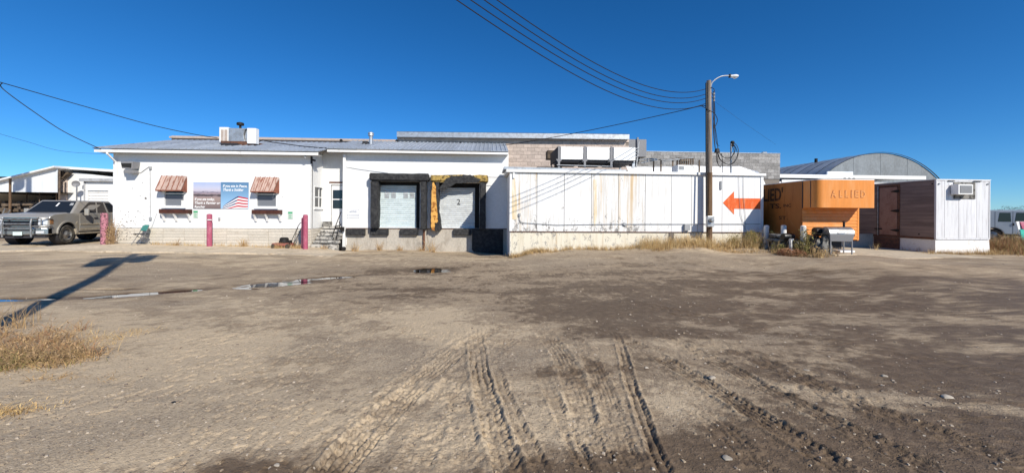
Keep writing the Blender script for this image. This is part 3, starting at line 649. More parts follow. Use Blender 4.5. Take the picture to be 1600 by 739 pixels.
# base courses: long cream strips, each its own piece
zb0 = gl - .15; rows = 7; rh = (zf - zb0 - .01) / rows
MB().box(xl + .02, xr - .02, YO + .03, YO + .15, zb0 - .3, zf - .002).build('base_backing', 'grime', office)
MB().box(xr - .15, xr - .03, YO + .03, YR + .25, zb0 - .3, zf - .002).build('base_backing', 'grime', office)
cut = [xl] + [P(q, 370, YO).x for q in (222, 255, 288, 320, 354.5, 387.5, 419.5, 441, 462)] + [xr]
mcache = {}
for i in range(len(cut) - 1):
    w = cut[i + 1] - cut[i] - .012
    mb = MB().box(-w / 2, w / 2, -.012, .03, .004, rh - .006); me_ = mb.mesh('base_strip', 'base', off=(0, 0, 0))
    for j in range(rows): piece('base_strip', me_, office, ((cut[i] + cut[i + 1]) / 2, YO + .008 * random.random(), zb0 + j * rh))
w = YR - YO - .02; me_ = MB().box(-.03, .012, -w / 2, w / 2, .004, rh - .006).mesh('base_strip', 'base', off=(0, 0, 0))
for j in range(rows): piece('base_strip', me_, office, (xr - .001, (YO + YR) / 2, zb0 + j * rh))
# roof
def tilt(mb, pivot, ang):
    return mb.xf(Matrix.Translation(pivot) @ Matrix.Rotation(ang, 4, 'X') @ Matrix.Translation(-Vector(pivot)))
def shed_roof(parent, x0, x1, y0, z0, y1, z1, n, ribs=3, th=.03, y2=None):
    """sheets laid side by side up the slope, each with its raised ribs; y2: also the slope behind the ridge"""
    ln = math.hypot(y1 - y0, z1 - z0); ang = math.atan2(z1 - z0, y1 - y0); w = (x1 - x0) / n
    rf = MB().box(x0, x1, y0 + .05, y1, -.02, -.008); rf.v = [(x, y, z0 + (y - y0) / (y1 - y0) * (z1 - z0) + z) for x, y, z in rf.v]
    roof = rf.build('roof', 'grime', parent)
    mb = MB().box(.002, w - .002, 0, ln, 0, th)
    for k in range(ribs): mb.prism([(w * (k + .5) / ribs - .035, th), (w * (k + .5) / ribs - .018, th + .035), (w * (k + .5) / ribs + .018, th + .035), (w * (k + .5) / ribs + .035, th)], 'y', -.002, ln)
    me_ = mb.mesh('roof_sheet', 'roof', off=(0, 0, 0))
    for i in range(n): piece('roof_sheet', me_, roof, (x0 + i * w, y0, z0 + random.uniform(0, .006)), (ang, 0, 0))
    if y2: q = MB(); q.add([(x0, y1, z1 + .02), (x1, y1, z1 + .02), (x1, y2, z0), (x0, y2, z0)], [(0, 1, 2, 3)]); q.build('back_slope', 'roof', roof)
    return roof
YE = YO - .43; eL = P(146, 232, YE); eR = P(497, 238, YE); ze = (eL.z + eR.z) / 2
shed_roof(office, eL.x, eR.x, YE - .04, ze + .0, 21.4, ze + 1.12, 11, y2=25.5)
MB().box(eL.x + .02, eR.x, YE, YE + .03, ze - .145, ze - .022).build('fascia', 'trim', office, bevel=.004)
MB().box(eL.x + .05, eR.x - .02, YE + .031, YO - .001, ze - .135, ze - .115).build('soffit', 'greytrim', office)
MB().prism([(YE + .032, ze - .11), (YE + .032, ze - .03), (21.3, ze + 1.05), (25.3, ze - .11)], 'x', xl + .1, xl + .16).build('gable_wall', 'white', office)
MB().prism([(YE + .05, ze - .11), (YE + .05, ze - .03), (21.3, ze + 1.05), (21.3, ze - .11)], 'x', xr - .1, xr - .04).build('gable_wall', 'white', office)
MB().box(xl, xr, YR + .3, 24.0, .1, zt - .1).build('rear_body', 'white', office)
# downspout at the left corner
d0 = P(166, 238, YE - .02); mb = MB(); xs_ = xl + .16
mb.tube([(d0.x, YE + .02, ze - .06), (d0.x, YE + .02, ze - .20), (xs_, YO - .05, ze - .52), (xs_, YO - .05, gl + .1)], .042, 8); mb.build('downspout', 'trim', office, smooth=True)
# old vine stain flakes at the left corner
mb = MB(); r = np.random.default_rng(3)
for i in range(190):
    x = xl + abs(r.normal(0, .55)); z = gl + .25 + abs(r.normal(0, .75)); s = r.uniform(.008, .03)
    if z < zf: y = YO - .015
    else: y = YO - .003
    k = r.integers(3, 6); a0 = r.random() * 6; mb.poly([(x + s * math.cos(a0 + 6.28 * q / k) * r.uniform(.5, 1.2), y, z + s * math.sin(a0 + 6.28 * q / k) * r.uniform(.5, 1.2)) for q in range(k)])
for px, py, s in ((228, 310, .06), (201, 331, .035), (216, 330, .04), (219, 332, .03), (441, 308, .02), (355, 259, .02), (386, 350, .02)):
    p = P(px, py, YO); k = 6; mb.poly([(p.x + s * math.cos(6.28 * q / k) * r.uniform(.4, 1.1), YO - .003, p.z + s * math.sin(6.28 * q / k) * r.uniform(.4, 1.1)) for q in range(k)])
tag(mb.build('stain_flakes', 'grime', office), kind='stuff')
# recess: door wall, door, porch post
mb = MB(); dl = xr + .02; dr = P(540, 320, 18.55).x + .3
dz0 = P(520, 353, YR).z; dz1 = P(520, 289, YR).z; dx0 = P(517, 320, YR).x; dx1 = dx0 + .98
wall_holes(mb, dl - .4, dr, .4, 4.68, YR, [(dx0, dx1, dz0, dz1)], .06); mb.build('recess_back', 'white_side', office)
door = MB().box(dx0 + .03, dx1 - .03, YR + .02, YR + .055, dz0, dz1 - .03).build('door', 'trim', office)
q0, q1 = P(520, 297, YR), P(535, 326, YR)
for a, b_ in ((q0.z, (q0.z + q1.z) / 2 + .03), ((q0.z + q1.z) / 2 - .03, q1.z)):
    MB().box(q0.x, dx1 - .16, YR + .010, YR + .021, b_, a).build('pane', 'pane', door)
MB().box(dx0 - .07, dx0 - .001, YR - .03, YR + .01, dz0, dz1 + .07).build('door_frame', 'trim', office); MB().box(dx0, dx1, YR - .03, YR + .01, dz1 + .001, dz1 + .07).build('door_frame', 'trim', office)
MB().box(P(515, 289, YR).x, dx1, YR - .05, YR - .031, dz1 + .08, dz1 + .15).build('door_header_trim', 'rustm', office)

# ================================================================== loading dock
YD = 18.55
dxl = P(538.5, 320, YD).x; dxr = P(794, 320, YD).x; dzf = 1.0; dzt = P(660, 240, YD).z
gd = gzf(-4, YD)
dock = thing('loading_dock', ((dxl + dxr) / 2, YD, gd), 'white loading dock with two roll up doors above a concrete foundation', 'building')
D1 = rect(590.5, 284, 656, 357, YD); D2 = rect(684, 286, 749, 357.6, YD)
D1 = (D1[0], D1[1], dzf + .012, D1[3]); D2 = (D2[0], D2[1], dzf + .012, D2[3])
mb = MB(); wall_holes(mb, dxl, dxr, dzf, dzt + .05, YD, [D1, D2], .22); mb.box(dxl - .001, dxl + .1, YD + .002, 21, .2, dzt); mb.build('front_wall', 'white', dock)
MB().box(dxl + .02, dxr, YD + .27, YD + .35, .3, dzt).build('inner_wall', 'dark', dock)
mb = MB(); n = 4; w = (dxr - dxl) / n
for i in range(n): mb.box(dxl + i * w + .006, dxl + (i + 1) * w - .006, YD + .02, YD + .4, gd - .6, dzf - .025)
mb.build('foundation', 'concrete', dock)
MB().box(dxl, dxr, YD + .03, YD + .4, gd - .6, dzf - .03).build('foundation_joint', 'grime', dock)
MB().box(dxl, dxr, YD - .004, YD + .05, dzf - .024, dzf + .01).build('edge_angle', 'rustm', dock)
def roll_door(r, hood, n, m):
    x0, x1, z0, z1 = r; zt_ = hood
    d = MB().box(x0, x1, YD + .235, YD + .26, z0, zt_).build('roll_door', 'grime', dock); h = (zt_ - z0) / n
    prof = [(YD + .234, 0), (YD + .212, h * .12), (YD + .200, h * .5), (YD + .212, h * .88), (YD + .234, h)]
    me_ = MB().prism(prof, 'x', x0 + .01, x1 - .01).mesh('slat', m, off=(0, 0, 0)); o0 = ROOT[dock.name]
    for i in range(n):
        q = piece('slat', me_, d, (0, 0, z0 + i * h + .0005)); q.scale.z = .97
    return d
top1 = P(620, 289.5, YD + .2).z; top2 = P(715, 293.2, YD + .2).z
E1 = P(651, 320, YD + .22).x; E2 = P(742.3, 320, YD + .22).x
d1 = roll_door((D1[0], E1, D1[2], D1[3]), top1, 22, 'slat'); d2 = roll_door((D2[0], E2, D2[2], D2[3]), top2, 20, 'slat2')
for e_, r_, t_, d_ in ((E1, D1, top1, d1), (E2, D2, top2, d2)): MB().box(e_ + .002, r_[1], YD + .12, YD + .26, r_[2], t_ - .001).build('side_shadow', 'dark', d_)  # dark strip standing in for the shadow cast by the right pad
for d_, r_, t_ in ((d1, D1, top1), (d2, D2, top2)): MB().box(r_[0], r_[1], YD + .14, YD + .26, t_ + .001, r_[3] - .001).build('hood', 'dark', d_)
# worn grey grid on the first door and numeral on the second
mb = MB()
for px in (601, 611.5, 630.5, 640.5):
    for k in range(4):
        a = rect(px, 300.5 + k * 2.4, px + 7, 302.0 + k * 2.4, YD + .198); mb.box(a[0], a[1], YD + .190, YD + .1975, a[2], a[3])
mb.build('vent_slots', 'greytrim', d1)
t = text_mb('2', .40); p = P(713.2, 320, YD + .19); place_text(t, p.x, YD + .192, p.z); t.build('numeral', 'inkblack', d2)
# shelters round the doors
def cushion(nm, x0, x1, y0, y1, z0, z1, m, parent=dock, wob=.012):
    mb = MB(); nx_, nz_ = max(int((x1 - x0) / .18), 1), max(int((z1 - z0) / .18), 1); bm = bmesh.new()
    mb.box(x0, x1, y0, y1, z0, z1)
    for p in mb.v: bm.verts.new(p)
    bm.verts.ensure_lookup_table()
    for f in mb.f: bm.faces.new([bm.verts[i] for i in f])
    bmesh.ops.bevel(bm, geom=bm.edges[:], offset=.035, segments=2, affect='EDGES')
    bmesh.ops.subdivide_edges(bm, edges=[e for e in bm.edges if e.calc_length() > .4], cuts=6, use_grid_fill=True)
    for v in bm.verts: v.co += Vector((random.uniform(-wob, wob), random.uniform(-wob, wob), random.uniform(-wob, wob)))
    bm.verts.index_update(); mb = MB(); mb.v = [tuple(v.co) for v in bm.verts]; mb.f = [tuple(v.index for v in f.verts) for f in bm.faces]; mb.m = [0] * len(mb.f); bm.free()
    return mb.build(nm, m, parent, smooth=True)
ys0 = YD - .42
a = rect(577, 271, 669.5, 282, ys0); cushion('shelter_header', a[0], a[1], ys0, YD - .002, a[2], a[3], 'black')
a = rect(578.5, 282.3, 590.5, 357, ys0); cushion('shelter_pad', a[0], a[1], ys0 + .03, YD - .002, dzf + .02, a[3] - .01, 'black')
a = rect(656.5, 282.3, 665.5, 360, ys0); cushion('shelter_pad', a[0], a[1], ys0 + .03, YD - .002, dzf - .05, a[3] - .01, 'black')
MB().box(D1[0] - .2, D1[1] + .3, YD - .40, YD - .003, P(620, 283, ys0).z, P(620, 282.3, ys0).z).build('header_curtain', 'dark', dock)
a = rect(672, 273, 762.5, 284, ys0); hd = cushion('shelter_header', a[0], a[1], ys0, YD - .002, a[2], a[3] - .02, 'tan', wob=.03); hd['label'] = 'torn tan foam header'
def ragged(nm, outline, y, th, m, jag=.03, parent=dock):
    pts = []
    for i in range(len(outline)):
        p, q = outline[i], outline[(i + 1) % len(outline)]; k = 6
        for j in range(k):
            t_ = j / k; c = P(p[0] + (q[0] - p[0]) * t_, p[1] + (q[1] - p[1]) * t_, y); pts.append((c.x + random.uniform(-jag, jag), c.z + random.uniform(-jag, jag)))
    mb = MB(); mb.prism(pts, 'y', y, y + th); return mb.build(nm, m, parent)
ragged('torn_flap', [(697, 279), (706, 275), (735, 273), (751, 281), (749, 285), (712, 287), (690, 300), (686, 296)], ys0 - .03, .02, 'black')
q = ragged('torn_pad', [(673, 290), (677, 284), (681, 292), (684, 310), (686.5, 340), (687, 358), (682, 361), (675, 359), (672.5, 352)], ys0 + .10, .10, 'foam', .015); q['label'] = 'torn pad showing yellow foam'
ragged('pad_cover', [(681, 284), (686, 285), (686.5, 305), (685.5, 330), (690, 358), (686, 359), (682.5, 320)], ys0 + .08, .30, 'black', .015)
ragged('pad_cover', [(672, 284), (676, 284), (674.5, 300), (673.6, 330), (673.4, 358), (671.8, 359)], ys0 + .08, .30, 'black', .012)
ragged('hanging_scrap', [(680, 349), (687, 346), (686, 360), (680, 362)], ys0 + .06, .03, 'black', .03)
a = rect(749.5, 284.5, 759, 357, ys0); cushion('shelter_pad', a[0], a[1], ys0 + .03, YD - .002, dzf - .02, a[3] - .01, 'black')
for x0, x1 in ((540, 570), (578.5, 606.5), (625, 652.5), (708.5, 736.5)):
    a = rect(x0, 357.6, x1, 367.8, YD - .12); MB().box(a[0], a[1], YD - .14, YD + .019, a[2], a[3]).build('dock_bumper', 'black', dock, bevel=.02)
a = rect(737.5, 358, 786, 394, YD - .03); MB().prism([(a[0], a[3]), (a[0], a[2] + .12), (a[0] + .10, a[2]), (a[1], a[2] - .1), (a[1], a[3])], 'y', YD - .05, YD + .019).build('shadow_rubber_sheet', 'black', dock, bevel=.01)  # black sheet deepens the shadow at the dock corner; taken as part rubber
p = P(662.5, 372, YD - .05); MB().cyl((p.x, YD - .05, gd - .2), (p.x, YD - .05, dzf - .03), .05, n=10).build('drain_pipe', 'rustm', dock, smooth=True)
# porch post, eave, roof
p0, p1 = P(535.6, 300, YD - .15).x, P(539.6, 300, YD - .15).x
MB().box(p0, p1, YD - .16, YD - .05, gzf(p0, YD) - .1, dzt - .1).build('porch_post', 'trim', dock)
YDE = YD - .43; fL, fR = P(500, 236, YDE), P(794.5, 238.6, YDE); zde = P(650, 235.3, YDE).z
shed_roof(dock, eR.x + .02, fR.x, YDE - .04, zde, 21.35, zde + .95, 10, ribs=4)
MB().box(eR.x + .025, fR.x - .01, YDE, YDE + .03, zde - .125, zde - .022).build('fascia', 'trim', dock, bevel=.004)
MB().box(eR.x + .03, fR.x - .02, YDE + .031, YD - .001, zde - .118, zde - .098).build('soffit', 'greytrim', dock)
MB().prism([(YDE + .04, zde - .095), (YDE + .04, zde - .03), (21.3, zde + .90), (21.3, zde - .095)], 'x', dxr - .12, dxr - .05).build('gable_wall', 'white', dock)
a = rect(629.5, 224.5, 788, 231.5, 21.2); MB().box(a[0], a[1], 21.19, 21.30, a[2] - .05, a[3]).build('wall_flashing', 'trim', dock)
MB().box(dxl + .1, dxr, 20.9, 21.1, 0, dzt + .2).build('rear_wall', 'white', dock)

# ================================================================== block building behind
YC = 21.45
bx0, bx1 = P(620.5, 210, YC).x, P(983, 216, YC).x; bz1 = P(800, 214, YC).z; gb = .1
cmu = thing('block_building', ((bx0 + bx1) / 2, YC, gb), 'tall beige concrete block building rising behind the loading dock', 'building')
MB().box(bx0 + .01, bx1 - .01, YC + .02, 30, gb, bz1).build('wall_core', 'mortar', cmu)
bm_ = MB().box(-.195, .195, 0, .05, .005, .195).mesh('block', 'cream', off=(0, 0, 0)); hb = MB().box(-.095, .095, 0, .05, .005, .195).mesh('block', 'cream', off=(0, 0, 0))
r_ = 0; z = bz1 - .2
while z > 4.05:
    x = bx0 + (.0 if r_ % 2 else .2); x += .2
    if r_ % 2 == 0: piece('block', hb, cmu, (bx0 + .1, YC - .03, z))
    while x + .2 <= bx1 + .01:
        if z > 5.05 or x > -1.1: piece('block', bm_, cmu, (x, YC - .03 + random.uniform(0, .006), z), (0, random.uniform(-.004, .004), 0))
        x += .4
    z -= .2; r_ += 1
a = rect(620, 206, 983.5, 211.5, YC - .35); zc = (a[2] + a[3]) / 2
c0, c1 = P(620, 205.8, YC - .35), P(983.5, 210, YC - .35); h = P(800, 206, YC - .35).z - P(800, 214, YC - .35).z
mb = MB(); mb.hexa([(c0.x, YC - .35, c0.z - h), (c1.x, YC - .35, c1.z - h), (c1.x, YC + .0, c1.z - h), (c0.x, YC, c0.z - h)], [(c0.x, YC - .35, c0.z), (c1.x, YC - .35, c1.z), (c1.x, YC, c1.z), (c0.x, YC, c0.z)])
mb.build('fascia', 'galv', cmu)
rfb = MB().add([(c0.x, YC - .37, c0.z + .004), (c1.x, YC - .37, c1.z + .004), (c1.x, 26, c1.z + .55), (c0.x + .4, 26, c0.z + .62)], [(0, 1, 2, 3)]).build('roof', 'roof', cmu)
MB().add([(c0.x + .4, 26, c0.z + .62), (c1.x, 26, c1.z + .55), (c1.x, 31, c1.z - .2), (c0.x, 31, c0.z - .2)], [(0, 1, 2, 3)]).build('back_slope', 'roof', rfb)

# low wing behind the office roof, seen as a pale strip
q0, q1 = P(268, 214.3, 24.5), P(622, 217.6, 24.5)
wing = thing('rear_wing', ((q0.x + q1.x) / 2, 24.5, .1), 'pale flat topped wing showing as a strip above the office roof', 'building')
MB().box(q0.x, q1.x, 24.5, 29, .1, q1.z - .03).build('wall', 'cream', wing); zz = P(445, 216.3, 24.4).z
MB().box(q0.x - .05, q1.x, 24.38, 24.49, zz - .10, zz + .0).build('parapet_cap', 'cream', wing)

# grey parapet block building on the right
YG = 23.4
h0, h1 = P(1000, 250, YG).x, P(1218.5, 250, YG).x; hz = P(1110, 239, YG).z
grey = thing('block_wing', ((h0 + h1) / 2, YG, .1), 'low wing of mottled grey concrete blocks behind the cooler', 'building')
MB().box(h0 + .01, h1 - .01, YG + .02, 29, .1, hz - .02).build('wall_core', 'mortar', grey)
bm2 = MB().box(-.195, .195, 0, .05, .004, .196).mesh('block', 'cmu', off=(0, 0, 0)); hb2 = MB().box(-.095, .095, 0, .05, .004, .196).mesh('block', 'cmu', off=(0, 0, 0))
for j in range(8):
    z = hz - .2 * (j + 1); x = h1 - (.2 if j % 2 else .4)
    if j % 2 == 0: piece('block', hb2, grey, (h1 - .1, YG - .03, z))
    while x > h0 - .3:
        piece('block', bm2, grey, (x, YG - .03 + random.uniform(0, .006), z)); x -= .4
MB().box(h0, h1, YG - .05, YG + .25, hz + .002, hz + .035).build('parapet_cap', 'galv', grey)
MB().box(P(1191, 238, YG + .1).x, P(1197, 238, YG + .1).x, YG + .02, YG + .2, hz + .036, hz + .12).build('roof_vent', 'steel', grey)
a = rect(983, 218, 1010, 245, 22.6)
mb = MB().box(a[0] - .3, a[1], 22.6, 23.25, a[2], a[3]); mb.box(P(995.5, 220, 22.5).x, P(998, 220, 22.5).x, 22.5, 22.599, a[2], a[3] + .1)
tag(mb.build('duct_casing', 'acgrille'), 'grey sheet metal duct casing standing behind the fan units', 'duct')
# white roofing foam bank
mb = MB(); r = np.random.default_rng(8); f0, f1 = P(984, 262, 19.6).x, P(1194, 262, 19.6).x; n = 70; k = 7; vs_ = []
for i in range(n + 1):
    x = f0 + (f1 - f0) * i / n; top = P(800 + (x / 19.6) * 560, 259.5, 19.6).z + .10 * (float(fbm(np.array(x * 1.7), np.array(3.3), 3, 2)) - .5) + .05
    if i > n - 9: top -= .05 * (i - n + 9) * (.6 + .4 * (i % 2))
    for j in range(k + 1):
        t = j / k; vs_.append((x, 19.4 + 1.2 * t, 3.2 + (top - 3.2) * math.sin(min(t * 2.2, 1.57)) + .03 * (float(fbm(np.array(x * 3), np.array(t * 6), 2, 6)) - .5)))
mb.add(vs_, [(i * (k + 1) + j, (i + 1) * (k + 1) + j, (i + 1) * (k + 1) + j + 1, i * (k + 1) + j + 1) for i in range(n) for j in range(k)])
tag(mb.build('foam_bank', 'foamroof', smooth=True), 'lumpy white roofing foam bank along the foot of the grey blocks', 'roofing')

# ================================================================== walk-in cooler
YK = 15.6
kx0, kx1 = P(797, 320, YK).x, P(1190, 320, YK).x; kz0 = 1.0; kz1 = 3.42
cooler = thing('cold_store', ((kx0 + kx1) / 2, YK, gzf(5, YK)), 'flat roofed white cold store box with worn panels and an orange arrow', 'building')
MB().box(kx0 + .02, kx1 - .02, YK + .03, 19.3, kz0, kz1).build('core', 'grime', cooler)
pxs = [797.5, 839, 881.5, 924, 966, 1008, 1049, 1080.5, 1090, 1128, 1189.5]
mk = ['cpanel_worn', 'cpanel', 'cpanel', 'cpanel_worn', 'cpanel_worn', 'cpanel', 'cpanel_clean', 'cpanel_clean', 'cpanel_clean', 'cpanel_clean']
for i in range(len(pxs) - 1):
    a, b_ = P(pxs[i], 320, YK).x, P(pxs[i + 1], 320, YK).x
    mb = MB(); w = (b_ - a - .020)
    mb.box(-w / 2, w / 2, -.012, .028, .018, kz1 - kz0 - .02)
    nb = max(int(w / .27), 1)
    for j in range(1, nb): mb.box(-w / 2 + w * j / nb - .006, -w / 2 + w * j / nb + .006, -.017, -.0125, .03, kz1 - kz0 - .03)
    q = piece('panel', mb.mesh('panel', mk[i], off=(0, 0, 0)), cooler, ((a + b_) / 2, YK + random.uniform(0, .006), kz0))
sm = MB().box(kx0 - .001, kx0 + .03, YK + .0, YD - .01, kz0 + .01, kz1).build('side_wall', 'cpanel_clean', cooler)
MB().box(kx1 - .03, kx1, YK, 19.3, kz0 + .01, kz1).build('side_wall', 'lowbounce', cooler)
MB().box(kx1 - .06, kx1 + .05, YK - .04, YK - .013, .3, kz1 + .02).build('corner_trim', 'trim', cooler)
MB().box(kx0 - .02, kx0 + .07, YK - .025, YK - .013, kz0 + .02, kz1).build('corner_trim', 'trim', cooler)
mb = MB(); mb.box(kx0 + .015, kx1 - .05, YK + .03, 19.3, -.6, kz0 - .015)
mb.build('plinth', 'cbase', cooler)
MB().box(kx0 + .0, kx0 + .0149, YK + .03, YD + .01, -.6, kz0 - .015).build('plinth_side', 'cpanel_clean', cooler)
MB().box(kx0, kx1 - .06, YK - .014, YK + .029, kz0 - .014, kz0 + .016).build('sill_strip', 'rustm', cooler)
# roof edge: two stepped metal bands
mb = MB(); e0, e1 = P(790, 263.5, YK - .1), P(1198, 274, YK - .1)
mb.hexa([(kx0 - .16, YK - .10, kz1 - .01), (kx1 + .12, YK - .10, kz1 - .035), (kx1 + .12, 19.35, kz1 + .1), (kx0 - .16, 19.35, kz1 + .12)],
        [(kx0 - .16, YK - .10, kz1 + .11), (kx1 + .12, YK - .10, kz1 + .065), (kx1 + .12, 19.35, kz1 + .2), (kx0 - .16, 19.35, kz1 + .24)]); mb.build('roof', 'trim', cooler)
mb = MB(); mb.hexa([(kx0 - .26, YK - .02, kz1 + .112), (kx0 + 4.8, YK - .02, kz1 + .092), (kx0 + 4.8, 18.4, kz1 + .212), (kx0 - .26, 18.4, kz1 + .235)],
                   [(kx0 - .26, YK - .02, kz1 + .215), (kx0 + 4.8, YK - .02, kz1 + .150), (kx0 + 4.8, 18.4, kz1 + .27), (kx0 - .26, 18.4, kz1 + .31)]); mb.build('roof_edge', 'galv', cooler)
MB().box(kx0 + .1, kx0 + .18, YK - .07, YK - .026, kz1 - .25, kz1 - .02).build('gutter_stub', 'trim', cooler)
# rust runs on two panels
def run(pts): 
    mb = MB(); q = [P(a, b_, YK - .02) for a, b_ in pts]; mb.poly([(v.x, YK - .0185, v.z) for v in q]); return mb.build('rust_run', 'ruststreak', cooler)
run([(801, 279), (804, 279), (808, 318), (809, 343), (800, 343), (799.5, 300)]); run([(927, 281), (932, 281), (932.5, 335), (931, 352), (928, 353), (928, 320)])
# painted arrow
ar = [(1129.5, 317), (1147, 299), (1147, 309.8), (1188, 310.3), (1188, 326.8), (1147, 326.3), (1147, 335.5)]
mb = MB(); q = [P(a, b_, YK - .02) for a, b_ in ar]; mb.prism([(v.x, v.z) for v in q], 'y', YK - .0215, YK - .0185); o = mb.build('painted_arrow', 'arrow', cooler); o['label'] = 'orange red arrow pointing left'
# conduit along the wall and boxes
mb = MB(); y = YK - .045; c = lambda a, b_: tuple(P(a, b_, y))
mb.tube([c(811.5, 336), c(811.6, 344), c(815, 348), c(835, 349.3), c(870, 351.5), c(960, 350.2), c(1188, 350)], .012, 6); mb.build('conduit', 'greypl', cooler)
for a, b_, d_, e_, dep_ in ((810, 333.5, 813.4, 338, .06), (974, 349, 978.5, 352.5, .05), (1068.5, 350.3, 1077, 360, .12), (1125.5, 283, 1128.5, 296, .04)):
    a_ = rect(a, b_, d_, e_, YK - .05); MB().box(a_[0], a_[1], YK - .02 - dep_, YK - .018, a_[2], a_[3]).build('junction_box', 'greypl', cooler, bevel=.006)
mb = MB(); mb.tube([c(1154.5, 275), c(1155, 300), c(1157, 335), c(1166, 362)], .008, 5); mb.tube([c(1161.5, 275), c(1162, 310), c(1165, 340), c(1164, 358)], .008, 5); mb.build('hanging_cable', 'greypl', cooler)
a_ = rect(1045, 364, 1053, 379, YK + .02); MB().box(a_[0], a_[1], YK + .0, YK + .028, a_[2], a_[3]).build('plinth_hatch', 'grime', cooler, bevel=.01)

# ================================================================== things fixed to the office
def awning(px0, px1, py0, py1, wx0, wx1, label):
    a = rect(px0, py0, px1, py1, YO); x0, x1 = a[0], a[1]; zt_ = a[3]; pr_ = .34
    L_, R_ = P(wx0, py1, YO - pr_), P(wx1, py1 + .5, YO - pr_); zl = (L_.z + R_.z) / 2
    t = thing('awning', ((x0 + x1) / 2, YO, zl), label, 'awning', 'rusted awnings over the office windows'); n = 5
    for i in range(n):
        f0, f1 = i / n, (i + 1) / n - .012
        q = [(x0 + (x1 - x0) * f0, YO - .02, zt_), (x0 + (x1 - x0) * f1, YO - .02, zt_), (L_.x + (R_.x - L_.x) * f1, YO - pr_, zl), (L_.x + (R_.x - L_.x) * f0, YO - pr_, zl)]
        mb = MB(); mb.hexa([(p[0], p[1], p[2] - .02) for p in (q[3], q[2], q[1], q[0])], [q[3], q[2], q[1], q[0]])
        u = Vector(q[0]); v = Vector(q[3]); mb.tube([u + Vector((.01, 0, .012)), v + Vector((.01, 0, .012))], .017, 4, 1); mb.build('sheet', ['awning', 'awning_rust'], t)
    for x, xo in ((x0, L_.x), (x1, R_.x)):
        mb = MB(); mb.add([(x, YO - .003, zt_ - .02), (xo, YO - pr_ + .01, zl - .02), (xo, YO - pr_ + .01, zl - .05), (x, YO - .003, zl - .08)], [(0, 1, 2, 3)]); mb.build('side_panel', 'awning_rust', t)
    MB().box(L_.x, R_.x, YO - pr_ - .012, YO - pr_ + .01, zl - .05, zl - .003).build('front_lip', 'awning_rust', t)
awning(253, 292.5, 275, 296.5, 242.5, 283, 'rusted metal awning over the left office window')
awning(399.5, 436.5, 277, 298.5, 391, 427, 'rusted metal awning over the right office window beside the banner')
def planter(px0, px1, py0, py1, label):
    a = rect(px0, py0, px1, py1, YO - .26)
    t = thing('planter_box', ((a[0] + a[1]) / 2, YO, a[2]), label, 'planter box', 'brown planter boxes under the office windows')
    MB().box(a[0], a[1], YO - .26, YO - .23, a[2], a[3]).build('front_board', 'brown', t, bevel=.004)
    MB().box(a[0], a[1], YO - .229, YO - .01, a[2], a[2] + .025).build('bottom_board', 'brown', t)
    MB().box(a[0], a[0] + .025, YO - .229, YO - .01, a[2] + .026, a[3]).build('end_board', 'brown', t)
    MB().box(a[1] - .025, a[1], YO - .229, YO - .01, a[2] + .026, a[3]).build('end_board', 'brown', t)
    for f in (.05, .47, .95):
        x = a[0] + (a[1] - a[0]) * f; z = a[2]
        MB().prism([(YO - .24, z - .002), (YO - .18, z - .002), (YO - .07, z - .14), (YO - .02, z - .26), (YO - .004, z - .28), (YO - .004, z - .34), (YO - .07, z - .33), (YO - .13, z - .16)], 'x', x - .035, x + .035).build('bracket', 'trim', t)
planter(248, 293.5, 327, 333.5, 'brown planter box on white brackets under the left office window')
planter(393, 436.5, 328, 334.5, 'brown planter box on white brackets under the right office window')

# banner sign with two halves
y = YO - .03
A = rect(302, 285, 344.7, 326, y); B = rect(345.0, 285, 388, 326, y)
ban = thing('banner_sign', ((A[0] + B[1]) / 2, YO, A[2]), 'wide printed banner with farm landscape and waving flag between two windows', 'sign')
m, N, L, b = new_mat('printed_landscape'); MT['land'] = m
tc = N.new('ShaderNodeTexCoord'); sp = N.new('ShaderNodeSeparateXYZ'); L.new(tc.outputs['Generated'], sp.inputs[0])
nz = noise(N, L, coords(N, L, (1.5, 1, 5), rnd=False), 3, 5, .65)
zz = mth(N, L, 'ADD', sp.outputs['Z'], mth(N, L, 'MULTIPLY', mth(N, L, 'SUBTRACT', nz, .5), .16))
cr = N.new('ShaderNodeValToRGB'); L.new(zz, cr.inputs[0]); e = cr.color_ramp; e.elements[0].position = 0; e.elements[0].color = (.16, .12, .12, 1); e.elements[1].position = 1; e.elements[1].color = (.36, .45, .68, 1)
for p_, c_ in ((.2, (.24, .18, .17)), (.38, (.33, .25, .23)), (.46, (.30, .23, .23)), (.48, (.06, .045, .05)), (.535, (.10, .08, .09)), (.55, (.28, .22, .25)), (.60, (.34, .28, .32)), (.62, (.17, .16, .22)), (.65, (.40, .36, .44)), (.67, (.52, .48, .56)), (.8, (.50, .52, .66))):
    q = e.elements.new(p_); q.color = c_ + (1,)
L.new(cr.outputs[0], b.inputs['Base Color']); b.inputs['Roughness'].default_value = .6
m, N, L, b = new_mat('printed_blue_sky'); MT['bluesky'] = m
tc = N.new('ShaderNodeTexCoord'); sp = N.new('ShaderNodeSeparateXYZ'); L.new(tc.outputs['Generated'], sp.inputs[0])
L.new(mixc(N, L, sp.outputs['Z'], (.30, .52, .76), (.085, .20, .36)), b.inputs['Base Color']); b.inputs['Roughness'].default_value = .6
MB().box(A[0], A[1], y, YO - .002, A[2], A[3]).build('landscape_print', 'land', ban)
rp = MB().box(B[0], B[1], y, YO - .002, B[2], B[3]).build('sky_print', 'bluesky', ban)
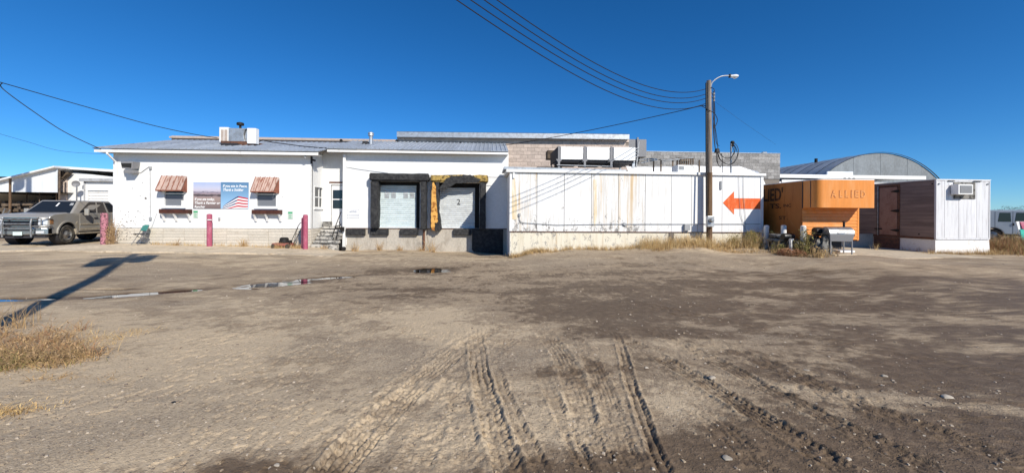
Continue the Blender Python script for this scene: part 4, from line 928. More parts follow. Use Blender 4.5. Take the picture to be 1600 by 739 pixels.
def lettering(parent, txt, px, py, Y, pw, ph, m, name='lettering', shear=.25, bold=.004, lift=.002):
    """words fitted to a pixel box: left px, baseline py, width pw, size ph"""
    p0, p1 = P(px, py, Y), P(px + pw, py, Y); s = abs(P(px, py - ph, Y).z - p0.z) / .70
    mb = text_mb(txt, s, shear, 1.0, bold); w = twidth(mb); k = (p1.x - p0.x) / w
    mb.v = [(v[0] * k, 0, v[2]) for v in mb.v]; place_text(mb, p0.x, Y - lift, p0.z); return mb.build(name, m, parent)
for tx, px, py, pw in (('If you ate today,', 304.0, 313.0, 31), ('Thank a Farmer or', 303.5, 318.8, 40), ('Rancher', 303.6, 324.8, 17)): lettering(ban, tx, px, py, y, pw, 3.9, 'signwhite')
for tx, px, py, pw in (('If you ate in Peace,', 348.0, 292.4, 38), ('Thank a Soldier', 348.0, 298.4, 32)): lettering(ban, tx, px, py, y, pw, 3.9, 'signwhite')
# the flag: wavy bands fanning out of the lower left corner of the print
def bz(t, s):                          # s 0..1 across the flag, t along
    x = 346.5 + 41.0 * t; top = 324.5 - 18.0 * min(1.0, t / .62) ** .85 + 3.2 * max(0.0, t - .62) / .38; bot = 327.5 + 3 * math.sin(t * 3.1) * (1 - t)
    return x, top + (bot - top) * s + .8 * math.sin(t * 9.0) * s
for i in range(9):
    for col, t0, t1 in (((('flagred', 'signwhite')[i % 2]), .0 if i > 4 else .64 - .03 * i, 1.0), (('flagblue', 'signwhite')[i % 2], .04, .64 - .03 * i)):
        if t1 < .9 and i > 4: continue
        mb = MB(); vs_ = []; n = 14
        for k_ in range(n + 1):
            t = t0 + (t1 - t0) * k_ / n
            for s in (i / 9, (i + 1) / 9):
                x, yy = bz(t, s); p = P(x, min(yy, 325.9), y); vs_.append((min(p.x, B[1] - .004), y - .0025, max(p.z, B[2] + .003)))
        mb.add(vs_, [(2 * k_, 2 * k_ + 2, 2 * k_ + 3, 2 * k_ + 1) for k_ in range(n)]); mb.build('flag_stripe', col, rp)

def notice(px0, px1, py0, py1, label, Y=YO):
    a = rect(px0, py0, px1, py1, Y - .02); t = thing('notice_sign', ((a[0] + a[1]) / 2, Y, a[2]), label, 'sign')
    MB().box(a[0], a[1], Y - .018, Y - .002, a[2], a[3]).build('plate', 'noticepale', t)
    h = a[3] - a[2]; e_ = .02
    MB().box(a[0] + e_, a[1] - e_, Y - .0205, Y - .0185, a[3] - .27 * h, a[3] - e_).build('green_band', 'greenpaint', t)
    for k_ in range(4): MB().box(a[0] + .05, a[1] - .05 - .03 * (k_ % 2), Y - .0205, Y - .0185, a[2] + h * (.12 + .15 * k_), a[2] + h * (.17 + .15 * k_)).build('print_line', 'greenpaint', t)
notice(301.5, 309.5, 329, 341, 'small green and white notice just below the banner')
notice(449.5, 457.5, 330.5, 342.5, 'small green and white notice right of the right window')
a = rect(341.0, 340, 343.4, 344, YO - .05); tag(MB().box(a[0], a[1], YO - .06, YO - .002, a[2], a[3]).build('outlet_box', 'greypl', bevel=.008), 'tiny grey outlet box on the wall below the banner', 'outlet box')
# flood light on the left
p = P(202, 258, YO - .3)
t = thing('flood_light', (p.x, YO, p.z - .2), 'grey flood light mounted high at the left end of the office', 'light')
MB().hexa([(p.x - .20, YO - .42, p.z - .16), (p.x + .18, YO - .38, p.z - .20), (p.x + .18, YO - .05, p.z - .14), (p.x - .20, YO - .05, p.z - .14)], [(p.x - .24, YO - .44, p.z + .12), (p.x + .22, YO - .40, p.z + .14), (p.x + .20, YO - .003, p.z + .16), (p.x - .22, YO - .003, p.z + .16)]).build('housing', 'acgrille', t, bevel=.02)
MB().hexa([(p.x - .18, YO - .435, p.z - .10), (p.x + .16, YO - .40, p.z - .13), (p.x + .16, YO - .36, p.z - .13), (p.x - .18, YO - .36, p.z - .10)], [(p.x - .20, YO - .46, p.z + .05), (p.x + .18, YO - .42, p.z + .06), (p.x + .18, YO - .38, p.z + .06), (p.x - .20, YO - .38, p.z + .05)]).build('lens', 'pane', t)
MB().hexa([(p.x - .16, YO - .36, p.z - .36), (p.x + .18, YO - .34, p.z - .36), (p.x + .18, YO - .06, p.z - .33), (p.x - .16, YO - .06, p.z - .33)], [(p.x - .17, YO - .37, p.z - .205), (p.x + .18, YO - .36, p.z - .21), (p.x + .18, YO - .06, p.z - .21), (p.x - .17, YO - .06, p.z - .205)]).build('ballast_box', 'acgrille', t, bevel=.015)
y = YO - .03; c = lambda a_, b_, yy=None: tuple(P(a_, b_, y if yy is None else yy))
cd = thing('wall_conduit', tuple(P(234.5, 343, YO)), 'thin white conduit dropping down the wall from the flood light', 'conduit')
MB().tube([c(209, 266), c(214, 270), c(220, 270), c(228, 264), c(233, 260.5), c(234.5, 262)], .012, 5).build('cord', 'greytrim', cd)
MB().tube([c(234.5, 262), c(234.8, 343)], .014, 6).build('pipe', 'greytrim', cd)
for py in (263, 342): a = rect(233, py - 2.5, 236.2, py + 2, YO - .05); MB().box(a[0], a[1], YO - .07, YO - .002, a[2], a[3]).build('fitting', 'greypl', cd, bevel=.006)
q_ = thing('stay_wire', tuple(P(228, 362, YO)), 'thin grey wire slanting down the white wall to the folding chair', 'wire')
MB().tube([c(245, 333), c(236, 358), c(230, 372)], .006, 4).build('strand', 'greytrim', q_)
# side camera and soffit lamp
x = xr; p = PX(488, 250, xr + .06)
t = thing('security_camera', (xr, p.y, p.z), 'small black camera high on the office side wall above the recess', 'camera')
MB().box(xr + .002, xr + .05, p.y - .06, p.y + .06, p.z - .17, p.z + .17).build('mount', 'inkblack', t, bevel=.01); MB().cyl((xr + .04, p.y, p.z), (xr + .22, p.y - .10, p.z - .04), .045, n=10).build('body', 'inkblack', t, smooth=True)
p = P(477, 247, YO - .3); tag(MB().lathe([(.001, .12), (.03, .12), (.06, .03), (.055, 0), (.001, 0)], (p.x, YO - .3, ze - .255), n=10).build('soffit_lamp', 'greypl', smooth=True), 'small dark lamp hanging under the eave near the recess', 'lamp')
# dock notice
a = rect(542.5, 327.5, 561, 341, YD - .01); t = thing('dock_notice', ((a[0] + a[1]) / 2, YD, a[2]), 'white notice board with grey lettering at the left end of the dock wall', 'sign')
MB().box(a[0], a[1], YD - .012, YD - .002, a[2], a[3]).build('board', 'signwhite', t)
for r_ in ((a[0], a[1], a[2], a[2] + .012), (a[0], a[1], a[3] - .012, a[3]), (a[0], a[0] + .012, a[2] + .012, a[3] - .012), (a[1] - .012, a[1], a[2] + .012, a[3] - .012), (a[0] + .02, a[1] - .02, a[2] + .155, a[2] + .170), (a[0] + .02, a[1] - .02, a[2] + .105, a[2] + .120)):
    MB().box(r_[0], r_[1], YD - .0145, YD - .0125, r_[2], r_[3]).build('border_line', 'ink', t)
lettering(t, 'NOTICE', 546, 332.2, YD - .012, 11, 2.6, 'ink', shear=0, lift=.003)
# loose cable across the dock wall
y = YD - .02; tag(MB().tube([c(540, 261), c(560, 264.5), c(585, 268), c(606, 270.5)], .010, 5).build('wall_cable', 'greytrim'), 'thin cable sagging over the dock wall to the first shelter', 'cable')
y = YD - .45; tag(MB().tube([c(762, 277), c(775, 277.5), c(788, 276)], .010, 5).build('wall_cable', 'cable'), 'thin cable running from the torn shelter to the cold store', 'cable')

# ================================================================== roof things
YA = 19.3
zr = lambda yy: ze + (yy - YE) * (1.12 / (21.4 - YE))
sw = thing('evaporative_cooler', tuple(P(373, 226, YA)), 'galvanised evaporative cooler with round cap on the office roof', 'cooler')
a = rect(342.5, 199, 357, 222, YA); lb = MB().box(a[0], a[1], YA, YA + 1.0, a[2], a[3]).build('louvre_box', 'trim', sw, bevel=.01)
MB().box(a[0] + .08, a[1] - .22, YA - .008, YA - .001, a[2] + .05, a[3] - .12).build('louvre_panel', 'cream', lb); MB().box(a[1] - .19, a[1] - .05, YA - .008, YA - .001, a[2] + .05, a[3] - .12).build('louvre_panel', 'cream', lb)
a = rect(357, 200.5, 380, 222, YA - .2); x0, x1, z0, z1 = a
MB().prism([(x0, z0), (x1 + .06, z0), (x1 + .0, z0 + .35), (x1 + .06, z0 + .6), (x1 + .22, z1), (x0, z1)], 'y', YA - .2, YA + .3).build('duct_elbow', 'galv', sw, bevel=.01)
a2 = rect(381, 201, 390, 222, YA - .15); MB().prism([(x1 + .07, z0), (a2[1], z0), (a2[1], z1 + .0), (x1 + .25, z1), (x1 + .10, z0 + .6), (x1 + .03, z0 + .35)], 'y', YA - .12, YA + .1).build('duct_elbow', 'galv', sw, bevel=.006)
a = rect(388.5, 200.5, 403, 224.5, YA - .35); MB().box(a2[1] + .003, a[1] - .10, YA - .35, YA - .08, a[2], a[3]).build('filter_box', 'trim', sw, bevel=.012)
p = P(375.5, 200, YA + .3); mb = MB(); mb.lathe([(.05, -.2), (.05, .1), (.15, .12), (.16, .17), (.15, .24), (.06, .27), (.001, .28)], (p.x, p.y, p.z), n=14); mb.build('vent_cap', 'iron', sw, smooth=True)
p0, p1 = P(346, 226, YA - .2), P(398, 226, YA - .2)
MB().box(p0.x, p1.x, YA - .25, YA + .9, zr(YA) - .05, P(370, 222.2, YA).z).build('platform', 'rustm', sw); MB().box(p0.x + .2, p1.x - .6, YA - .55, YA - .26, zr(YA - .4) + .01, zr(YA - .4) + .14).build('platform_rail', 'inkblack', sw)
MB().tube([c(404, 222, YA), c(410, 219, YA), c(424, 222.5, YA), c(470, 228.5, YA - .6), c(497, 231, YA - 1), c(530, 233, YA - 1.2)], .022, 5).build('supply_line', 'cable', sw)
YV = 19.8; p = P(579.5, 227, YV); zd = zde + (YV - YDE) * .95 / (21.35 - YDE)
t = thing('vent_stack', (p.x, YV, zd), 'thin metal vent stack standing on the dock roof', 'vent')
zt2 = P(579.5, 207, YV).z; MB().cyl((p.x, YV, zd - .1), (p.x, YV, zt2 - .18), .085, n=14).build('pipe', 'galv', t, smooth=True)
MB().lathe([(.075, 0), (.14, .02), (.12, .09), (.15, .11), (.14, .16), (.07, .21), (.001, .22)], (p.x, YV, zt2 - .20), n=14).build('cap', 'galv', t, smooth=True)
MB().lathe([(.30, -.06), (.10, .06)], (p.x, YV, zd), n=14).build('flashing', 'galv', t)
for px, py, s, lb_ in ((573, 224.5, .10, 'small black vent box beside the vent stack on the dock roof'),):
    p = P(px, py, YV + .1); tag(MB().hexa([(p.x - .2, YV, zd - .02), (p.x + .16, YV, zd - .02), (p.x + .16, YV + .3, zd + .03), (p.x - .2, YV + .3, zd + .03)], [(p.x - .2, YV + .05, zd + .22), (p.x + .04, YV + .05, zd + .22), (p.x + .04, YV + .3, zd + .22), (p.x - .2, YV + .3, zd + .22)]).build('roof_vent', 'inkblack'), lb_, 'vent')
for px, py, lb_ in ((533, 219.3, 'leftmost small dark snow guard on the strip behind the dock roof'), (620, 220, 'small dark knob at the corner of the block building')):
    p = P(px, py, 21.3); tag(MB().lathe([(.001, 0), (.07, 0), (.09, .05), (.05, .12), (.001, .13)], (p.x, 21.3, p.z - .07), n=8).build('snow_guard', 'iron', smooth=True), lb_, 'roof fitting')
for i, px in enumerate((651, 686, 720)):
    p = P(px, 222.6 + i * .3, 21.25); tag(MB().lathe([(.001, 0), (.06, 0), (.08, .05), (.04, .11), (.001, .12)], (p.x, 21.25, p.z - .06), n=8).build('snow_guard', 'iron', smooth=True), ['first dark knob from the left on the white flashing below the blocks', 'second dark knob from the left on the white flashing below the blocks', 'third dark knob from the left on the white flashing below the blocks'][i], 'roof fitting', 'dark knobs along the white flashing')

# three fan condenser on the cold store roof
YF = 16.55; zk = lambda x, yy: kz1 + .08 + .03 * (yy - YK)
F_ = thing('condenser_unit', tuple(P(925, 263, YF)), 'white three fan condenser standing on legs on the cold store roof', 'condenser')
for i, (x0, x1) in enumerate(((876, 911.5), (917, 952.5), (959, 993))):
    a = rect(x0, 229.5 + .4 * i, x1, 249.3 + .7 * i, YF)
    MB().box(a[0], a[1], YF, YF + 2.0, a[2], a[3]).build('cabinet', 'trim', F_, bevel=.01)
    MB().lathe([(.44, -.02), (.46, .05), (.44, .09), (.36, .10), (.34, .02), (.001, .02)], ((a[0] + a[1]) / 2, YF + .95, a[3]), n=24).build('fan_shroud', 'iron', F_, smooth=True)
    for s in range(5):
        t_ = s * 1.2566; cx_, cy_ = (a[0] + a[1]) / 2, YF + .95
        if s < 4: MB().add([(cx_, cy_, a[3] + .06), (cx_ + .33 * math.cos(t_), cy_ + .33 * math.sin(t_), a[3] + .05), (cx_ + .33 * math.cos(t_ + .5), cy_ + .33 * math.sin(t_ + .5), a[3] + .08)], [(0, 1, 2)]).build('fan_blade', 'steel', F_)
    MB().box(a[0] + .04, a[1] - .04, YF + .1, YF + 1.9, a[2] - .10, a[2] - .001).build('coil_bottom', 'inkblack', F_)
for px in (873.5, 914, 955.5):
    a = rect(px - 1.6, 228.5, px + 1.6, 262.5, YF - .04)
    MB().box(a[0], a[1], YF - .04, YF - .002, a[2], a[3]).build('leg', 'acgrille', F_)
    MB().prism([(a[0] - .09, a[3] - .56), (a[1] + .11, a[3] - .56), (a[1] + .03, a[2] + .28), (a[0] - .02, a[2] + .28)], 'y', YF - .035, YF - .004).build('leg_gusset', 'acgrille', F_)
a = rect(988, 252, 992, 262.5, YF + .3); MB().box(a[0], a[1], YF + .3, YF + .4, a[2], a[3]).build('leg', 'galv', F_)
a = rect(870, 257.6, 957, 259.6, YF - .08); MB().tube([(a[0], YF - .08, (a[2] + a[3]) / 2), (a[1], YF - .08, (a[2] + a[3]) / 2 - .03)], .022, 6).build('pipe', 'greypl', F_)
l0 = rect(873, 229, 875, 250, YF); MB().box(l0[0] - .055, l0[0] - .006, YF + .02, YF + 1.98, l0[2], l0[3] - .02).build('end_coil', 'inkblack', F_)
MB().box(l0[0] - .02, l0[0] + .02, YF + 1.85, YF + 1.95, kz1 + .2, l0[2]).build('leg', 'galv', F_); r0 = rect(957, 230, 994, 250, YF); MB().box(r0[1] - .1, r0[1] - .03, YF + 1.85, YF + 1.95, kz1 + .2, r0[2]).build('leg', 'galv', F_)
a = rect(855.5, 235, 866, 248, 19.0); tag(MB().box(a[0], a[1], 19.0, 19.6, a[2], a[3]).build('control_box', 'wood', bevel=.01), 'small brown grey box behind the left end of the condenser', 'box')
p = P(850, 262, 18.0); tag(MB().hexa([(p.x - .5, 17.8, kz1 + .14), (p.x + .9, 17.8, kz1 + .14), (p.x + .9, 18.3, kz1 + .14), (p.x - .5, 18.3, kz1 + .14)], [(p.x - .35, 17.9, kz1 + .52), (p.x + .85, 17.9, kz1 + .52), (p.x + .85, 18.2, kz1 + .52), (p.x - .35, 18.2, kz1 + .52)]).build('motor_housing', 'inkblack', bevel=.03), 'low black motor housing on the roof left of the condenser', 'motor')
mb = MB()
for k_ in range(4): mb.tube([c(993, 233 + 4.2 * k_, YF + .5), c(998, 231 + 4.2 * k_, YF + .8)], .022, 5)
mb.tube([c(994, 262, YF + .5), c(996.5, 240, YF + .6), c(998, 222, YF + .9)], .035, 6); tag(mb.build('riser_pipe', 'greypl'), 'grey riser with ladder like brackets at the right end of the condenser', 'pipe')

# pipe rack on the roof
YP = 17.6
rk = thing('pipe_rack', tuple(P(1040, 266, YP)), 'weathered rack of dark pipes on thin legs on the cold store roof', 'pipe rack')
for px, t_ in ((1021.5, 250), (1033, 249), (1051.5, 249), (1058.5, 247), (1063, 249), (1093, 250)):
    p0, p1 = P(px, 268, YP), P(px, t_, YP); MB().box(p0.x - .028, p0.x + .028, YP, YP + .05, kz1, p1.z).build('post', 'wood', rk)
mb = MB(); 
for a_ in ([(998, 250), (1018, 248.5), (1040, 250.5), (1062, 248), (1084, 246.5)], [(1001, 255), (1015, 251.5), (1032, 249.5)], [(1034, 254), (1046, 250.5), (1062, 249.5)]): mb.tube([c(q[0], q[1], YP - .06) for q in a_], .030, 6)
mb.build('pipe', 'steel', rk)
for k_ in range(7): p0, p1 = P(1062 + k_ * 3.4, 262, YP + .2), P(1062 + k_ * 3.4, 247.5, YP + .2); MB().box(p0.x - .03, p0.x + .03, YP + .16, YP + .2, p0.z, p1.z).build('slat', 'wood', rk)
for t_ in (247, 261): p0, p1 = P(1060, t_, YP + .2), P(1085, t_, YP + .2); MB().box(p0.x, p1.x, YP + .21, YP + .26, p0.z - .03, p0.z + .03).build('rail', 'wood', rk)
a = rect(1059, 258, 1090, 269, 16.9); t = thing('roof_unit', ((a[0] + a[1]) / 2, 16.9, kz1), 'low white louvred unit on the cold store roof under the pipe rack', 'roof unit')
MB().box(a[0], a[1], 16.9, 17.5, kz1, a[3]).build('case', 'trim', t, bevel=.02)
for k_ in range(5): MB().box(a[0] + .06 + k_ * .05, a[0] + .08 + k_ * .05, 16.88, 16.899, a[2] + .1, a[3] - .06).build('louvre', 'steel', t)
MB().lathe([(.17, 0), (.17, .03), (.14, .03)], ((a[0] + a[1]) / 2 + .12, 16.89, a[2] + .14), 'y', 18).build('fan_ring', 'iron', t)
# service mast on the roof
YM = 15.95
mast = thing('service_mast', tuple(P(1142, 266, YM)), 'grey service mast with weatherhead and looping black cables on the cold store roof', 'mast')
p0, p1 = P(1142, 268, YM), P(1142, 225, YM); MB().cyl((p0.x, YM, kz1), (p0.x, YM, p1.z), .035, n=10).build('pipe', 'steel', mast, smooth=True)
MB().lathe([(.05, -.12), (.06, 0), (.09, .05), (.06, .12), (.001, .13)], (p0.x + .06, YM, p1.z), n=12).build('weatherhead', 'iron', mast, smooth=True)
def spl(pts, n=6):
    pts = [Vector(p) for p in pts]; out = []
    for i in range(len(pts) - 1):
        a_, b_, c_, d_ = pts[max(i - 1, 0)], pts[i], pts[i + 1], pts[min(i + 2, len(pts) - 1)]
        for k_ in range(n):
            t_ = k_ / n; out.append(.5 * ((2 * b_) + (c_ - a_) * t_ + (2 * a_ - 5 * b_ + 4 * c_ - d_) * t_ * t_ + (3 * b_ - a_ - 3 * c_ + d_) * t_ ** 3))
    return out + [pts[-1]]
YW = 15.35
def drop(pts, r, y0=YW, y1=YM): n = len(pts) - 1; return MB().tube(spl([c(q[0], q[1], y0 + (y1 - y0) * i / n) for i, q in enumerate(pts)]), r, 5)
for pts, r in (([(1121, 235), (1123, 246), (1130, 254), (1139, 257), (1148, 252), (1154, 240), (1152, 229), (1146, 223)], .014), ([(1121, 236), (1126, 250), (1138, 257.5), (1147, 254), (1152, 243), (1150, 232), (1144, 223)], .014),
               ([(1122, 236), (1128, 244), (1136, 247.5), (1143, 245), (1148, 238), (1148, 230), (1144, 224)], .014), ([(1119, 238), (1120, 252), (1125, 261), (1127, 256)], .011), ([(1120, 238), (1122, 256), (1126, 262)], .011), ([(1127, 240), (1129, 255), (1128.5, 282)], .014), ([(1142, 226), (1147, 236), (1143, 246), (1140, 252)], .012)):
    drop(pts, r).build('cable_loop', 'cable', mast)

# ================================================================== utility pole with lamp, and the wires
YW0 = 15.28
pb, pt_ = P(1107.5, 382, YW0), P(1107.5, 126.5, YW0)
pole = thing('utility_pole', (pb.x, YW0, gzf(pb.x, YW0)), 'tall weathered wooden utility pole with a curved lamp arm before the cold store', 'utility pole')
zm = P(1107, 270, YW0).z
MB().tube([(pb.x + .02, YW0, gzf(pb.x, YW0) - .3), (pb.x + .012, YW0, zm)], [.118, .106], 14).build('shaft', 'pole', pole, smooth=True)
MB().tube([(pb.x + .012, YW0, zm), (pt_.x, YW0, pt_.z)], [.106, .090], 14).build('shaft_top', 'poletop', pole, smooth=True)
c = lambda a_, b_, yy=YW0: tuple(P(a_, b_, yy))
arm = MB().tube(spl([c(1111, 135), c(1112.5, 130), c(1118, 124.5), c(1127, 119.8), c(1136, 118.8), c(1141, 119.2)]), .024, 8).build('lamp_arm', 'galv', pole, smooth=True)
p = P(1146.5, 120, YW0); lm = MB().lathe([(.001, -.17), (.055, -.16), (.075, -.05), (.095, .06), (.075, .15), (.001, .18)], (0, 0, 0), 'x', 14); lm.v = [(p.x + x, YW0 + y * 1.2, p.z + z * .75 + .01) for x, y, z in lm.v]; hd_ = lm.build('lamp_head', 'trim', pole, smooth=True)
lm = MB().lathe([(.07, 0), (.06, -.035), (.03, -.06), (.001, -.065)], (p.x + .05, YW0, p.z - .03), n=12).build('lens', 'lens', hd_, smooth=True)
MB().box(p.x - .20, p.x - .14, YW0 - .05, YW0 + .05, p.z - .05, p.z + .09).build('photo_cell', 'inkblack', hd_, bevel=.01)
a = rect(1104.5, 337.5, 1115, 354.5, YW0 - .2); mbx = MB().box(a[0], a[1], YW0 - .26, YW0 - .12, a[2], a[3]).build('meter_box', 'galv', pole, bevel=.015)
MB().lathe([(.09, 0), (.09, -.10), (.07, -.13), (.001, -.135)], ((a[0] + a[1]) / 2 - .01, YW0 - .261, (a[2] + a[3]) / 2 + .05), 'y', 16).build('meter', 'steel', mbx, smooth=True)
MB().tube([c(1103.4, 130, YW0 - .07), c(1103.6, 250, YW0 - .08), c(1104, 338, YW0 - .13)], .035, 6).build('riser_conduit', 'cable', pole)
for k_, py in enumerate((147, 152, 157)):
    q = P(1115.6, py, YW0); MB().lathe([(.02, -.05), (.05, -.03), (.03, 0), (.05, .03), (.02, .05)], (q.x, YW0, q.z), n=10).build('insulator', 'greypl', pole, smooth=True)
MB().tube([c(1114, 143), c(1115.6, 145), c(1115.6, 162)], .016, 5).build('insulator_bracket', 'iron', pole)
for pts, r in (([(1111, 137), (1115, 139), (1116.5, 143), (1115.5, 150), (1115, 170), (1114.5, 200), (1117.5, 232), (1121, 237)], .014), ([(1112, 145), (1114.5, 152), (1113.5, 165), (1116, 190), (1120, 215), (1122, 235)], .013), ([(1112, 152), (1116, 160), (1116.5, 185), (1117.5, 210), (1120, 225), (1124, 228)], .013),
               ([(1095, 165.5), (1102, 169), (1108, 173), (1116, 177), (1121, 187), (1119, 195), (1116, 200)], .015), ([(1116, 158), (1117, 175), (1115.5, 205), (1118, 236)], .016)):
    MB().tube(spl([c(q[0], q[1], YW0 - .12 if q[0] < 1112 else YW0) for q in pts]), r, 5).build('drop_cable', 'cable', pole)
q = P(1120.5, 235, YW0); MB().hexa([(q.x - .09, YW0 - .08, q.z - .10), (q.x + .09, YW0 - .08, q.z - .10), (q.x + .09, YW0 + .08, q.z - .10), (q.x - .09, YW0 + .08, q.z - .10)], [(q.x - .06, YW0 - .06, q.z + .07), (q.x + .06, YW0 - .06, q.z + .07), (q.x + .06, YW0 + .06, q.z + .07), (q.x - .06, YW0 + .06, q.z + .07)]).build('splice_box', 'cable', pole, bevel=.02)
# four wires sagging from the pole to a pole behind the viewer
dh = Vector((-.79, -.61, 0)).normalized()
WL = ['top wire of the four sagging from the pole to the upper left', 'second wire from the top of the four sagging to the upper left', 'third wire from the top of the four sagging to the upper left', 'lowest wire of the four sagging from the pole to the upper left']
FARZ = []
for k_, (py, px0) in enumerate(((139.0, 776), (147.0, 756), (153.5, 735), (161.5, 713))):
    A_ = P(1104, py, YW0); a0, b0, v0 = ray(px0, 0)
    det = dh.x * (-b0) - dh.y * (-a0); rx_, ry_ = -A_.x, -A_.y
    s1 = (rx_ * (-b0) - ry_ * (-a0)) / det; t1 = (dh.x * ry_ - dh.y * rx_) / det
    z1 = HC - v0 * t1; S = 30.0; zB = 8.2 - .3 * k_
    a1, b1, v1 = ray(1000, (131.5, 142, 150.5, 162)[k_]); det = dh.x * (-b1) - dh.y * (-a1); s2 = (rx_ * (-b1) - ry_ * (-a1)) / det; z2 = HC - v1 * (dh.x * ry_ - dh.y * rx_) / det
    bb, cc, dd = np.linalg.solve(np.array([[q, q * q, q ** 3] for q in (s1, s2, S)]), [z1 - A_.z, z2 - A_.z, zB - A_.z])
    mb = MB(); mb.tube([(A_.x + dh.x * s, A_.y + dh.y * s, A_.z + bb * s + cc * s * s + dd * s ** 3) for s in np.linspace(0, S, 70)], .0125, 5)
    tag(mb.build('power_wire', 'cable'), WL[k_], 'wire', 'power wires sagging to the pole'); FARZ.append(zB)
def span(pts, r, label, ys_=None, cat='wire', nm='power_wire'):
    tag(MB().tube(spl(pts, 8), r, 5).build(nm, 'cable'), label, cat)
span([c(1103, 167, YW0), c(1095, 166, YW0 + .2), c(1050, 176.5, 16.2), c(960, 196, 17.4), c(880, 212, 18.6), c(820, 222.5, 19.6), c(789, 227, 20.4), c(740, 230.5, 19.6), c(690, 234, 18.4), c(640, 234.5, 18.2), c(600, 234, 18.3)], .016, 'black cable drooping from the pole to the dock roof and lying along it')
span([c(1118, 160, YW0), c(1168, 196, 18.5), c(1212, 226, 23)], .004, 'very thin faint wire running down right from the pole')
span([c(4, 130, 15.5), c(60, 146, 16.2), c(130, 166, 17.0), c(230, 194, 18.2), c(300, 209.5, 19.0), c(340, 216, YA)], .016, 'upper of two black cables running from the left edge to the roof cooler')
span([c(4, 130, 15.5), c(1, 135, 15.6), c(14, 147, 15.7), c(50, 173, 16.1), c(100, 206, 16.6), (eL.x + .3, YE, ze - .03)], .016, 'lower of two black cables ending at the left tip of the office eave')
span([c(-60, 112, 14.8), c(4, 130, 15.5)], .016, 'short black cable entering at the left edge where two cables meet')
span([c(-30, 201, 26), c(40, 221, 27), c(95, 236, 28), c(160, 240.5, 29), c(230, 240, 30)], .010, 'thin faint wire passing behind the left end of the office roof')
# poles outside the view: their shadows fall into it
def far_pole(x, y, h, label, cans, r=.17):
    z = gzf(x, y); t = thing('utility_pole', (x, y, z), label, 'utility pole')
    MB().tube([(x, y, z - .2), (x, y, z + h)], [r, r * .72], 12).build('shaft', 'pole', t, smooth=True)
    w_ = Vector((SUN.y, -SUN.x, 0)).normalized()
    for s, zz in cans:
        cx_, cy_ = x + w_.x * s, y + w_.y * s
        MB().lathe([(.001, 0), (.29, .02), (.30, .1), (.30, 1.05), (.32, 1.08), (.24, 1.2), (.001, 1.25)], (cx_, cy_, z + zz), n=16).build('transformer', 'greypl', t, smooth=True)
        MB().tube([(x, y, z + zz + .5), (cx_, cy_, z + zz + .5)], .04, 6).build('bracket', 'iron', t)
    MB().tube([(x - w_.x * 1.1, y - w_.y * 1.1, z + h - .25), (x + w_.x * 1.1, y + w_.y * 1.1, z + h - .25)], .055, 6).build('crossarm', 'wood', t)
    return t
ps = onground(205, 396); dy_ = ps.y - 1.0; hh_ = dy_ * .82 + ps.z
far_pole(ps.x + .655 * dy_, 1.0, hh_, 'utility pole with two transformers casting its shadow over the yard', ((.43, hh_ - 1.9), (-.43, hh_ - 2.2)), .165)
q = P(45, 280, 27); t_ = 9.0; far_pole(q.x + .64 * t_, q.y - t_, q.z + .82 * t_ + .9, 'utility pole left of the yard with a transformer throwing its shadow on the shed', ((-.5, q.z + .82 * t_ - .55),), .20)
B_ = P(1104, 150, YW0) + dh * 30; far_pole(B_.x, B_.y, 8.6, 'utility pole behind the yard carrying the four sagging wires', ())

# ================================================================== orange van body trailer
Yo = 14.05; ox0 = P(1254, 330, Yo).x; ox1 = P(1341.5, 330, Yo).x; oz0 = P(1300, 374.5, Yo).z; ozt = P(1270, 283.5, Yo).z
og = gzf(14.5, Yo)
orange = thing('orange_trailer', ((ox0 + ox1) / 2, Yo, og), 'faded orange moving van trailer with overhanging nose and old lettering', 'trailer')
yb = 21.5; n = 7
MB().box(ox0 + .03, ox1 - .03, Yo + .05, yb, oz0, ozt - .02).build('core', 'inkblack', orange)
for i in range(n):
    y0 = Yo + .02 + (yb - Yo) * (i / n) ** 1.1; y1 = Yo + .02 + (yb - Yo) * ((i + 1) / n) ** 1.1
    MB().box(ox0 + .005 * (i % 2), ox0 + .04, y0 + .008, y1 - .008, oz0 - .05, ozt).build('side_panel', 'orange_shaded', orange)
MB().box(ox1 - .04, ox1, Yo + .02, yb, oz0 - .05, ozt).build('side_panel', 'orange_shaded', orange)
zn0 = P(1300, 324.5, 13.37).z; nb = 10; h = (zn0 + .02 - oz0) / nb
for j in range(nb):
    MB().prism([(Yo + .01, oz0 + j * h), (Yo - .012, oz0 + j * h + .004), (Yo + .002, oz0 + (j + 1) * h - .004), (Yo + .02, oz0 + (j + 1) * h - .003)], 'x', ox0 + .002, ox1 - .06).build('front_board', 'orange', orange)
MB().box(ox1 - .058, ox1 + .01, Yo - .015, Yo + .05, oz0 - .02, zn0).build('corner_post', 'orange', orange)
rl = .24; pts = [(ox0, Yo + .008)]
yn = Yo - .68
for k_ in range(9): t_ = math.pi + math.pi / 2 * k_ / 8; pts.append((ox0 + rl + rl * math.cos(t_), yn + rl + rl * math.sin(t_)))
for k_ in range(9): t_ = 1.5 * math.pi + math.pi / 2 * k_ / 8; pts.append((ox1 - .12 + .1 * math.cos(t_), yn + .1 + .1 * math.sin(t_)))
pts.append((ox1 - .02, Yo + .008)); nose = MB().prism(pts, 'z', zn0, ozt).build('nose', 'orange', orange, smooth=True)
MB().box(ox0 - .006, ox0 - .0005, yn + .30, yn + .33, zn0 + .01, ozt - .01).build('seam', 'inkblack', nose); MB().box(ox0 - .012, ox0 - .0005, Yo - .02, Yo + .02, zn0 - .02, ozt).build('seam', 'inkblack', nose)
mb = MB(); mb.prism([(x * 1.0, y) for x, y in pts], 'z', ozt + .002, ozt + .035); rf_ = mb.build('roof_edge', 'trim', orange)
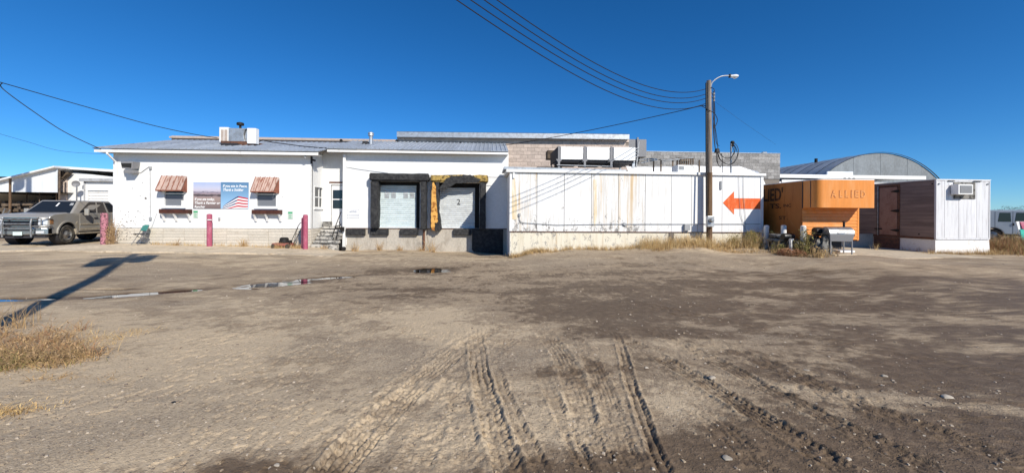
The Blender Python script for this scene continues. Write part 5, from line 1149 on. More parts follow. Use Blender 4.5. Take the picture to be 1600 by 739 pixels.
MB().box(ox0 - .02, ox1 + .02, Yo + .012, yb, ozt + .002, ozt + .03).build('roof', 'trim', orange)
for px in (1321, 1328, 1335): q = P(px, 284, yn); MB().lathe([(.03, 0), (.05, .015), (.03, .04), (.001, .045)], (q.x, yn + .03, ozt + .034), n=8).build('marker_lamp', 'iron', nose, smooth=True)
for q, (x0_, w_) in zip('ALLIED', ((1298.5, 8.2), (1310.5, 5.5), (1319.6, 5.5), (1329, 2.0), (1334.8, 6.0), (1344.2, 7.4))):
    lettering(nose, q, x0_, 308.4, yn, w_, 10.4, 'letter_o', 'letter', shear=0, bold=.022, lift=.004); lettering(nose, q, x0_ + .5, 308.1, yn, w_ - .5, 10.0, 'letter_l', 'letter', shear=0, bold=.004, lift=.007)
def side_text(tx, ya, yb_, z0, size, m, bold=.01, lift=.004):
    mb = text_mb(tx, size, 0, 1.0, bold); k = (ya - yb_) / twidth(mb); mb.v = [(ox0 - lift, ya - v[0] * k, z0 + v[2]) for v in mb.v]; mb.build('lettering', m, orange)
def ypx(px): return PX(px, 310, ox0).y
side_text("ALLIED'", ypx(1178), ypx(1224), PX(1212, 313.5, ox0).z, .72, 'letter', .02)
side_text('TS.', ypx(1203), ypx(1221), PX(1212, 325.5, ox0).z, .27, 'letter', .008); side_text('INC', ypx(1224), ypx(1236), PX(1230, 323.5, ox0).z, .17, 'letter', .004)
side_text('ST.', ypx(1217), ypx(1231), PX(1222, 343, ox0).z, .20, 'letter', .004)
a = rect(1330, 364, 1337, 370, Yo - .03); MB().lathe([(.06, 0), (.075, -.01), (.06, -.02)], ((a[0] + a[1]) / 2, Yo - .012, (a[2] + a[3]) / 2), 'y', 14).build('tie_ring', 'iron', orange, smooth=True)
MB().box(ox0 + .3, ox1 - .3, Yo + .4, yb, og - .1, oz0 - .002).build('underframe', 'inkblack', orange)
MB().box(ox1 + .01, 20.0 - .02, 18.9, 19.05, .0, .80).build('concrete_ledge', 'concrete', orange)

# ================================================================== white trailer with brown side
YT = 16.1; tx0 = P(1462, 330, YT).x; tx1 = P(1546.5, 330, YT).x; tz0 = P(1500, 374, YT).z; tz1 = P(1500, 281.5, YT).z
tr = thing('white_trailer', ((tx0 + tx1) / 2, YT, gzf(20, YT)), 'white box trailer on a plastered skirt with a dull brown side and door', 'trailer')
yb = 24.5
MB().box(tx0 + .04, tx1 - .04, YT + .04, yb, tz0, tz1 - .02).build('core', 'inkblack', tr)
fx = [tx0 + .05, tx0 + .42, tx0 + .68, tx0 + 1.10, tx0 + 1.62, tx0 + 1.98, tx0 + 2.24, tx1 - .05]
for i in range(7): MB().box(fx[i] + .004, fx[i + 1] - .004, YT - .006 * (i % 2), YT + .05, tz0 + .07, tz1 - .05).build('front_panel', 'trailer', tr)
for x0, x1, z0, z1 in ((tx0, tx0 + .048, tz0, tz1), (tx1 - .048, tx1, tz0, tz1), (tx0 + .05, tx1 - .05, tz1 - .048, tz1), (tx0 + .05, tx1 - .05, tz0 - .02, tz0 + .066)): MB().box(x0, x1, YT - .02, YT + .06, z0, z1).build('front_rail', 'trailer', tr, bevel=.006)
MB().box(tx0 - .02, tx1 + .02, YT - .025, yb, tz1 + .002, tz1 + .03).build('roof', 'trim', tr)
mb = MB()
for k_ in range(13): x = tx0 + .1 + (tx1 - tx0 - .2) * k_ / 12; mb.lathe([(.011, 0), (.008, -.006), (.001, -.008)], (x, YT - .0205, tz0 + .025), 'y', 6)
for px, py in ((1466.5, 287.5), (1542.5, 288)): q = P(px, py, YT); mb.lathe([(.04, -.001), (.035, -.02), (.001, -.025)], (q.x, YT - .02, q.z), 'y', 10)
tag(mb.build('rivet_row', 'steel', tr), kind='stuff')
for x0, x1 in ((1480, 1490), (1520, 1532)): a = rect(x0, 283.2, x1, 284.6, YT); MB().box(a[0], a[1], YT - .045, YT - .021, tz1 - .07, tz1 - .03).build('drip_rail', 'iron', tr)
# side: boards, door, frame
ydoor0, ydoor1 = PX(1403, 330, tx0).y, PX(1374, 330, tx0).y
nb = 15; h = (tz1 - tz0 - .16) / nb
for y0, y1 in ((YT + .06, ydoor0 - .10), (ydoor1 + .14, 23.5)):
    me_ = MB().box(-.004, .04, -(y1 - y0) / 2, (y1 - y0) / 2, .004, h - .004).mesh('side_board', 'alum', off=(0, 0, 0))
    for j in range(nb): piece('side_board', me_, tr, (tx0 + .004 * random.random(), (y0 + y1) / 2, tz0 + .08 + j * h))
MB().box(tx0 - .012, tx0 + .05, YT + .061, 23.5, tz1 - .078, tz1).build('top_rail', 'alum', tr); MB().box(tx0 - .012, tx0 + .05, YT + .061, 23.5, tz0 - .02, tz0 + .078).build('bottom_rail', 'rustm', tr)
dr_ = MB().box(tx0 - .03, tx0 + .02, ydoor0 + .02, ydoor1 - .02, tz0 + .09, tz1 - .20).build('side_door', 'bdoor', tr, bevel=.01)
for a_, b_ in ((ydoor0 - .095, ydoor0 + .0), (ydoor1 + .0, ydoor1 + .07)): MB().box(tx0 - .02, tx0 + .03, a_, b_, tz0 + .08, tz1 - .08).build('door_frame', 'rustm', tr)
MB().box(tx0 - .02, tx0 + .03, ydoor0 + .001, ydoor1 - .001, tz1 - .18, tz1 - .08).build('door_frame', 'rustm', tr)
for py in (299, 329.5, 360):
    z = PX(1403, py, tx0).z; MB().prism([(ydoor0 - .08, z - .06), (ydoor0 + .03, z - .07), (ydoor0 + .30, z - .015), (ydoor0 + .30, z + .015), (ydoor0 + .03, z + .07), (ydoor0 - .08, z + .06)], 'x', tx0 - .05, tx0 - .032).build('hinge', 'iron', dr_)
MB().tube([(tx0 - .05, ydoor1 + .035, tz0 + .05), (tx0 - .05, ydoor1 + .035, tz1 - .10)], .026, 8).build('lock_bar', 'steel', tr)
MB().box(tx0 - .06, tx0 - .031, ydoor1 - .16, ydoor1 + .2, tz0 + .35, tz0 + .41).build('latch', 'iron', dr_)
for px, py in ((1457, 287.5), (1436, 366)): q = PX(px, py, tx0); MB().lathe([(.035, 0), (.03, -.015), (.001, -.02)], (tx0 - .006, q.y, q.z), 'x', 10).build('side_lamp', 'iron', tr)
# skirt
g0 = -.25
MB().hexa([(tx0 - .01, YT - .0, g0), (tx1 + .05, YT - .0, g0), (tx1 + .05, yb, g0), (tx0 - .01, yb, g0)], [(tx0 + .02, YT + .02, tz0 - .022), (tx1 + .0, YT + .02, tz0 - .022), (tx1, yb, tz0 - .022), (tx0 + .02, yb, tz0 - .022)]).build('skirt', 'skirt', tr)
MB().box(tx0 - .03, tx0 + .0, ydoor0 - .1, ydoor1 + .25, g0, tz0 - .03).build('skirt_board', 'rustm', tr)
# window air conditioner
a = rect(1489.5, 284.8, 1523, 311, YT); ac = thing('air_conditioner', ((a[0] + a[1]) / 2, YT, a[2]), 'white window air conditioner framed in grey board high on the white trailer', 'air conditioner')
MB().box(a[0], a[1], YT - .03, YT - .008, a[2], a[3]).build('mount_board', 'rubbish', ac, bevel=.004)
b4 = rect(1497.5, 288, 1520.5, 304, YT - .32); MB().box(b4[0], b4[1], YT - .32, YT - .031, b4[2], b4[3]).build('case', 'trim', ac, bevel=.012)
MB().box(b4[0] + .07, b4[1] - .06, YT - .33, YT - .321, b4[2] + .06, b4[3] - .06).build('grille', 'acgrille', ac)
for k_ in range(9): z = b4[2] + .075 + k_ * (b4[3] - b4[2] - .15) / 8; MB().box(b4[0] + .075, b4[1] - .065, YT - .336, YT - .3301, z, z + .012).build('grille_bar', 'greypl', ac)

# ================================================================== arched metal hut and the white shed before it
YQ = 29.0; qc = P(1376, 240, YQ); Rq = 6.9; czq = qc.z - Rq
hut = thing('arched_hut', (qc.x, YQ, .1), 'grey metal arched hut with ribbed roof behind the trailers', 'building')
def arc(r, n=40, a0=.10): return [(qc.x + r * math.cos(a0 + (math.pi - 2 * a0) * i / n), czq + r * math.sin(a0 + (math.pi - 2 * a0) * i / n)) for i in range(n + 1)]
gp = [p for p in arc(Rq) if p[1] > 0]; nW = 12; xs_ = np.linspace(min(p[0] for p in gp), max(p[0] for p in gp), nW + 1)
for i in range(nW):
    xx = np.linspace(xs_[i] + .006, xs_[i + 1] - .006, 5); pol = [(x, .0) for x in xx] + [(x, czq + math.sqrt(max(Rq ** 2 - (x - qc.x) ** 2, .01))) for x in xx[::-1]]
    MB().prism(pol, 'y', YQ + .01 * (i % 2), YQ + .1).build('gable_sheet', 'hut', hut)
nS = 15; wS = 1.15
mb = MB()
def vault(mb, r, y0, y1, a0=.12, n=36):
    vs_ = []
    for i in range(n + 1):
        t_ = a0 + (math.pi - 2 * a0) * i / n
        for y in (y0, y1): vs_.append((r * math.cos(t_), y, r * math.sin(t_)))
    mb.add(vs_, [(2 * i, 2 * i + 1, 2 * i + 3, 2 * i + 2) for i in range(n)]); return mb
vault(mb, Rq + .04, .05, wS - .05); vault(mb, Rq + .10, -.06, .05); vault(mb, Rq + .02, wS - .05, wS + .02)
for y in (.30, .58, .86): vault(mb, Rq + .06, y - .03, y + .03)
me_ = mb.mesh('roof_sheet', 'roof', off=(0, 0, 0))
for i in range(nS): piece('roof_sheet', me_, hut, (qc.x, YQ - .05 + i * wS, czq))
vault(MB(), Rq + .08, -.06, .0).xf(Matrix.Translation((qc.x, YQ - .05, czq))).build('gable_trim', 'hut', hut)
MB().box(qc.x - 6.7, qc.x + 6.7, YQ + nS * wS, YQ + nS * wS + .1, 0, 5.5).build('rear_wall', 'hut', hut)
p = P(1275, 262, 33); p2 = P(1275, 248, 33); tag(MB().cyl((p.x, 33, p.z - 1), (p.x, 33, p2.z), .12, n=10).build('chimney_pipe', 'iron', smooth=True), 'dark stove pipe rising beside the ribbed arched roof', 'chimney')
YS = 25.0; s0, s1 = P(1190, 277, YS).x, P(1446, 277, YS).x; sz = P(1350, 274, YS).z
shed = thing('low_shed', ((s0 + s1) / 2, YS, .1), 'low shed with white roof fascia in front of the arched hut', 'building')
MB().box(s0, s1, YS + .1, 28.6, .1, sz - .5).build('wall', 'white', shed); MB().box(s0 - .05, s1 + .05, YS, YS + .06, sz - .24, sz).build('fascia', 'trim', shed); MB().box(s0 - .05, s1 + .05, YS + .061, 28.9, sz - .08, sz - .02).build('roof', 'trim', shed)
a = rect(1293, 268.3, 1333, 273.8, 26.5); MB().box(a[0], a[1], 26.5, 26.6, a[2], a[3]).build('pale_panel', 'shed', shed); a = rect(1222, 281, 1262, 288, YS - .8); MB().box(a[0], a[1], YS - .8, YS - .72, a[2], a[3]).build('pale_panel', 'trim', shed)

# ================================================================== left: open shed and annex
YL = 27.0
op = thing('open_shed', tuple(P(20, 345, YL)), 'open fronted livestock shed with a white sheet gable at the far left', 'shed')
gA, gB, gC, gD = P(-190, 336, YL), P(89.5, 263, YL), P(89.5, 300, YL), P(-190, 299, YL)
gA = P(-190, 330, YL)
cuts = np.linspace(gA.x, gB.x, 11)
for i in range(10):
    f0, f1 = i / 10, (i + 1) / 10; z0 = gA.z + (gB.z - gA.z) * f0; z1 = gA.z + (gB.z - gA.z) * f1; zb = max((gC.z + gD.z) / 2, 0)
    if z1 < zb + .1: continue
    MB().prism([(cuts[i], min(zb, z0 - .02)), (cuts[i + 1] - .012, zb), (cuts[i + 1] - .012, z1), (cuts[i], z0)], 'y', YL, YL + .05).build('gable_sheet', 'shed', op)
dz = gB.z - gA.z; MB().hexa([(gA.x, YL - .3, gA.z), (gB.x + .1, YL - .3, gB.z + .02), (gB.x + .1, 36, gB.z + .02), (gA.x, 36, gA.z)], [(gA.x, YL - .3, gA.z + .1), (gB.x + .1, YL - .3, gB.z + .12), (gB.x + .1, 36, gB.z + .12), (gA.x, 36, gA.z + .1)]).build('roof', 'trim', op)
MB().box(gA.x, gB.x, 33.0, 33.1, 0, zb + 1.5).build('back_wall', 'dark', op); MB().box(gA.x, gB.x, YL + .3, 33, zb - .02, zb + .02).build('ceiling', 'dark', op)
for px, top, w_, yy, mt in ((15.5, 279, 3.2, YL - .45, 'pole'), (41.5, 302, 1.7, YL + 1.5, 'wood'), (61.5, 300, 1.4, YL + .6, 'wood'), (92.5, 266, 2.6, YL - .05, 'wood'), (88, 300, 1.6, YL + .6, 'pole')):
    p0, p1 = P(px, 352, yy), P(px, top, yy); r_ = w_ / 2 * (P(1, 300, yy).x - P(0, 300, yy).x); MB().cyl((p0.x, yy, 0), (p0.x, yy, p1.z), r_, n=10).build('post', mt, op, smooth=True)
fc = thing('corral_fence', tuple(P(40, 350, YL - 1)), 'rough timber pen boards and rails inside the open shed', 'fence'); r = np.random.default_rng(5)
for x0, x1, y0, yy in ((-40, 16, 327, YL + .2), (-40, 14, 336, YL), (2, 60, 320, YL + .9), (20, 58, 329, YL + .7), (17, 60, 337, YL + .5), (-30, 12, 343, YL - .8), (22, 60, 324, YL + 1.1), (-40, 30, 316, YL + 2), (60, 92, 318, YL + 2)):
    p0, p1 = P(x0, y0, yy), P(x1, y0 + r.uniform(-2, 2), yy); h = r.uniform(.08, .14); MB().hexa([(p0.x, yy, p0.z - h), (p1.x, yy, p1.z - h), (p1.x, yy + .05, p1.z - h), (p0.x, yy + .05, p0.z - h)], [(p0.x, yy, p0.z + h), (p1.x, yy, p1.z + h), (p1.x, yy + .05, p1.z + h), (p0.x, yy + .05, p0.z + h)]).build('rail', 'wood', fc)
for px in (-20, 5, 29, 48, 59): p = P(px, 314, YL + .95); MB().box(p.x - .1, p.x + .1, YL + .96, YL + 1.12, 0, p.z).build('post', 'wood', fc)
gt = thing('metal_gate', tuple(P(8, 350, YL - 1.4)), 'small grey pipe gate leaning at the far left behind the truck', 'gate')
for x0, y0, x1, y1 in ((-4, 352, 8, 326), (2, 354, 16, 328), (-6, 338, 14, 332), (-6, 346, 14, 340), (10, 352, 20, 334)): MB().tube([c(x0, y0, YL - 1.4), c(x1, y1, YL - 1.4)], .035, 6).build('bar', 'steel', gt)
YB = 28.0
an = thing('white_annex', tuple(P(140, 345, YB)), 'white stepped roof annex with a small roll up door behind the truck', 'building')
x0, x1 = P(95, 300, YB).x, P(200, 300, YB).x; zA, zB_ = P(103, 266, YB).z, P(178, 272, YB).z
dr2 = rect(136.5, 298, 169, 345, YB - .4)
MB().prism([(P(103, 300, YB).x, 0), (x1, 0), (x1, zB_ - .3), (P(103, 300, YB).x, zA - .1)], 'y', YB, YB + 6).build('wall', 'white', an)
bw0, bw1 = P(130.5, 300, YB - .4).x, P(200, 300, YB - .4).x; bzt = P(150, 284, YB - .4).z
mb = MB(); wall_holes(mb, bw0, bw1, 0, bzt, YB - .4, [(dr2[0], dr2[1], .05, dr2[3])], .1); mb.box(bw0, bw0 + .1, YB - .39, YB - .002, 0, bzt); mb.box(bw0 + .1, bw1, YB - .25, YB - .002, 0, bzt); mb.build('door_bay', 'white', an)
MB().box(bw0 - .1, bw1, YB - .6, YB - .39, bzt + .001, bzt + .2).build('bay_fascia', 'greytrim', an)
rd = MB().box(dr2[0], dr2[1], YB - .29, YB - .26, .05, dr2[3]).build('roll_door', 'grime', an); nb = 16; h = (dr2[3] - .05) / nb
me_ = MB().prism([(YB - .292, 0), (YB - .33, h * .5), (YB - .292, h * .95)], 'x', dr2[0] + .02, dr2[1] - .02).mesh('slat', 'trim', off=(0, 0, 0))
for i in range(nb): piece('slat', me_, rd, (0, 0, .05 + i * h))
q0, q1, q2, q3 = P(62, 263.5, YB - .3), P(92, 259.5, YB - .3), P(182, 266.5, YB - .3), P(182, 273, YB - .3)
mb = MB(); mb.hexa([(q1.x - .3, YB - .3, q1.z - .16), (q2.x + 1, YB - .3, q2.z - .16), (q2.x + 1, YB + 6, q2.z - .1), (q1.x - .3, YB + 6, q1.z - .1)], [(q1.x - .3, YB - .3, q1.z), (q2.x + 1, YB - .3, q2.z), (q2.x + 1, YB + 6, q2.z), (q1.x - .3, YB + 6, q1.z)]); mb.build('roof', 'trim', an)
a = rect(95, 267, 103.5, 345, YB - .1); nb = 16
for i in range(nb): MB().box(a[0], a[1], YB - .12 - .01 * (i % 2), YB - .0, .0 + (a[3]) * i / nb + .004, (a[3]) * (i + 1) / nb - .004).build('siding_board', 'cream', an)
p0, p1 = P(130.5, 292, YB - .5), P(131.5, 340, YB - .5); MB().box(p0.x - .03, p0.x + .03, YB - .46, YB - .41, 0, bzt).build('trim_strip', 'greytrim', an)
p = P(97, 268, YB - .3); MB().hexa([(p.x - .3, YB - .4, p.z - .35), (p.x + .1, YB - .4, p.z - .5), (p.x + .1, YB - .13, p.z - .5), (p.x - .3, YB - .13, p.z - .35)], [(p.x - .35, YB - .4, p.z - .05), (p.x + .55, YB - .4, p.z - .06), (p.x + .55, YB - .13, p.z - .06), (p.x - .35, YB - .13, p.z - .05)]).build('eave_bracket', 'wood', an)
ds = thing('satellite_dish', tuple(P(120, 318, YB - .7)), 'small dish on a thin mast in front of the annex wall', 'satellite dish')
p = P(120, 290, YB - .7); MB().cyl((p.x, YB - .7, 0), (p.x, YB - .7, p.z), .035, n=8).build('mast', 'steel', ds)
d_ = MB().lathe([(.001, .06), (.12, .04), (.20, 0), (.21, -.02)], (0, 0, 0), 'y', 16); d_.xf(Matrix.Translation((p.x, YB - .75, p.z + .1)) @ Matrix.Rotation(R(25), 4, 'Z')); d_.build('reflector', 'acgrille', ds, smooth=True)

# ================================================================== small things along the buildings
def bollard(px, base, top, w, Y, label, m='pink', tilt=0):
    p = P(px, base, Y); q = P(px + tilt, top, Y); r_ = w / 2 * (P(px + 1, base, Y).x - p.x)
    b_ = MB().tube([(p.x, Y, gzf(p.x, Y) - .2), (q.x, Y, q.z - .04)], r_, 16); b_.lathe([(r_, -.04), (r_ * .96, -.01), (r_ * .6, .015), (.001, .02)], (q.x, Y, q.z - .0), n=16)
    return tag(b_.build('bollard', m, smooth=True), label, 'bollard', 'pink painted bollards before the office' if m != 'whitepost' else 'white painted posts beside the orange trailer')
bollard(163, 379, 333.5, 9.4, 17.25, 'peeling pink bollard with flaking paint beside the grey truck', 'pinkpeel')
b1 = bollard(327.3, 384, 335, 7.6, 17.2, 'pink bollard standing below the banner, between the two office windows')
p = P(327.3, 343.5, 17.2 - .13); MB().box(p.x - .09, p.x + .08, 17.2 - .128, 17.2 - .112, p.z - .02, p.z + .02).build('pale_tape', 'signwhite', b1)
bollard(477.3, 391, 336, 7.2, 16.75, 'front bollard of a touching pink pair at the foot of the steps')
bollard(474.4, 389, 340.5, 6.4, 16.98, 'slightly lower pink bollard just behind and left of another one')
for px, b_, t_, y_ in ((1197.5, 388, 352.5, 15.1), (1224.5, 386, 352.5, 14.5), (1255.2, 388, 353, 13.7)):
    bollard(px, b_, t_, 7.2, y_, {1197.5: 'white post nearest the corner of the cold store, standing in weeds', 1224.5: 'white post rising from a stack of grey tyres', 1255.2: 'chipped white post half hidden by a leafy weed left of the barbecue'}[px], 'whitepost')
# steps
xs0, xs1 = xr + .02, P(528.5, 380, 17.75).x; g_ = gzf(xr + .5, 17.6)
st = thing('concrete_steps', ((xs0 + xs1) / 2, 17.6, g_), 'crumbling concrete steps rising to the recessed white door', 'steps'); ns = 6; y0 = 17.62; dy = (YR - .03 - y0) / (ns + .6)
for i in range(ns):
    z1 = g_ + (dz0 - g_) * (i + 1) / ns
    cushion('step', xs0 + .02 * i, xs1 - .01 * i, y0 + i * dy + .004, (YR - .03) if i == ns - 1 else y0 + (i + 1) * dy + .06, (g_ - .2 if i == 0 else g_ + (dz0 - g_) * i / ns + .012), z1, 'step', st, wob=.010)
MB().box(xs0 + .1, xs1 - .1, y0 + .1, YR - .04, g_ - .2, g_ + .2).build('step_core', 'dark', st); MB().hexa([(xs0 + .12, y0 + .35, g_), (xs1 - .12, y0 + .35, g_), (xs1 - .12, YR - .05, g_), (xs0 + .12, YR - .05, g_)], [(xs0 + .12, YR - .25, dz0 - .06), (xs1 - .12, YR - .25, dz0 - .06), (xs1 - .12, YR - .05, dz0 - .06), (xs0 + .12, YR - .05, dz0 - .06)]).build('step_core', 'dark', st)
rl_ = thing('handrail', tuple(P(523, 381, 17.8)), 'bent black iron handrail on the right of the crumbling steps', 'handrail')
for pts in ([(523, 381), (531, 352), (533.5, 350)], [(519, 370), (524.5, 353), (531, 352)], [(524, 354), (533, 331)], [(521, 371), (520, 376)], [(531, 352), (530, 346)], [(524, 356), (531.5, 356.5)]): MB().tube([c(a_, b_, 17.85 + .006 * (382 - b_)) for a_, b_ in pts], .022, 6).build('bar', 'iron', rl_)
p = P(535, 358, 18.3); tag(MB().box(p.x - .07, p.x + .09, 18.2, 18.32, p.z - .1, p.z + .1).build('junction_box', 'iron', bevel=.01), 'small black box at the foot of the porch post', 'box')
p = P(536, 385, 18.2); tag(MB().lathe([(.001, 0), (.12, 0), (.13, .12), (.08, .16), (.001, .16)], (p.x, 18.2, gzf(p.x, 18.2)), n=12).build('bucket', 'iron', smooth=True), 'small dark pail on the ground under the porch post', 'bucket')
p = P(508, 350, 18.6); tag(MB().box(p.x - .19, p.x + .21, 18.75, 18.9, dz0 - .0, dz0 + .21).build('boot_scraper', 'rubbish', bevel=.01), 'small dark grey box on the top step under the recess window', 'box')
# folding chair
YCH = 17.3; p = P(221, 384, YCH); gch = gzf(p.x, YCH) + .015
ch = thing('folding_chair', (p.x, YCH, gch), 'green backed metal folding chair facing the yard against the office wall', 'chair', rz=R(-22))
def lt(pts, r, nm, m, n=6): MB().tube(pts, r, n).build(nm, m, ch, True, local=True)
for s in (-1, 1):
    lt([(s * .21, -.24, 0), (s * .21, .02, .45), (s * .20, .16, .80)], .013, 'front_leg', 'steel'); lt([(s * .19, .26, 0), (s * .19, .05, .28), (s * .19, -.16, .46)], .013, 'rear_leg', 'steel')
lt([(-.19, .2, .08), (.19, .2, .08)], .010, 'stretcher', 'steel'); lt([(-.21, -.18, .10), (.21, -.18, .10)], .010, 'stretcher', 'steel')
MB().prism([(-.2, .15), (.2, .15), (.22, -.05), (.18, -.21), (-.18, -.21), (-.22, -.05)], 'z', .44, .475).build('seat', 'inkblack', ch, local=True, bevel=.012)
mb = MB().prism([(-.20, .58), (.20, .58), (.215, .68), (.19, .79), (.12, .835), (-.12, .835), (-.19, .79), (-.215, .68)], 'y', 0, .035); mb.v = [(x, y + .06 + (z - .5) * .38 + .10 * (x / .2) ** 2 * -.3, z) for x, y, z in mb.v]; mb.build('backrest', 'green', ch, local=True, bevel=.01)
# lawn mower
YMW = 17.15; p = P(444, 386, YMW); gm = gzf(p.x, YMW) + .01
mw = thing('lawn_mower', (p.x, YMW, gm), 'old push lawn mower with red deck and black engine in dry grass', 'lawn mower', rz=0)
def lm_(mb, nm, m, **k): return mb.build(nm, m, mw, k.get('s', False), k.get('b', 0), True)
lm_(MB().prism([(-.42, -.2), (-.30, -.27), (.22, -.27), (.30, -.2), (.30, .2), (.22, .27), (-.30, .27), (-.42, .2)], 'z', .10, .22), 'deck', 'redpaint', b=.03)
lm_(MB().lathe([(.001, .22), (.19, .22), (.2, .30), (.17, .36), (.18, .40), (.12, .46), (.001, .47)], (.0, 0, 0), n=16), 'engine', 'iron', s=True); lm_(MB().box(.12, .30, -.1, .1, .22, .34), 'fuel_tank', 'iron', b=.03)
for s in (-1, 1):
    for x, r_ in ((-.33, .09), (.28, .10)): lm_(MB().lathe([(.001, -.02), (r_ * .5, -.022), (r_ * .9, -.022), (r_, -.012), (r_, .012), (r_ * .9, .022), (.001, .02)], (x, s * .27, r_), 'y', 14), 'wheel', 'tyre', s=True)
lm_(MB().tube([(.26, -.20, .16), (.42, -.19, .35), (.68, -.18, .98), (.76, -.17, 1.10), (.76, .17, 1.10), (.68, .18, .98), (.42, .19, .35), (.26, .20, .16)], .014, 6), 'handle', 'iron'); lm_(MB().tube([(.52, -.185, .60), (.52, .185, .60)], .010, 5), 'handle_brace', 'iron'); lm_(MB().tube([(.40, .0, .32), (.66, -.16, .92)], .008, 4), 'throttle_cable', 'iron')
# barrel barbecue
YG_ = 13.3; p = P(1308, 397, YG_); gg = gzf(p.x, YG_) + .02
gr = thing('barrel_barbecue', (p.x, YG_, gg), 'grey barrel barbecue with domed lid and stack on a four legged stand', 'barbecue', rz=R(-8))
def gl_(mb, nm, m, par=None, s=False, b=0): return mb.build(nm, m, par or gr, s, b, True)
zt0 = .50; hw = .42; rd_ = .21
lid = [(-.24, .72)] + [(.24 * math.cos(math.pi - math.pi * i / 12), .72 + .25 * math.sin(math.pi * i / 12)) for i in range(1, 12)] + [(.24, .72)]
ld = gl_(MB().prism(lid, 'x', -hw, hw), 'lid', 'steel', s=True); gl_(MB().tube([(-.12, -.27, .80), (-.12, -.30, .80), (.12, -.30, .80), (.12, -.27, .80)], .010, 6), 'handle', 'iron', ld)
gl_(MB().hexa([(-hw + .04, -.20, .45), (hw - .04, -.20, .45), (hw - .04, .20, .45), (-hw + .04, .20, .45)], [(-hw, -.24, .715), (hw, -.24, .715), (hw, .24, .715), (-hw, .24, .715)]), 'tub', 'acgrille', b=.015)
for sx in (-1, 1):
    for sy in (-1, 1): gl_(MB().box(sx * (hw - .06) - .016, sx * (hw - .06) + .016, sy * .19 - .016, sy * .19 + .016, 0, .46), 'leg', 'acgrille')
gl_(MB().box(-hw + .08, hw - .08, -.17, .17, .14, .155), 'shelf', 'acgrille'); gl_(MB().tube([(hw - .12, .1, .9), (hw - .12, .1, 1.14)], .036, 10), 'stack', 'iron', s=True); gl_(MB().lathe([(.06, 1.15), (.05, 1.18), (.001, 1.19)], (hw - .12, .1, 0), n=10), 'stack_cap', 'iron', s=True)
gl_(MB().box(-hw - .34, -hw - .005, -.2, .2, .70, .715), 'side_shelf', 'iron'); gl_(MB().lathe([(.001, -.17), (.16, -.17), (.17, 0), (.16, .17), (.001, .17)], (-hw - .0, 0.30, .78), 'x', 14), 'firebox', 'iron', s=True)
a = rect(1313, 391.5, 1336, 394.5, 13.75); z_ = gzf((a[0] + a[1]) / 2, 13.75) + .03; tag(MB().box(a[0], a[1], 13.75, 13.98, z_, z_ + .07).build('white_board', 'signwhite', bevel=.005), 'short white board lying on the concrete behind the barbecue', 'board')
# tyres, barrel, rubbish
p = P(1224, 386, 14.3)
for i in range(4):
    z0 = gzf(p.x, 14.4) + .165 * i; tt = MB().lathe([(.20, .01), (.20, .16), (.26, .165), (.33, .15), (.36, .11), (.365, .083), (.36, .055), (.33, .015), (.26, .0), (.20, .01)], (p.x + .05 * math.sin(i * 2), 14.5 + .03 * math.cos(i * 3), z0), n=20).build('tyre', 'rubbish', smooth=True)
    tag(tt, ['lowest grey tyre of the stack round the white post', 'second tyre from the ground in the stack by the white post', 'third tyre from the ground in the stack by the white post', 'top tyre of the stack round the white post'][i], 'tyre', 'stacked old tyres')
p = P(1231, 369.5, 14.05); br = thing('black_drum', (p.x, 14.05, p.z - .12), 'small black drum lying on its side above the tyre stack', 'drum')
MB().lathe([(.001, -.2), (.115, -.2), (.12, -.18), (.12, .16), (.105, .19), (.10, .18), (.001, .17)], (p.x, 14.05, p.z), 'x', 16).build('body', 'bag', br, smooth=True); MB().lathe([(.10, .185), (.115, .20), (.122, .185)], (p.x, 14.05, p.z), 'x', 16).build('rim', 'rubbish', br, smooth=True)
def lump_obj(nm, px, py, Y, sx, sy, sz, m, label, cat, seed, par=None):
    p = P(px, py, Y); z0 = gzf(p.x, Y); bm = bmesh.new(); bmesh.ops.create_icosphere(bm, subdivisions=3, radius=1); r = np.random.default_rng(seed); ph = r.random(6) * 6
    for v in bm.verts:
        n = v.co.copy(); k_ = 1 + .20 * math.sin(4 * n.x + ph[0]) * math.sin(3 * n.z + ph[1]) + .12 * math.sin(9 * n.y + ph[2]) * math.sin(8 * n.x + ph[3]) + r.uniform(-.05, .05); v.co = Vector((n.x * sx * k_, n.y * sy * k_, max(n.z, -.55) * sz * k_))
    mb = MB(); mb.v = [(v.co.x + p.x, v.co.y + Y, v.co.z + z0 + sz * .5) for v in bm.verts]; mb.f = [tuple(v.index for v in f.verts) for f in bm.faces]; mb.m = [0] * len(mb.f); bm.free(); return tag(mb.build(nm, m, smooth=True), label, cat)
lump_obj('rubbish_bag', 1276, 388, 13.6, .42, .35, .44, 'bag', 'big black rubbish bag slumped left of the barbecue', 'bag', 3); lump_obj('rubbish_bag', 1243, 388, 13.85, .26, .3, .40, 'bag', 'smaller dark bag between two white posts', 'bag', 5)
lump_obj('cardboard_heap', 1288, 389, 13.35, .20, .2, .42, 'rubbish', 'grey crumpled cardboard heap between the black bag and the barbecue', 'rubbish', 9)
p = P(1238.5, 380, 13.75); tag(MB().box(p.x - .07, p.x + .05, 13.75, 13.85, gzf(p.x, 13.75) - .05, p.z + .17).build('short_post', 'whitepost', bevel=.01), 'short pale stump post in the weeds right of the tyre stack', 'post')
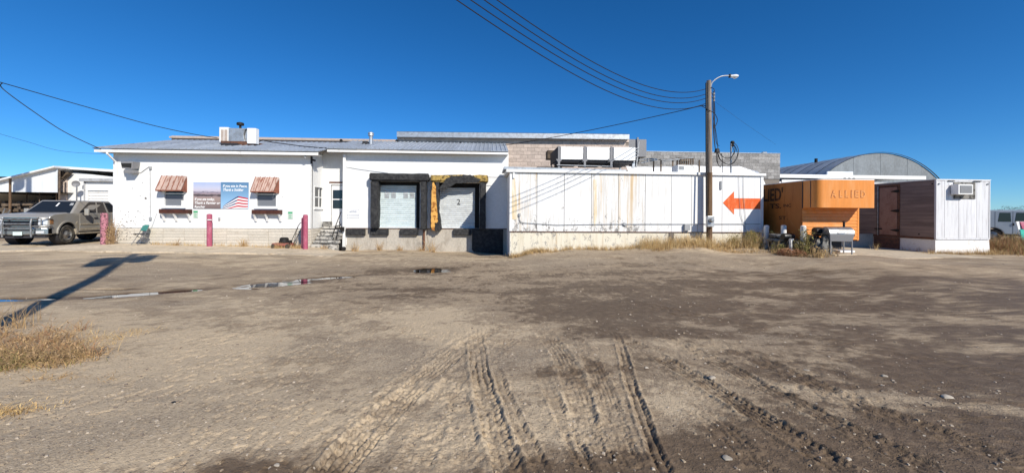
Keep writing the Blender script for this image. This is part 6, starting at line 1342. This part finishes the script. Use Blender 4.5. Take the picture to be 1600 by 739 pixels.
# pink and green board by the van
p = P(1597, 362, 20.5); bd = thing('leaning_board', (p.x, 20.5, gzf(p.x, 20.5)), 'leaning white board with teal lower half at the right edge', 'board'); z0 = gzf(p.x, 20.5)
MB().hexa([(p.x - .12, 20.5, z0 + .55), (p.x + .5, 20.5, z0 + .55), (p.x + .5, 20.54, z0 + .55), (p.x - .12, 20.54, z0 + .55)], [(p.x - .22, 20.6, z0 + 1.35), (p.x + .4, 20.6, z0 + 1.35), (p.x + .4, 20.64, z0 + 1.35), (p.x - .22, 20.64, z0 + 1.35)]).build('top_half', 'signwhite', bd)
MB().hexa([(p.x - .05, 20.44, z0), (p.x + .57, 20.44, z0), (p.x + .57, 20.48, z0), (p.x - .05, 20.48, z0)], [(p.x - .125, 20.498, z0 + .9), (p.x + .5, 20.498, z0 + .9), (p.x + .5, 20.52, z0 + .9), (p.x - .125, 20.52, z0 + .9)]).build('lower_half', 'teal', bd)
MB().hexa([(p.x + .0, 20.47, z0 + .91), (p.x + .3, 20.47, z0 + .91), (p.x + .3, 20.5, z0 + .91), (p.x + .0, 20.5, z0 + .91)], [(p.x - .03, 20.57, z0 + 1.34), (p.x + .3, 20.57, z0 + 1.34), (p.x + .3, 20.595, z0 + 1.34), (p.x - .03, 20.595, z0 + 1.34)]).build('pink_patch', 'pink', bd)

# ================================================================== pickup truck (local frame: nose towards -y, its left towards +x)
def wheel(parent, x, y, r_, w_, side):
    prof = [(r_ * .62, -w_ / 2 + .01), (r_ * .9, -w_ / 2), (r_ * .985, -w_ / 2 + .03), (r_, -w_ / 2 + .06), (r_, w_ / 2 - .06), (r_ * .985, w_ / 2 - .03), (r_ * .9, w_ / 2), (r_ * .62, w_ / 2 - .01)]
    mb = MB().lathe(prof, (x, y, r_), 'x', 28); t_ = mb.build('wheel', 'tyre', parent, True, 0, True)
    s = side; mb = MB().lathe([(r_ * .62, s * (w_ / 2 - .012)), (r_ * .58, s * (w_ / 2 - .02)), (r_ * .55, s * (w_ / 2 - .07)), (r_ * .30, s * (w_ / 2 - .05)), (r_ * .20, s * (w_ / 2 - .02)), (r_ * .19, s * (w_ / 2 + .03)), (.001, s * (w_ / 2 + .035))], (x, y, r_), 'x', 24); mb.build('rim', 'steel', t_, True, 0, True)
    for k_ in range(8): a_ = k_ * math.pi / 4; MB().lathe([(.03, s * (w_ / 2 - .064)), (.001, s * (w_ / 2 - .055))], (x, y + r_ * .43 * math.cos(a_), r_ + r_ * .43 * math.sin(a_)), 'x', 8).build('rim_slot', 'inkblack', t_, False, 0, True)
wp = P(100, 383, 19.2); ang = R(10); ly = (math.cos(ang), math.sin(ang)); fy = (math.sin(ang), -math.cos(ang))
tx_, ty_ = wp.x - .85 * ly[0] + .95 * fy[0], wp.y - .85 * ly[1] + .95 * fy[1]
tk = thing('pickup_truck', (tx_, ty_, gzf(tx_, ty_) + .03), 'dusty pewter pickup truck with a chrome grille guard parked left of the office', 'truck', rz=ang); tk.scale = (1.0, 1.0, 1.06)
def T(mb, nm, m, par=None, s=False, b=0): return mb.build(nm, m, par or tk, s, b, True)
def arch(yc, zc, r_, n=9): return [(yc + r_ * math.cos(math.pi * i / n), zc + r_ * math.sin(math.pi * i / n)) for i in range(n + 1)]
low = [(.14, .46), (.06, .60), (.03, 1.06), (.08, 1.20), (.28, 1.285), (.75, 1.33), (1.35, 1.36), (3.72, 1.335), (3.74, 1.36), (5.86, 1.37), (5.92, 1.30), (5.92, .66), (5.80, .58)] + [(4.6 + .52, .55)] + arch(4.6, .46, .50)[1:-1] + [(4.6 - .52, .52), (.95 + .54, .50)] + arch(.95, .46, .51)[1:-1] + [(.95 - .53, .48)]
bd_ = T(MB().prism(low, 'x', -.98, .98), 'body', 'truck', b=.055)
T(MB().box(-.80, .80, .3, 5.7, .34, .72), 'chassis', 'inkblack')
b4 = [(-.93, 1.22, 1.32), (.93, 1.22, 1.32), (.93, 4.45, 1.325), (-.93, 4.45, 1.325)]; t4 = [(-.74, 1.92, 1.93), (.74, 1.92, 1.93), (.76, 3.75, 1.95), (-.76, 3.75, 1.95)]
T(MB().hexa(b4, t4), 'cab', 'truck', b=.05)
def quadpt(q, u, v): a_, b_, c_, d_ = [Vector(p) for p in q]; return (a_ * (1 - u) + b_ * u) * (1 - v) + (d_ * (1 - u) + c_ * u) * v
def inset(q, pts, off, th=.01):
    n = (Vector(q[1]) - Vector(q[0])).cross(Vector(q[3]) - Vector(q[0])).normalized(); ps_ = [quadpt(q, u, v) for u, v in pts]; k_ = len(ps_)
    return MB().add([p + n * off for p in ps_] + [p - n * th for p in ps_], [tuple(range(k_))] + [(i, (i + 1) % k_, k_ + (i + 1) % k_, k_ + i) for i in range(k_)])
ws = (b4[0], b4[1], t4[1], t4[0]); ls = (b4[1], b4[2], t4[2], t4[1]); rs_ = (b4[3], b4[0], t4[0], t4[3]); bs = (b4[2], b4[3], t4[3], t4[2])
wsx = T(inset(ws, [(.04, .03), (.96, .03), (.94, .93), (.06, .93)], .004), 'windshield', 'pane')
T(inset(ws, [(.52, .55), (.56, .55), (.56, .80), (.52, .80)], .007, .001), 'sticker', 'signwhite', wsx); T(inset(ws, [(.83, .62), (.92, .62), (.91, .80), (.83, .80)], .007, .001), 'sticker', 'greypl', wsx)
for q, fl in ((ls, False), (rs_, True)):
    f_ = lambda pts: [(1 - u, v) for u, v in pts[::-1]] if fl else pts
    T(inset(q, f_([(.125, .07), (.445, .07), (.50, .90), (.30, .90), (.25, .76)]), .004), 'side_window', 'pane')
    T(inset(q, f_([(.475, .07), (.665, .07), (.735, .90), (.535, .90)]), .004), 'side_window', 'pane')
    T(inset(q, f_([(.705, .10), (.94, .10), (.96, .80), (.93, .88), (.775, .88)]), .004), 'side_window', 'pane')
T(inset(bs, [(.08, .12), (.92, .12), (.90, .88), (.10, .88)], .004), 'rear_window', 'pane')
T(MB().hexa([(-.78, .30, 1.27), (.78, .30, 1.27), (.84, 1.2, 1.34), (-.84, 1.2, 1.34)], [(-.70, .36, 1.315), (.70, .36, 1.315), (.76, 1.18, 1.38), (-.76, 1.18, 1.38)]), 'hood', 'truck', b=.012)
for s in (-1, 1):
    X_ = s * .982
    for y0, y1, nm in ((1.60, 2.72, 'front_door'), (2.735, 3.42, 'rear_door')):
        d_ = T(MB().box(min(X_, X_ + s * .012), max(X_, X_ + s * .012), y0, y1, .56, 1.318), nm, 'truck', b=.01)
        T(MB().box(min(X_ + s * .013, X_ + s * .05), max(X_ + s * .013, X_ + s * .05), y1 - .30, y1 - .10, 1.10, 1.145), 'handle', 'inkblack' if nm == 'front_door' else 'truck', d_, b=.008)
        T(MB().box(min(X_ + s * .013, X_ + s * .03), max(X_ + s * .013, X_ + s * .03), y0 + .02, y1 - .02, .80, .88), 'moulding', 'truckdirt', d_, b=.006)
        T(MB().box(min(X_ + s * .013, X_ + s * .016), max(X_ + s * .013, X_ + s * .016), y0 + .01, y1 - .01, .565, .66), 'dust_band', 'truckdirt', d_)
    T(MB().box(min(s * .90, s * 1.05), max(s * .90, s * 1.05), 1.52, 4.0, .40, .455), 'running_board', 'truckdirt', b=.015)
    T(MB().prism([(1.40, .40), (1.55, .40), (1.55, .75), (1.47, .98), (1.40, .9)], 'x', min(s * .90, s * .992), max(s * .90, s * .992)), 'mud_flap', 'truckdirt')
    for yc in (.95, 4.6):
        a1_ = arch(yc, .46, .55, 12); a2_ = arch(yc, .46, .49, 12); mb = MB(); k_ = len(a1_); x0_, x1_ = min(s * .97, s * 1.01), max(s * .97, s * 1.01)
        vs_ = [(x0_, *p) for p in a1_] + [(x1_, *p) for p in a1_] + [(x0_, *p) for p in a2_] + [(x1_, *p) for p in a2_]
        for i in range(k_ - 1): mb.f += [(i, i + 1, k_ + i + 1, k_ + i), (2 * k_ + i, 3 * k_ + i, 3 * k_ + i + 1, 2 * k_ + i + 1), (k_ + i, k_ + i + 1, 3 * k_ + i + 1, 3 * k_ + i), (i, 2 * k_ + i, 2 * k_ + i + 1, i + 1)]; mb.m += [0] * 4
        mb.v = vs_; T(mb, 'wheel_arch', 'truck', s=True)
        T(MB().lathe([(.49, s * .60), (.49, s * .975)], (0, yc, .46), 'x', 20), 'arch_liner', 'inkblack'); wheel(tk, s * .85, yc, .415, .27, s)
    mr = T(MB().box(min(s * 1.08, s * 1.26), max(s * 1.08, s * 1.26), 1.70, 1.80, 1.24, 1.55), 'mirror', 'truck', b=.03); T(MB().box(min(s * .95, s * 1.1), max(s * .95, s * 1.1), 1.73, 1.78, 1.30, 1.34), 'mirror_arm', 'inkblack', mr)
    T(MB().hexa([(min(s * .60, s * .93), .0, .84), (max(s * .60, s * .93), .0, .84), (max(s * .60, s * .93), .14, .84), (min(s * .60, s * .93), .14, .84)], [(min(s * .60, s * .93), .02, 1.15), (max(s * .60, s * .93), .02, 1.15), (max(s * .60, s * .93), .2, 1.15), (min(s * .60, s * .93), .2, 1.15)]), 'headlight', 'lens', b=.02)
    T(MB().box(min(s * .94, s * .992), max(s * .94, s * .992), .06, .24, .88, 1.08), 'marker_light', 'amber', b=.015)
    T(MB().box(min(s * .60, s * .88), max(s * .60, s * .88), -.095, -.05, .50, .60), 'fog_lamp', 'lens', b=.01)
gr_ = T(MB().box(-.60, .60, .006, .10, .76, 1.17), 'grille', 'inkblack')
for z in (.79, .91, 1.03, 1.15): T(MB().box(-.60, .60, -.010, .005, z - .014, z + .014), 'grille_bar', 'chrome', gr_)
T(MB().prism([(-1.0, .18), (-.97, -.0), (-.80, -.09), (.80, -.09), (.97, .0), (1.0, .18)], 'z', .44, .72), 'bumper', 'chrome', b=.03); T(MB().box(-.5, .5, -.10, -.088, .60, .66), 'bumper_slot', 'inkblack')
T(MB().prism([(-.9, .14), (-.86, .0), (.86, .0), (.9, .14)], 'z', .30, .435), 'valance', 'inkblack')
T(MB().box(-.17, .15, -.13, -.118, .42, .57), 'licence_plate', 'plate', b=.006)
gg_ = T(MB().tube([(-.50, -.16, .36), (-.50, -.20, .9), (-.50, -.14, 1.13)], .034, 8), 'grille_guard', 'steel', s=True)
for x in (.50,): T(MB().tube([(x, -.16, .36), (x, -.20, .9), (x, -.14, 1.13)], .034, 8), 'upright', 'steel', gg_, s=True)
for z in (.72, .90, 1.10): T(MB().tube([(-.50, -.17, z), (.50, -.17, z)], .024, 8), 'cross_bar', 'steel', gg_, s=True)
for s in (-1, 1):
    for z in (.80, 1.12): T(MB().tube(spl([(s * .50, -.17, z), (s * .80, -.14, z), (s * 1.0, .0, z), (s * 1.03, .12, z)]), .024, 8), 'side_bar', 'steel', gg_, s=True)
    T(MB().tube([(s * .82, -.13, .80), (s * .82, -.13, 1.12)], .02, 8), 'side_upright', 'steel', gg_, s=True)
T(MB().box(-.08, .08, 2.3, 2.4, 1.92, 1.955), 'roof_marker', 'amber', b=.01)

# ================================================================== van at the right edge
vp = P(1513, 374, 26.0); va = R(-46)
vn = thing('cargo_van', (vp.x, vp.y, gzf(vp.x, vp.y)), 'pale grey white van with dark side windows parked beyond the white trailer', 'van', rz=va)
def V_(mb, nm, m, par=None, s=False, b=0): return mb.build(nm, m, par or vn, s, b, True)
vlow = [(0, .45), (-.04, .7), (.0, 1.35), (.12, 2.02), (.30, 2.10), (4.05, 2.10), (4.75, 1.38), (5.55, 1.12), (5.62, .6), (5.5, .42)] + [(4.55 + .46, .42)] + arch(4.55, .40, .44)[1:-1] + [(4.55 - .46, .40), (1.15 + .46, .40)] + arch(1.15, .40, .44)[1:-1] + [(1.15 - .46, .42)]
# van lies along +x here: profile (x, z), the side we see at y = 0
bdv = V_(MB().prism(vlow, 'y', .0, 1.95), 'body', 'van', b=.07)
V_(MB().box(.4, 5.2, .1, 1.85, .3, .7), 'chassis', 'inkblack')
for x0, x1 in ((1.32, 1.95), (2.05, 2.86), (3.02, 3.80)): V_(MB().prism([(x0 + .02, 1.28), (x1 - .02, 1.28), (x1 - .05, 1.92), (x0 + .09, 1.92)], 'y', -.006, .02), 'side_window', 'pane', b=.02)
for x in (1.22, 2.0, 2.93, 3.95): V_(MB().box(x - .008, x + .008, -.004, .01, .48, 2.0), 'door_seam', 'inkblack')
V_(MB().box(1.98, 2.06, -.03, -.007, 1.02, 1.20), 'door_handle', 'inkblack', b=.01); V_(MB().prism([(4.02, 1.3), (4.55, 1.3), (4.15, 1.85), (4.02, 1.9)], 'y', -.006, .02), 'front_window', 'pane')
for x in (1.15, 4.55):
    for y, s in ((.16, -1), (1.79, 1)):
        mb = MB().lathe([(.22, -.11), (.35, -.12), (.375, -.08), (.375, .08), (.35, .12), (.22, .11)], (x, y, .375), 'y', 24); w_ = V_(mb, 'wheel', 'tyre', s=True); V_(MB().lathe([(.23, s * .10), (.20, s * .06), (.08, s * .08), (.001, s * .085)], (x, y, .375), 'y', 16), 'rim', 'steel', w_, s=True)
    V_(MB().lathe([(.43, .0), (.43, .35)], (x, .004, .40), 'y', 20), 'arch_liner', 'inkblack')
V_(MB().box(.0, 3.9, .3, 1.65, 2.101, 2.115), 'roof_skin', 'van')

# ================================================================== plants
def tuft_mesh(pts, n_per, h, spread, w, seed, lean=.5, mats=1, curl=.35, seg=3, hv=.5):
    """many thin bent stalks from given root points"""
    r = np.random.default_rng(seed); V = []; Fq = []; mi = []; k = 0
    for (x, y, z, sc) in pts:
        for _ in range(n_per):
            a_ = r.random() * 6.283; d = abs(r.normal(0, 1)) * spread * .5; bx, by = x + d * math.cos(a_), y + d * math.sin(a_) * .8
            hh_ = h * sc * (1 - hv + 2 * hv * r.random() ** 1.3); la = r.random() * 6.283 if r.random() < .4 else a_ + r.normal(0, .5); ln = lean * r.random() * hh_; wv = w * (.6 + .8 * r.random()); pw = r.random() * 6.283
            cw, sw_ = math.cos(pw) * wv / 2, math.sin(pw) * wv / 2; cx_, cy_ = r.normal(0, curl * hh_ * .3, 2)
            for i in range(seg + 1):
                t_ = i / seg; q = (bx + math.cos(la) * ln * t_ ** 1.5 + cx_ * t_ * t_, by + math.sin(la) * ln * t_ ** 1.5 + cy_ * t_ * t_, z - .03 + (hh_ + .03) * (t_ - .25 * lean * t_ ** 3)); f = 1 - .8 * t_
                V += [(q[0] - cw * f, q[1] - sw_ * f, q[2]), (q[0] + cw * f, q[1] + sw_ * f, q[2])]
            Fq += [(k + 2 * i, k + 2 * i + 1, k + 2 * i + 3, k + 2 * i + 2) for i in range(seg)]; mi += [int(r.integers(0, mats))] * seg; k += 2 * (seg + 1)
    mb = MB(); mb.v, mb.f, mb.m = V, Fq, mi; return mb
def leafy(mb, pts, n, h, spread, s, seed, m=0):
    """small leaf faces spread through a loose volume"""
    r = np.random.default_rng(seed)
    for (x, y, z, sc) in pts:
        for _ in range(n):
            a_ = r.random() * 6.283; d = math.sqrt(r.random()) * spread * sc; t_ = r.random() ** .8; f = 1 - .55 * t_ + .25 * math.sin(t_ * 9 + a_ * 2)
            p = Vector((x + d * f * math.cos(a_), y + d * f * math.sin(a_), z + h * sc * t_)); u = Vector(r.normal(0, 1, 3)).normalized(); v = u.cross(Vector(r.normal(0, 1, 3))).normalized(); l = s * (.5 + r.random())
            mb.add([p - u * l, p + v * l * .4, p + u * l, p - v * l * .4], [(0, 1, 2, 3)], m)
    return mb
def line_pts(pxs, n, seed, jit=.12, sc=(.6, 1.3)):
    """root points strewn along a ground line given as (px, py, world y)"""
    r = np.random.default_rng(seed); q = [P(*p) for p in pxs]; out = []
    for _ in range(n):
        t_ = r.random() * (len(q) - 1); i = int(t_); f = t_ - i; x = q[i].x + (q[i + 1].x - q[i].x) * f + r.normal(0, jit * .5); y = q[i].y + (q[i + 1].y - q[i].y) * f + r.normal(0, jit); out.append((x, y, gzf(x, y), r.uniform(*sc)))
    return out
def strip(pts, n_per, h, spread, w, seed, mats, label, cat='dry grass', nm='dry_grass', **k):
    return tag(tuft_mesh(pts, n_per, h, spread, w, seed, mats=len(mats), **k).build(nm, mats), label, cat, kind='stuff')
strip(line_pts([(797, 402, 15.42), (850, 394, 15.40), (1010, 390, 15.38)], 330, 1, .10), 14, .16, .10, .008, 2, ['straw', 'straw_pale', 'weed_brown'], 'low golden grass along the foot of the cold store')
strip(line_pts([(1000, 388, 15.35), (1060, 384, 15.25), (1110, 384, 15.15), (1185, 386, 15.0)], 330, 3, .18, (.5, 1.3)), 17, .38, .16, .009, 4, ['straw', 'straw_pale', 'straw_pale'], 'tall pale dry grass round the utility pole')
strip(line_pts([(1020, 393, 14.85), (1100, 395, 14.75), (1200, 398, 14.1), (1290, 402, 12.75)], 190, 5, .14, (.4, 1.1)), 13, .17, .16, .009, 6, ['straw', 'straw_pale', 'weed_brown'], 'short tan grass fringe at the edge of the gravel by the pole')
strip(line_pts([(240, 383.5, 17.6), (300, 384, 17.45), (380, 385, 17.4), (472, 387, 17.3)], 150, 7, .10, (.3, 1.2)), 10, .17, .14, .008, 8, ['straw', 'weed_brown', 'straw_pale'], 'dry straw along the cream base of the office')
strip(line_pts([(425, 387, 16.95), (470, 388.5, 16.85)], 34, 77, .08, (.6, 1.2)), 14, .24, .14, .010, 78, ['straw', 'weed_brown', 'straw'], 'straw tufts hiding the wheels of the old lawn mower')
strip(line_pts([(1440, 399, 15.9), (1500, 400, 15.75), (1550, 402, 15.6)], 130, 9, .14, (.4, 1.2)), 12, .17, .16, .009, 10, ['straw', 'straw_pale', 'weed_brown'], 'dry grass along the foot of the white trailer')
strip(line_pts([(1548, 396, 16.4), (1575, 392, 17.2), (1620, 388, 18.2), (1700, 385, 19)], 480, 11, .9, (.5, 1.3)), 30, .50, .35, .014, 12, ['weed_red', 'straw', 'weed_brown', 'weed_red', 'weed_green'], 'brown weeds filling the ground between trailer and van', 'weeds', 'dry_weeds')
strip(line_pts([(1540, 400, 15.7), (1600, 400, 15.9), (1680, 402, 15.9)], 150, 13, .35, (.4, 1.1)), 14, .24, .25, .010, 14, ['straw', 'weed_brown', 'straw_pale'], 'tan grass in front of the brown weeds at the right edge', 'dry grass', 'dry_grass')
def clump(nm, px, py, Y, n, n_per, h, spread, w, seed, mats, label, cat='weed', leaves=0, lm='weed_green', group=None, lean=.5, ls=.03):
    r = np.random.default_rng(seed); p = P(px, py, Y); pts = []
    for _ in range(n): x, y = p.x + r.normal(0, spread * .4), p.y + r.normal(0, spread * .3); pts.append((x, y, gzf(x, y), r.uniform(.6, 1.2)))
    mb = tuft_mesh(pts, n_per, h, spread * .6, w, seed + 1, mats=len(mats), lean=lean, seg=4)
    if leaves: leafy(mb, [(q[0], q[1], q[2] + .05, q[3]) for q in pts], leaves, h * .9, spread * .55, ls, seed + 2, len(mats)); mats = mats + [lm]
    return tag(mb.build(nm, mats), label, cat, group)
clump('weed_clump', 1176, 387, 14.95, 12, 26, .62, .42, .010, 21, ['weed_green', 'straw', 'weed_brown'], 'large olive green weed clump left of the first white post', leaves=90)
clump('weed_clump', 1150, 387, 15.05, 8, 22, .46, .34, .009, 31, ['straw', 'weed_green', 'straw_pale'], 'yellow green weed clump under the orange arrow', leaves=40)
clump('weed_clump', 1216, 392, 14.0, 8, 22, .42, .34, .010, 41, ['weed_green', 'weed_brown', 'straw'], 'brown green weeds before the tyre stack', leaves=50)
clump('weed_clump', 1238, 400, 13.35, 9, 34, .26, .42, .010, 51, ['weed_red', 'weed_red', 'weed_brown'], 'red brown low weed at the gravel edge below the tyre stack', leaves=80, lm='weed_red')
clump('weed_clump', 1283, 400, 12.85, 8, 24, .30, .40, .009, 61, ['straw', 'weed_brown', 'straw_pale'], 'tan weed clump at the gravel edge below the barbecue', leaves=20, lm='straw')
clump('weed_clump', 1262, 392, 13.45, 7, 6, .95, .30, .012, 71, ['weed_brown', 'weed_green'], 'tall thin leafy weed standing before the black rubbish bag', leaves=60, lean=.3, ls=.035)
clump('weed_clump', 1250, 395, 13.4, 6, 14, .5, .25, .010, 73, ['weed_green', 'weed_brown'], 'dark leafy weed at the foot of the chipped white post', leaves=70)
clump('weed_clump', 1207, 388, 14.7, 4, 8, .75, .15, .009, 75, ['weed_green', 'straw'], 'slender green weed between the first two white posts', leaves=30, lean=.25)
clump('dry_bush', 171, 380, 17.3, 6, 14, 1.0, .22, .012, 81, ['weed_brown', 'straw', 'weed_brown'], 'dead brown climbing weed between pink bollard and office corner', leaves=90, lm='weed_brown', lean=.22)
for i, (px, py, h, lb_) in enumerate(((550, 388, .50, 'straw coloured weed fan under the leftmost dock bumper'), (594, 388, .42, 'branching dry weed under the second dock bumper'), (630, 389, .26, 'small dry tuft under the third dock bumper'), (675, 391, .62, 'orange dry weed right of the brown drain pipe'), (656, 389, .25, 'small dry weed left of the brown drain pipe'), (275, 384, .28, 'dry weed tuft left of the middle pink bollard'), (385, 386, .34, 'dry weed tuft below the right window'), (508, 391, .18, 'small weed tuft at the foot of the steps'))):
    clump('dry_weed', px, py, 18.2 if px > 520 else 17.35, 3, 17, h * 1.12, .24, .016, 90 + i, ['straw', 'weed_brown'], lb_, lean=.9, group='dry weeds along the walls')
clump('weed_clump', 1372, 392, 17.4, 3, 10, .3, .2, .01, 131, ['straw_pale', 'straw'], 'pale dry weed below the brown trailer door')
for i, (px, lb_) in enumerate(((1420, 'dry weed at the left of the shaded trailer skirt'), (1440, 'dry weed near the front corner of the shaded trailer skirt'), (1455, 'pale weed at the front left corner of the white trailer'))): clump('weed_clump', px, 395, 16.2 + .5 * (2 - i), 3, 14, .26, .25, .009, 140 + i, ['straw_pale', 'weed_brown'], lb_)
for i, (px, h, lb_) in enumerate(((1476, .34, 'thin weed against the left part of the white trailer skirt'), (1506, .26, 'thin weed against the middle of the white trailer skirt'), (1526, .38, 'thin weed against the right part of the white trailer skirt'))): clump('weed_clump', px, 395, 15.95, 2, 8, h, .15, .008, 150 + i, ['weed_brown', 'straw'], lb_, lean=.6)
clump('weed_clump', 1583, 380, 20.0, 8, 22, .75, .5, .012, 160, ['weed_green', 'weed_brown'], 'tall green brown weeds in front of the van door', leaves=50)
# big dry weed mat in the left foreground
def fg(nm, px, py, n, n_per, h, spread, seed, mats, label, lean=1.9, leaves=0, sy=.5, w=.006):
    r = np.random.default_rng(seed); p = onground(px, py); pts = []
    for _ in range(n): x, y = p.x + r.normal(0, spread * .45), p.y + r.normal(0, spread * sy * .45); pts.append((x, y, gzf(x, y) + .01, r.uniform(.5, 1.2)))
    mb = tuft_mesh(pts, n_per, h, .22, w, seed + 1, mats=len(mats), lean=lean, seg=4, curl=.7)
    if leaves: leafy(mb, pts, leaves, h * .8, .2, .018, seed + 2, 0)
    return tag(mb.build(nm, mats), label, 'weed', 'dry weed mats in the left foreground', 'stuff' if nm == 'dry_tuft' else None)
fg('tumbleweed', -10, 545, 50, 44, .22, 1.15, 201, ['weed_brown', 'straw', 'weed_brown', 'weed_red', 'weed_brown'], 'big tangled brown weed mat at the left edge', leaves=8)
fg('tumbleweed', 30, 570, 42, 40, .15, .85, 211, ['weed_brown', 'weed_green', 'straw', 'weed_brown'], 'olive and straw weed spread at the front of the big left mat', leaves=6)
fg('tumbleweed', 85, 560, 30, 36, .11, .62, 221, ['weed_brown', 'straw', 'weed_brown'], 'golden weed tongue reaching right from the big left mat', leaves=4)
fg('tumbleweed', 20, 512, 10, 14, .36, .6, 231, ['straw', 'weed_brown'], 'thin tall stalks rising behind the big left weed mat', lean=.8)
fg('dry_tuft', 175, 528, 12, 26, .09, .6, 241, ['straw', 'straw_pale'], 'short straw patch right of the big left weed mat')
fg('dry_tuft', 20, 640, 9, 30, .07, .34, 251, ['straw', 'straw_pale'], 'flattened straw wisp at the left edge below the weed mat', lean=3, sy=.25)
fg('dry_tuft', 95, 590, 7, 22, .05, .40, 261, ['weed_brown', 'straw'], 'thin brown wisp on pale dirt just below the weed mat', lean=3, sy=.2)
# far trees beyond the van
for i, (px, h, lb_) in enumerate(((1549, 3.4, 'grey bare tree just showing right of the trailer on the skyline'), (1562, 4.2, 'left of the bare grey trees above the van roof'), (1574, 5.2, 'bare grey tree above the middle of the van'), (1586, 4.8, 'bare grey tree above the front van window'), (1598, 5.3, 'bare grey tree at the right edge above the van'), (1612, 5.0, 'bare grey tree just outside the right edge'))):
    p = P(px, 338, 110); z0 = .1; t = thing('far_tree', (p.x, 110, z0), lb_, 'tree', 'bare trees on the skyline'); r = np.random.default_rng(300 + i)
    MB().tube([(p.x, 110, z0), (p.x + .1, 110, z0 + h * .6)], [.16, .07], 6).build('trunk', 'trunk', t); mb = MB()
    for _ in range(14): a_ = r.random() * 6.28; mb.tube([(p.x, 110, z0 + h * r.uniform(.25, .55)), (p.x + math.cos(a_) * r.uniform(.5, 1.7), 110 + math.sin(a_) * 1.2, z0 + h * r.uniform(.6, .98))], [.05, .012], 4)
    leafy(mb, [(p.x, 110, z0 + h * .35, 1)], 260, h * .65, 1.7, .11, 310 + i); mb.build('crown', 'trunk', t)
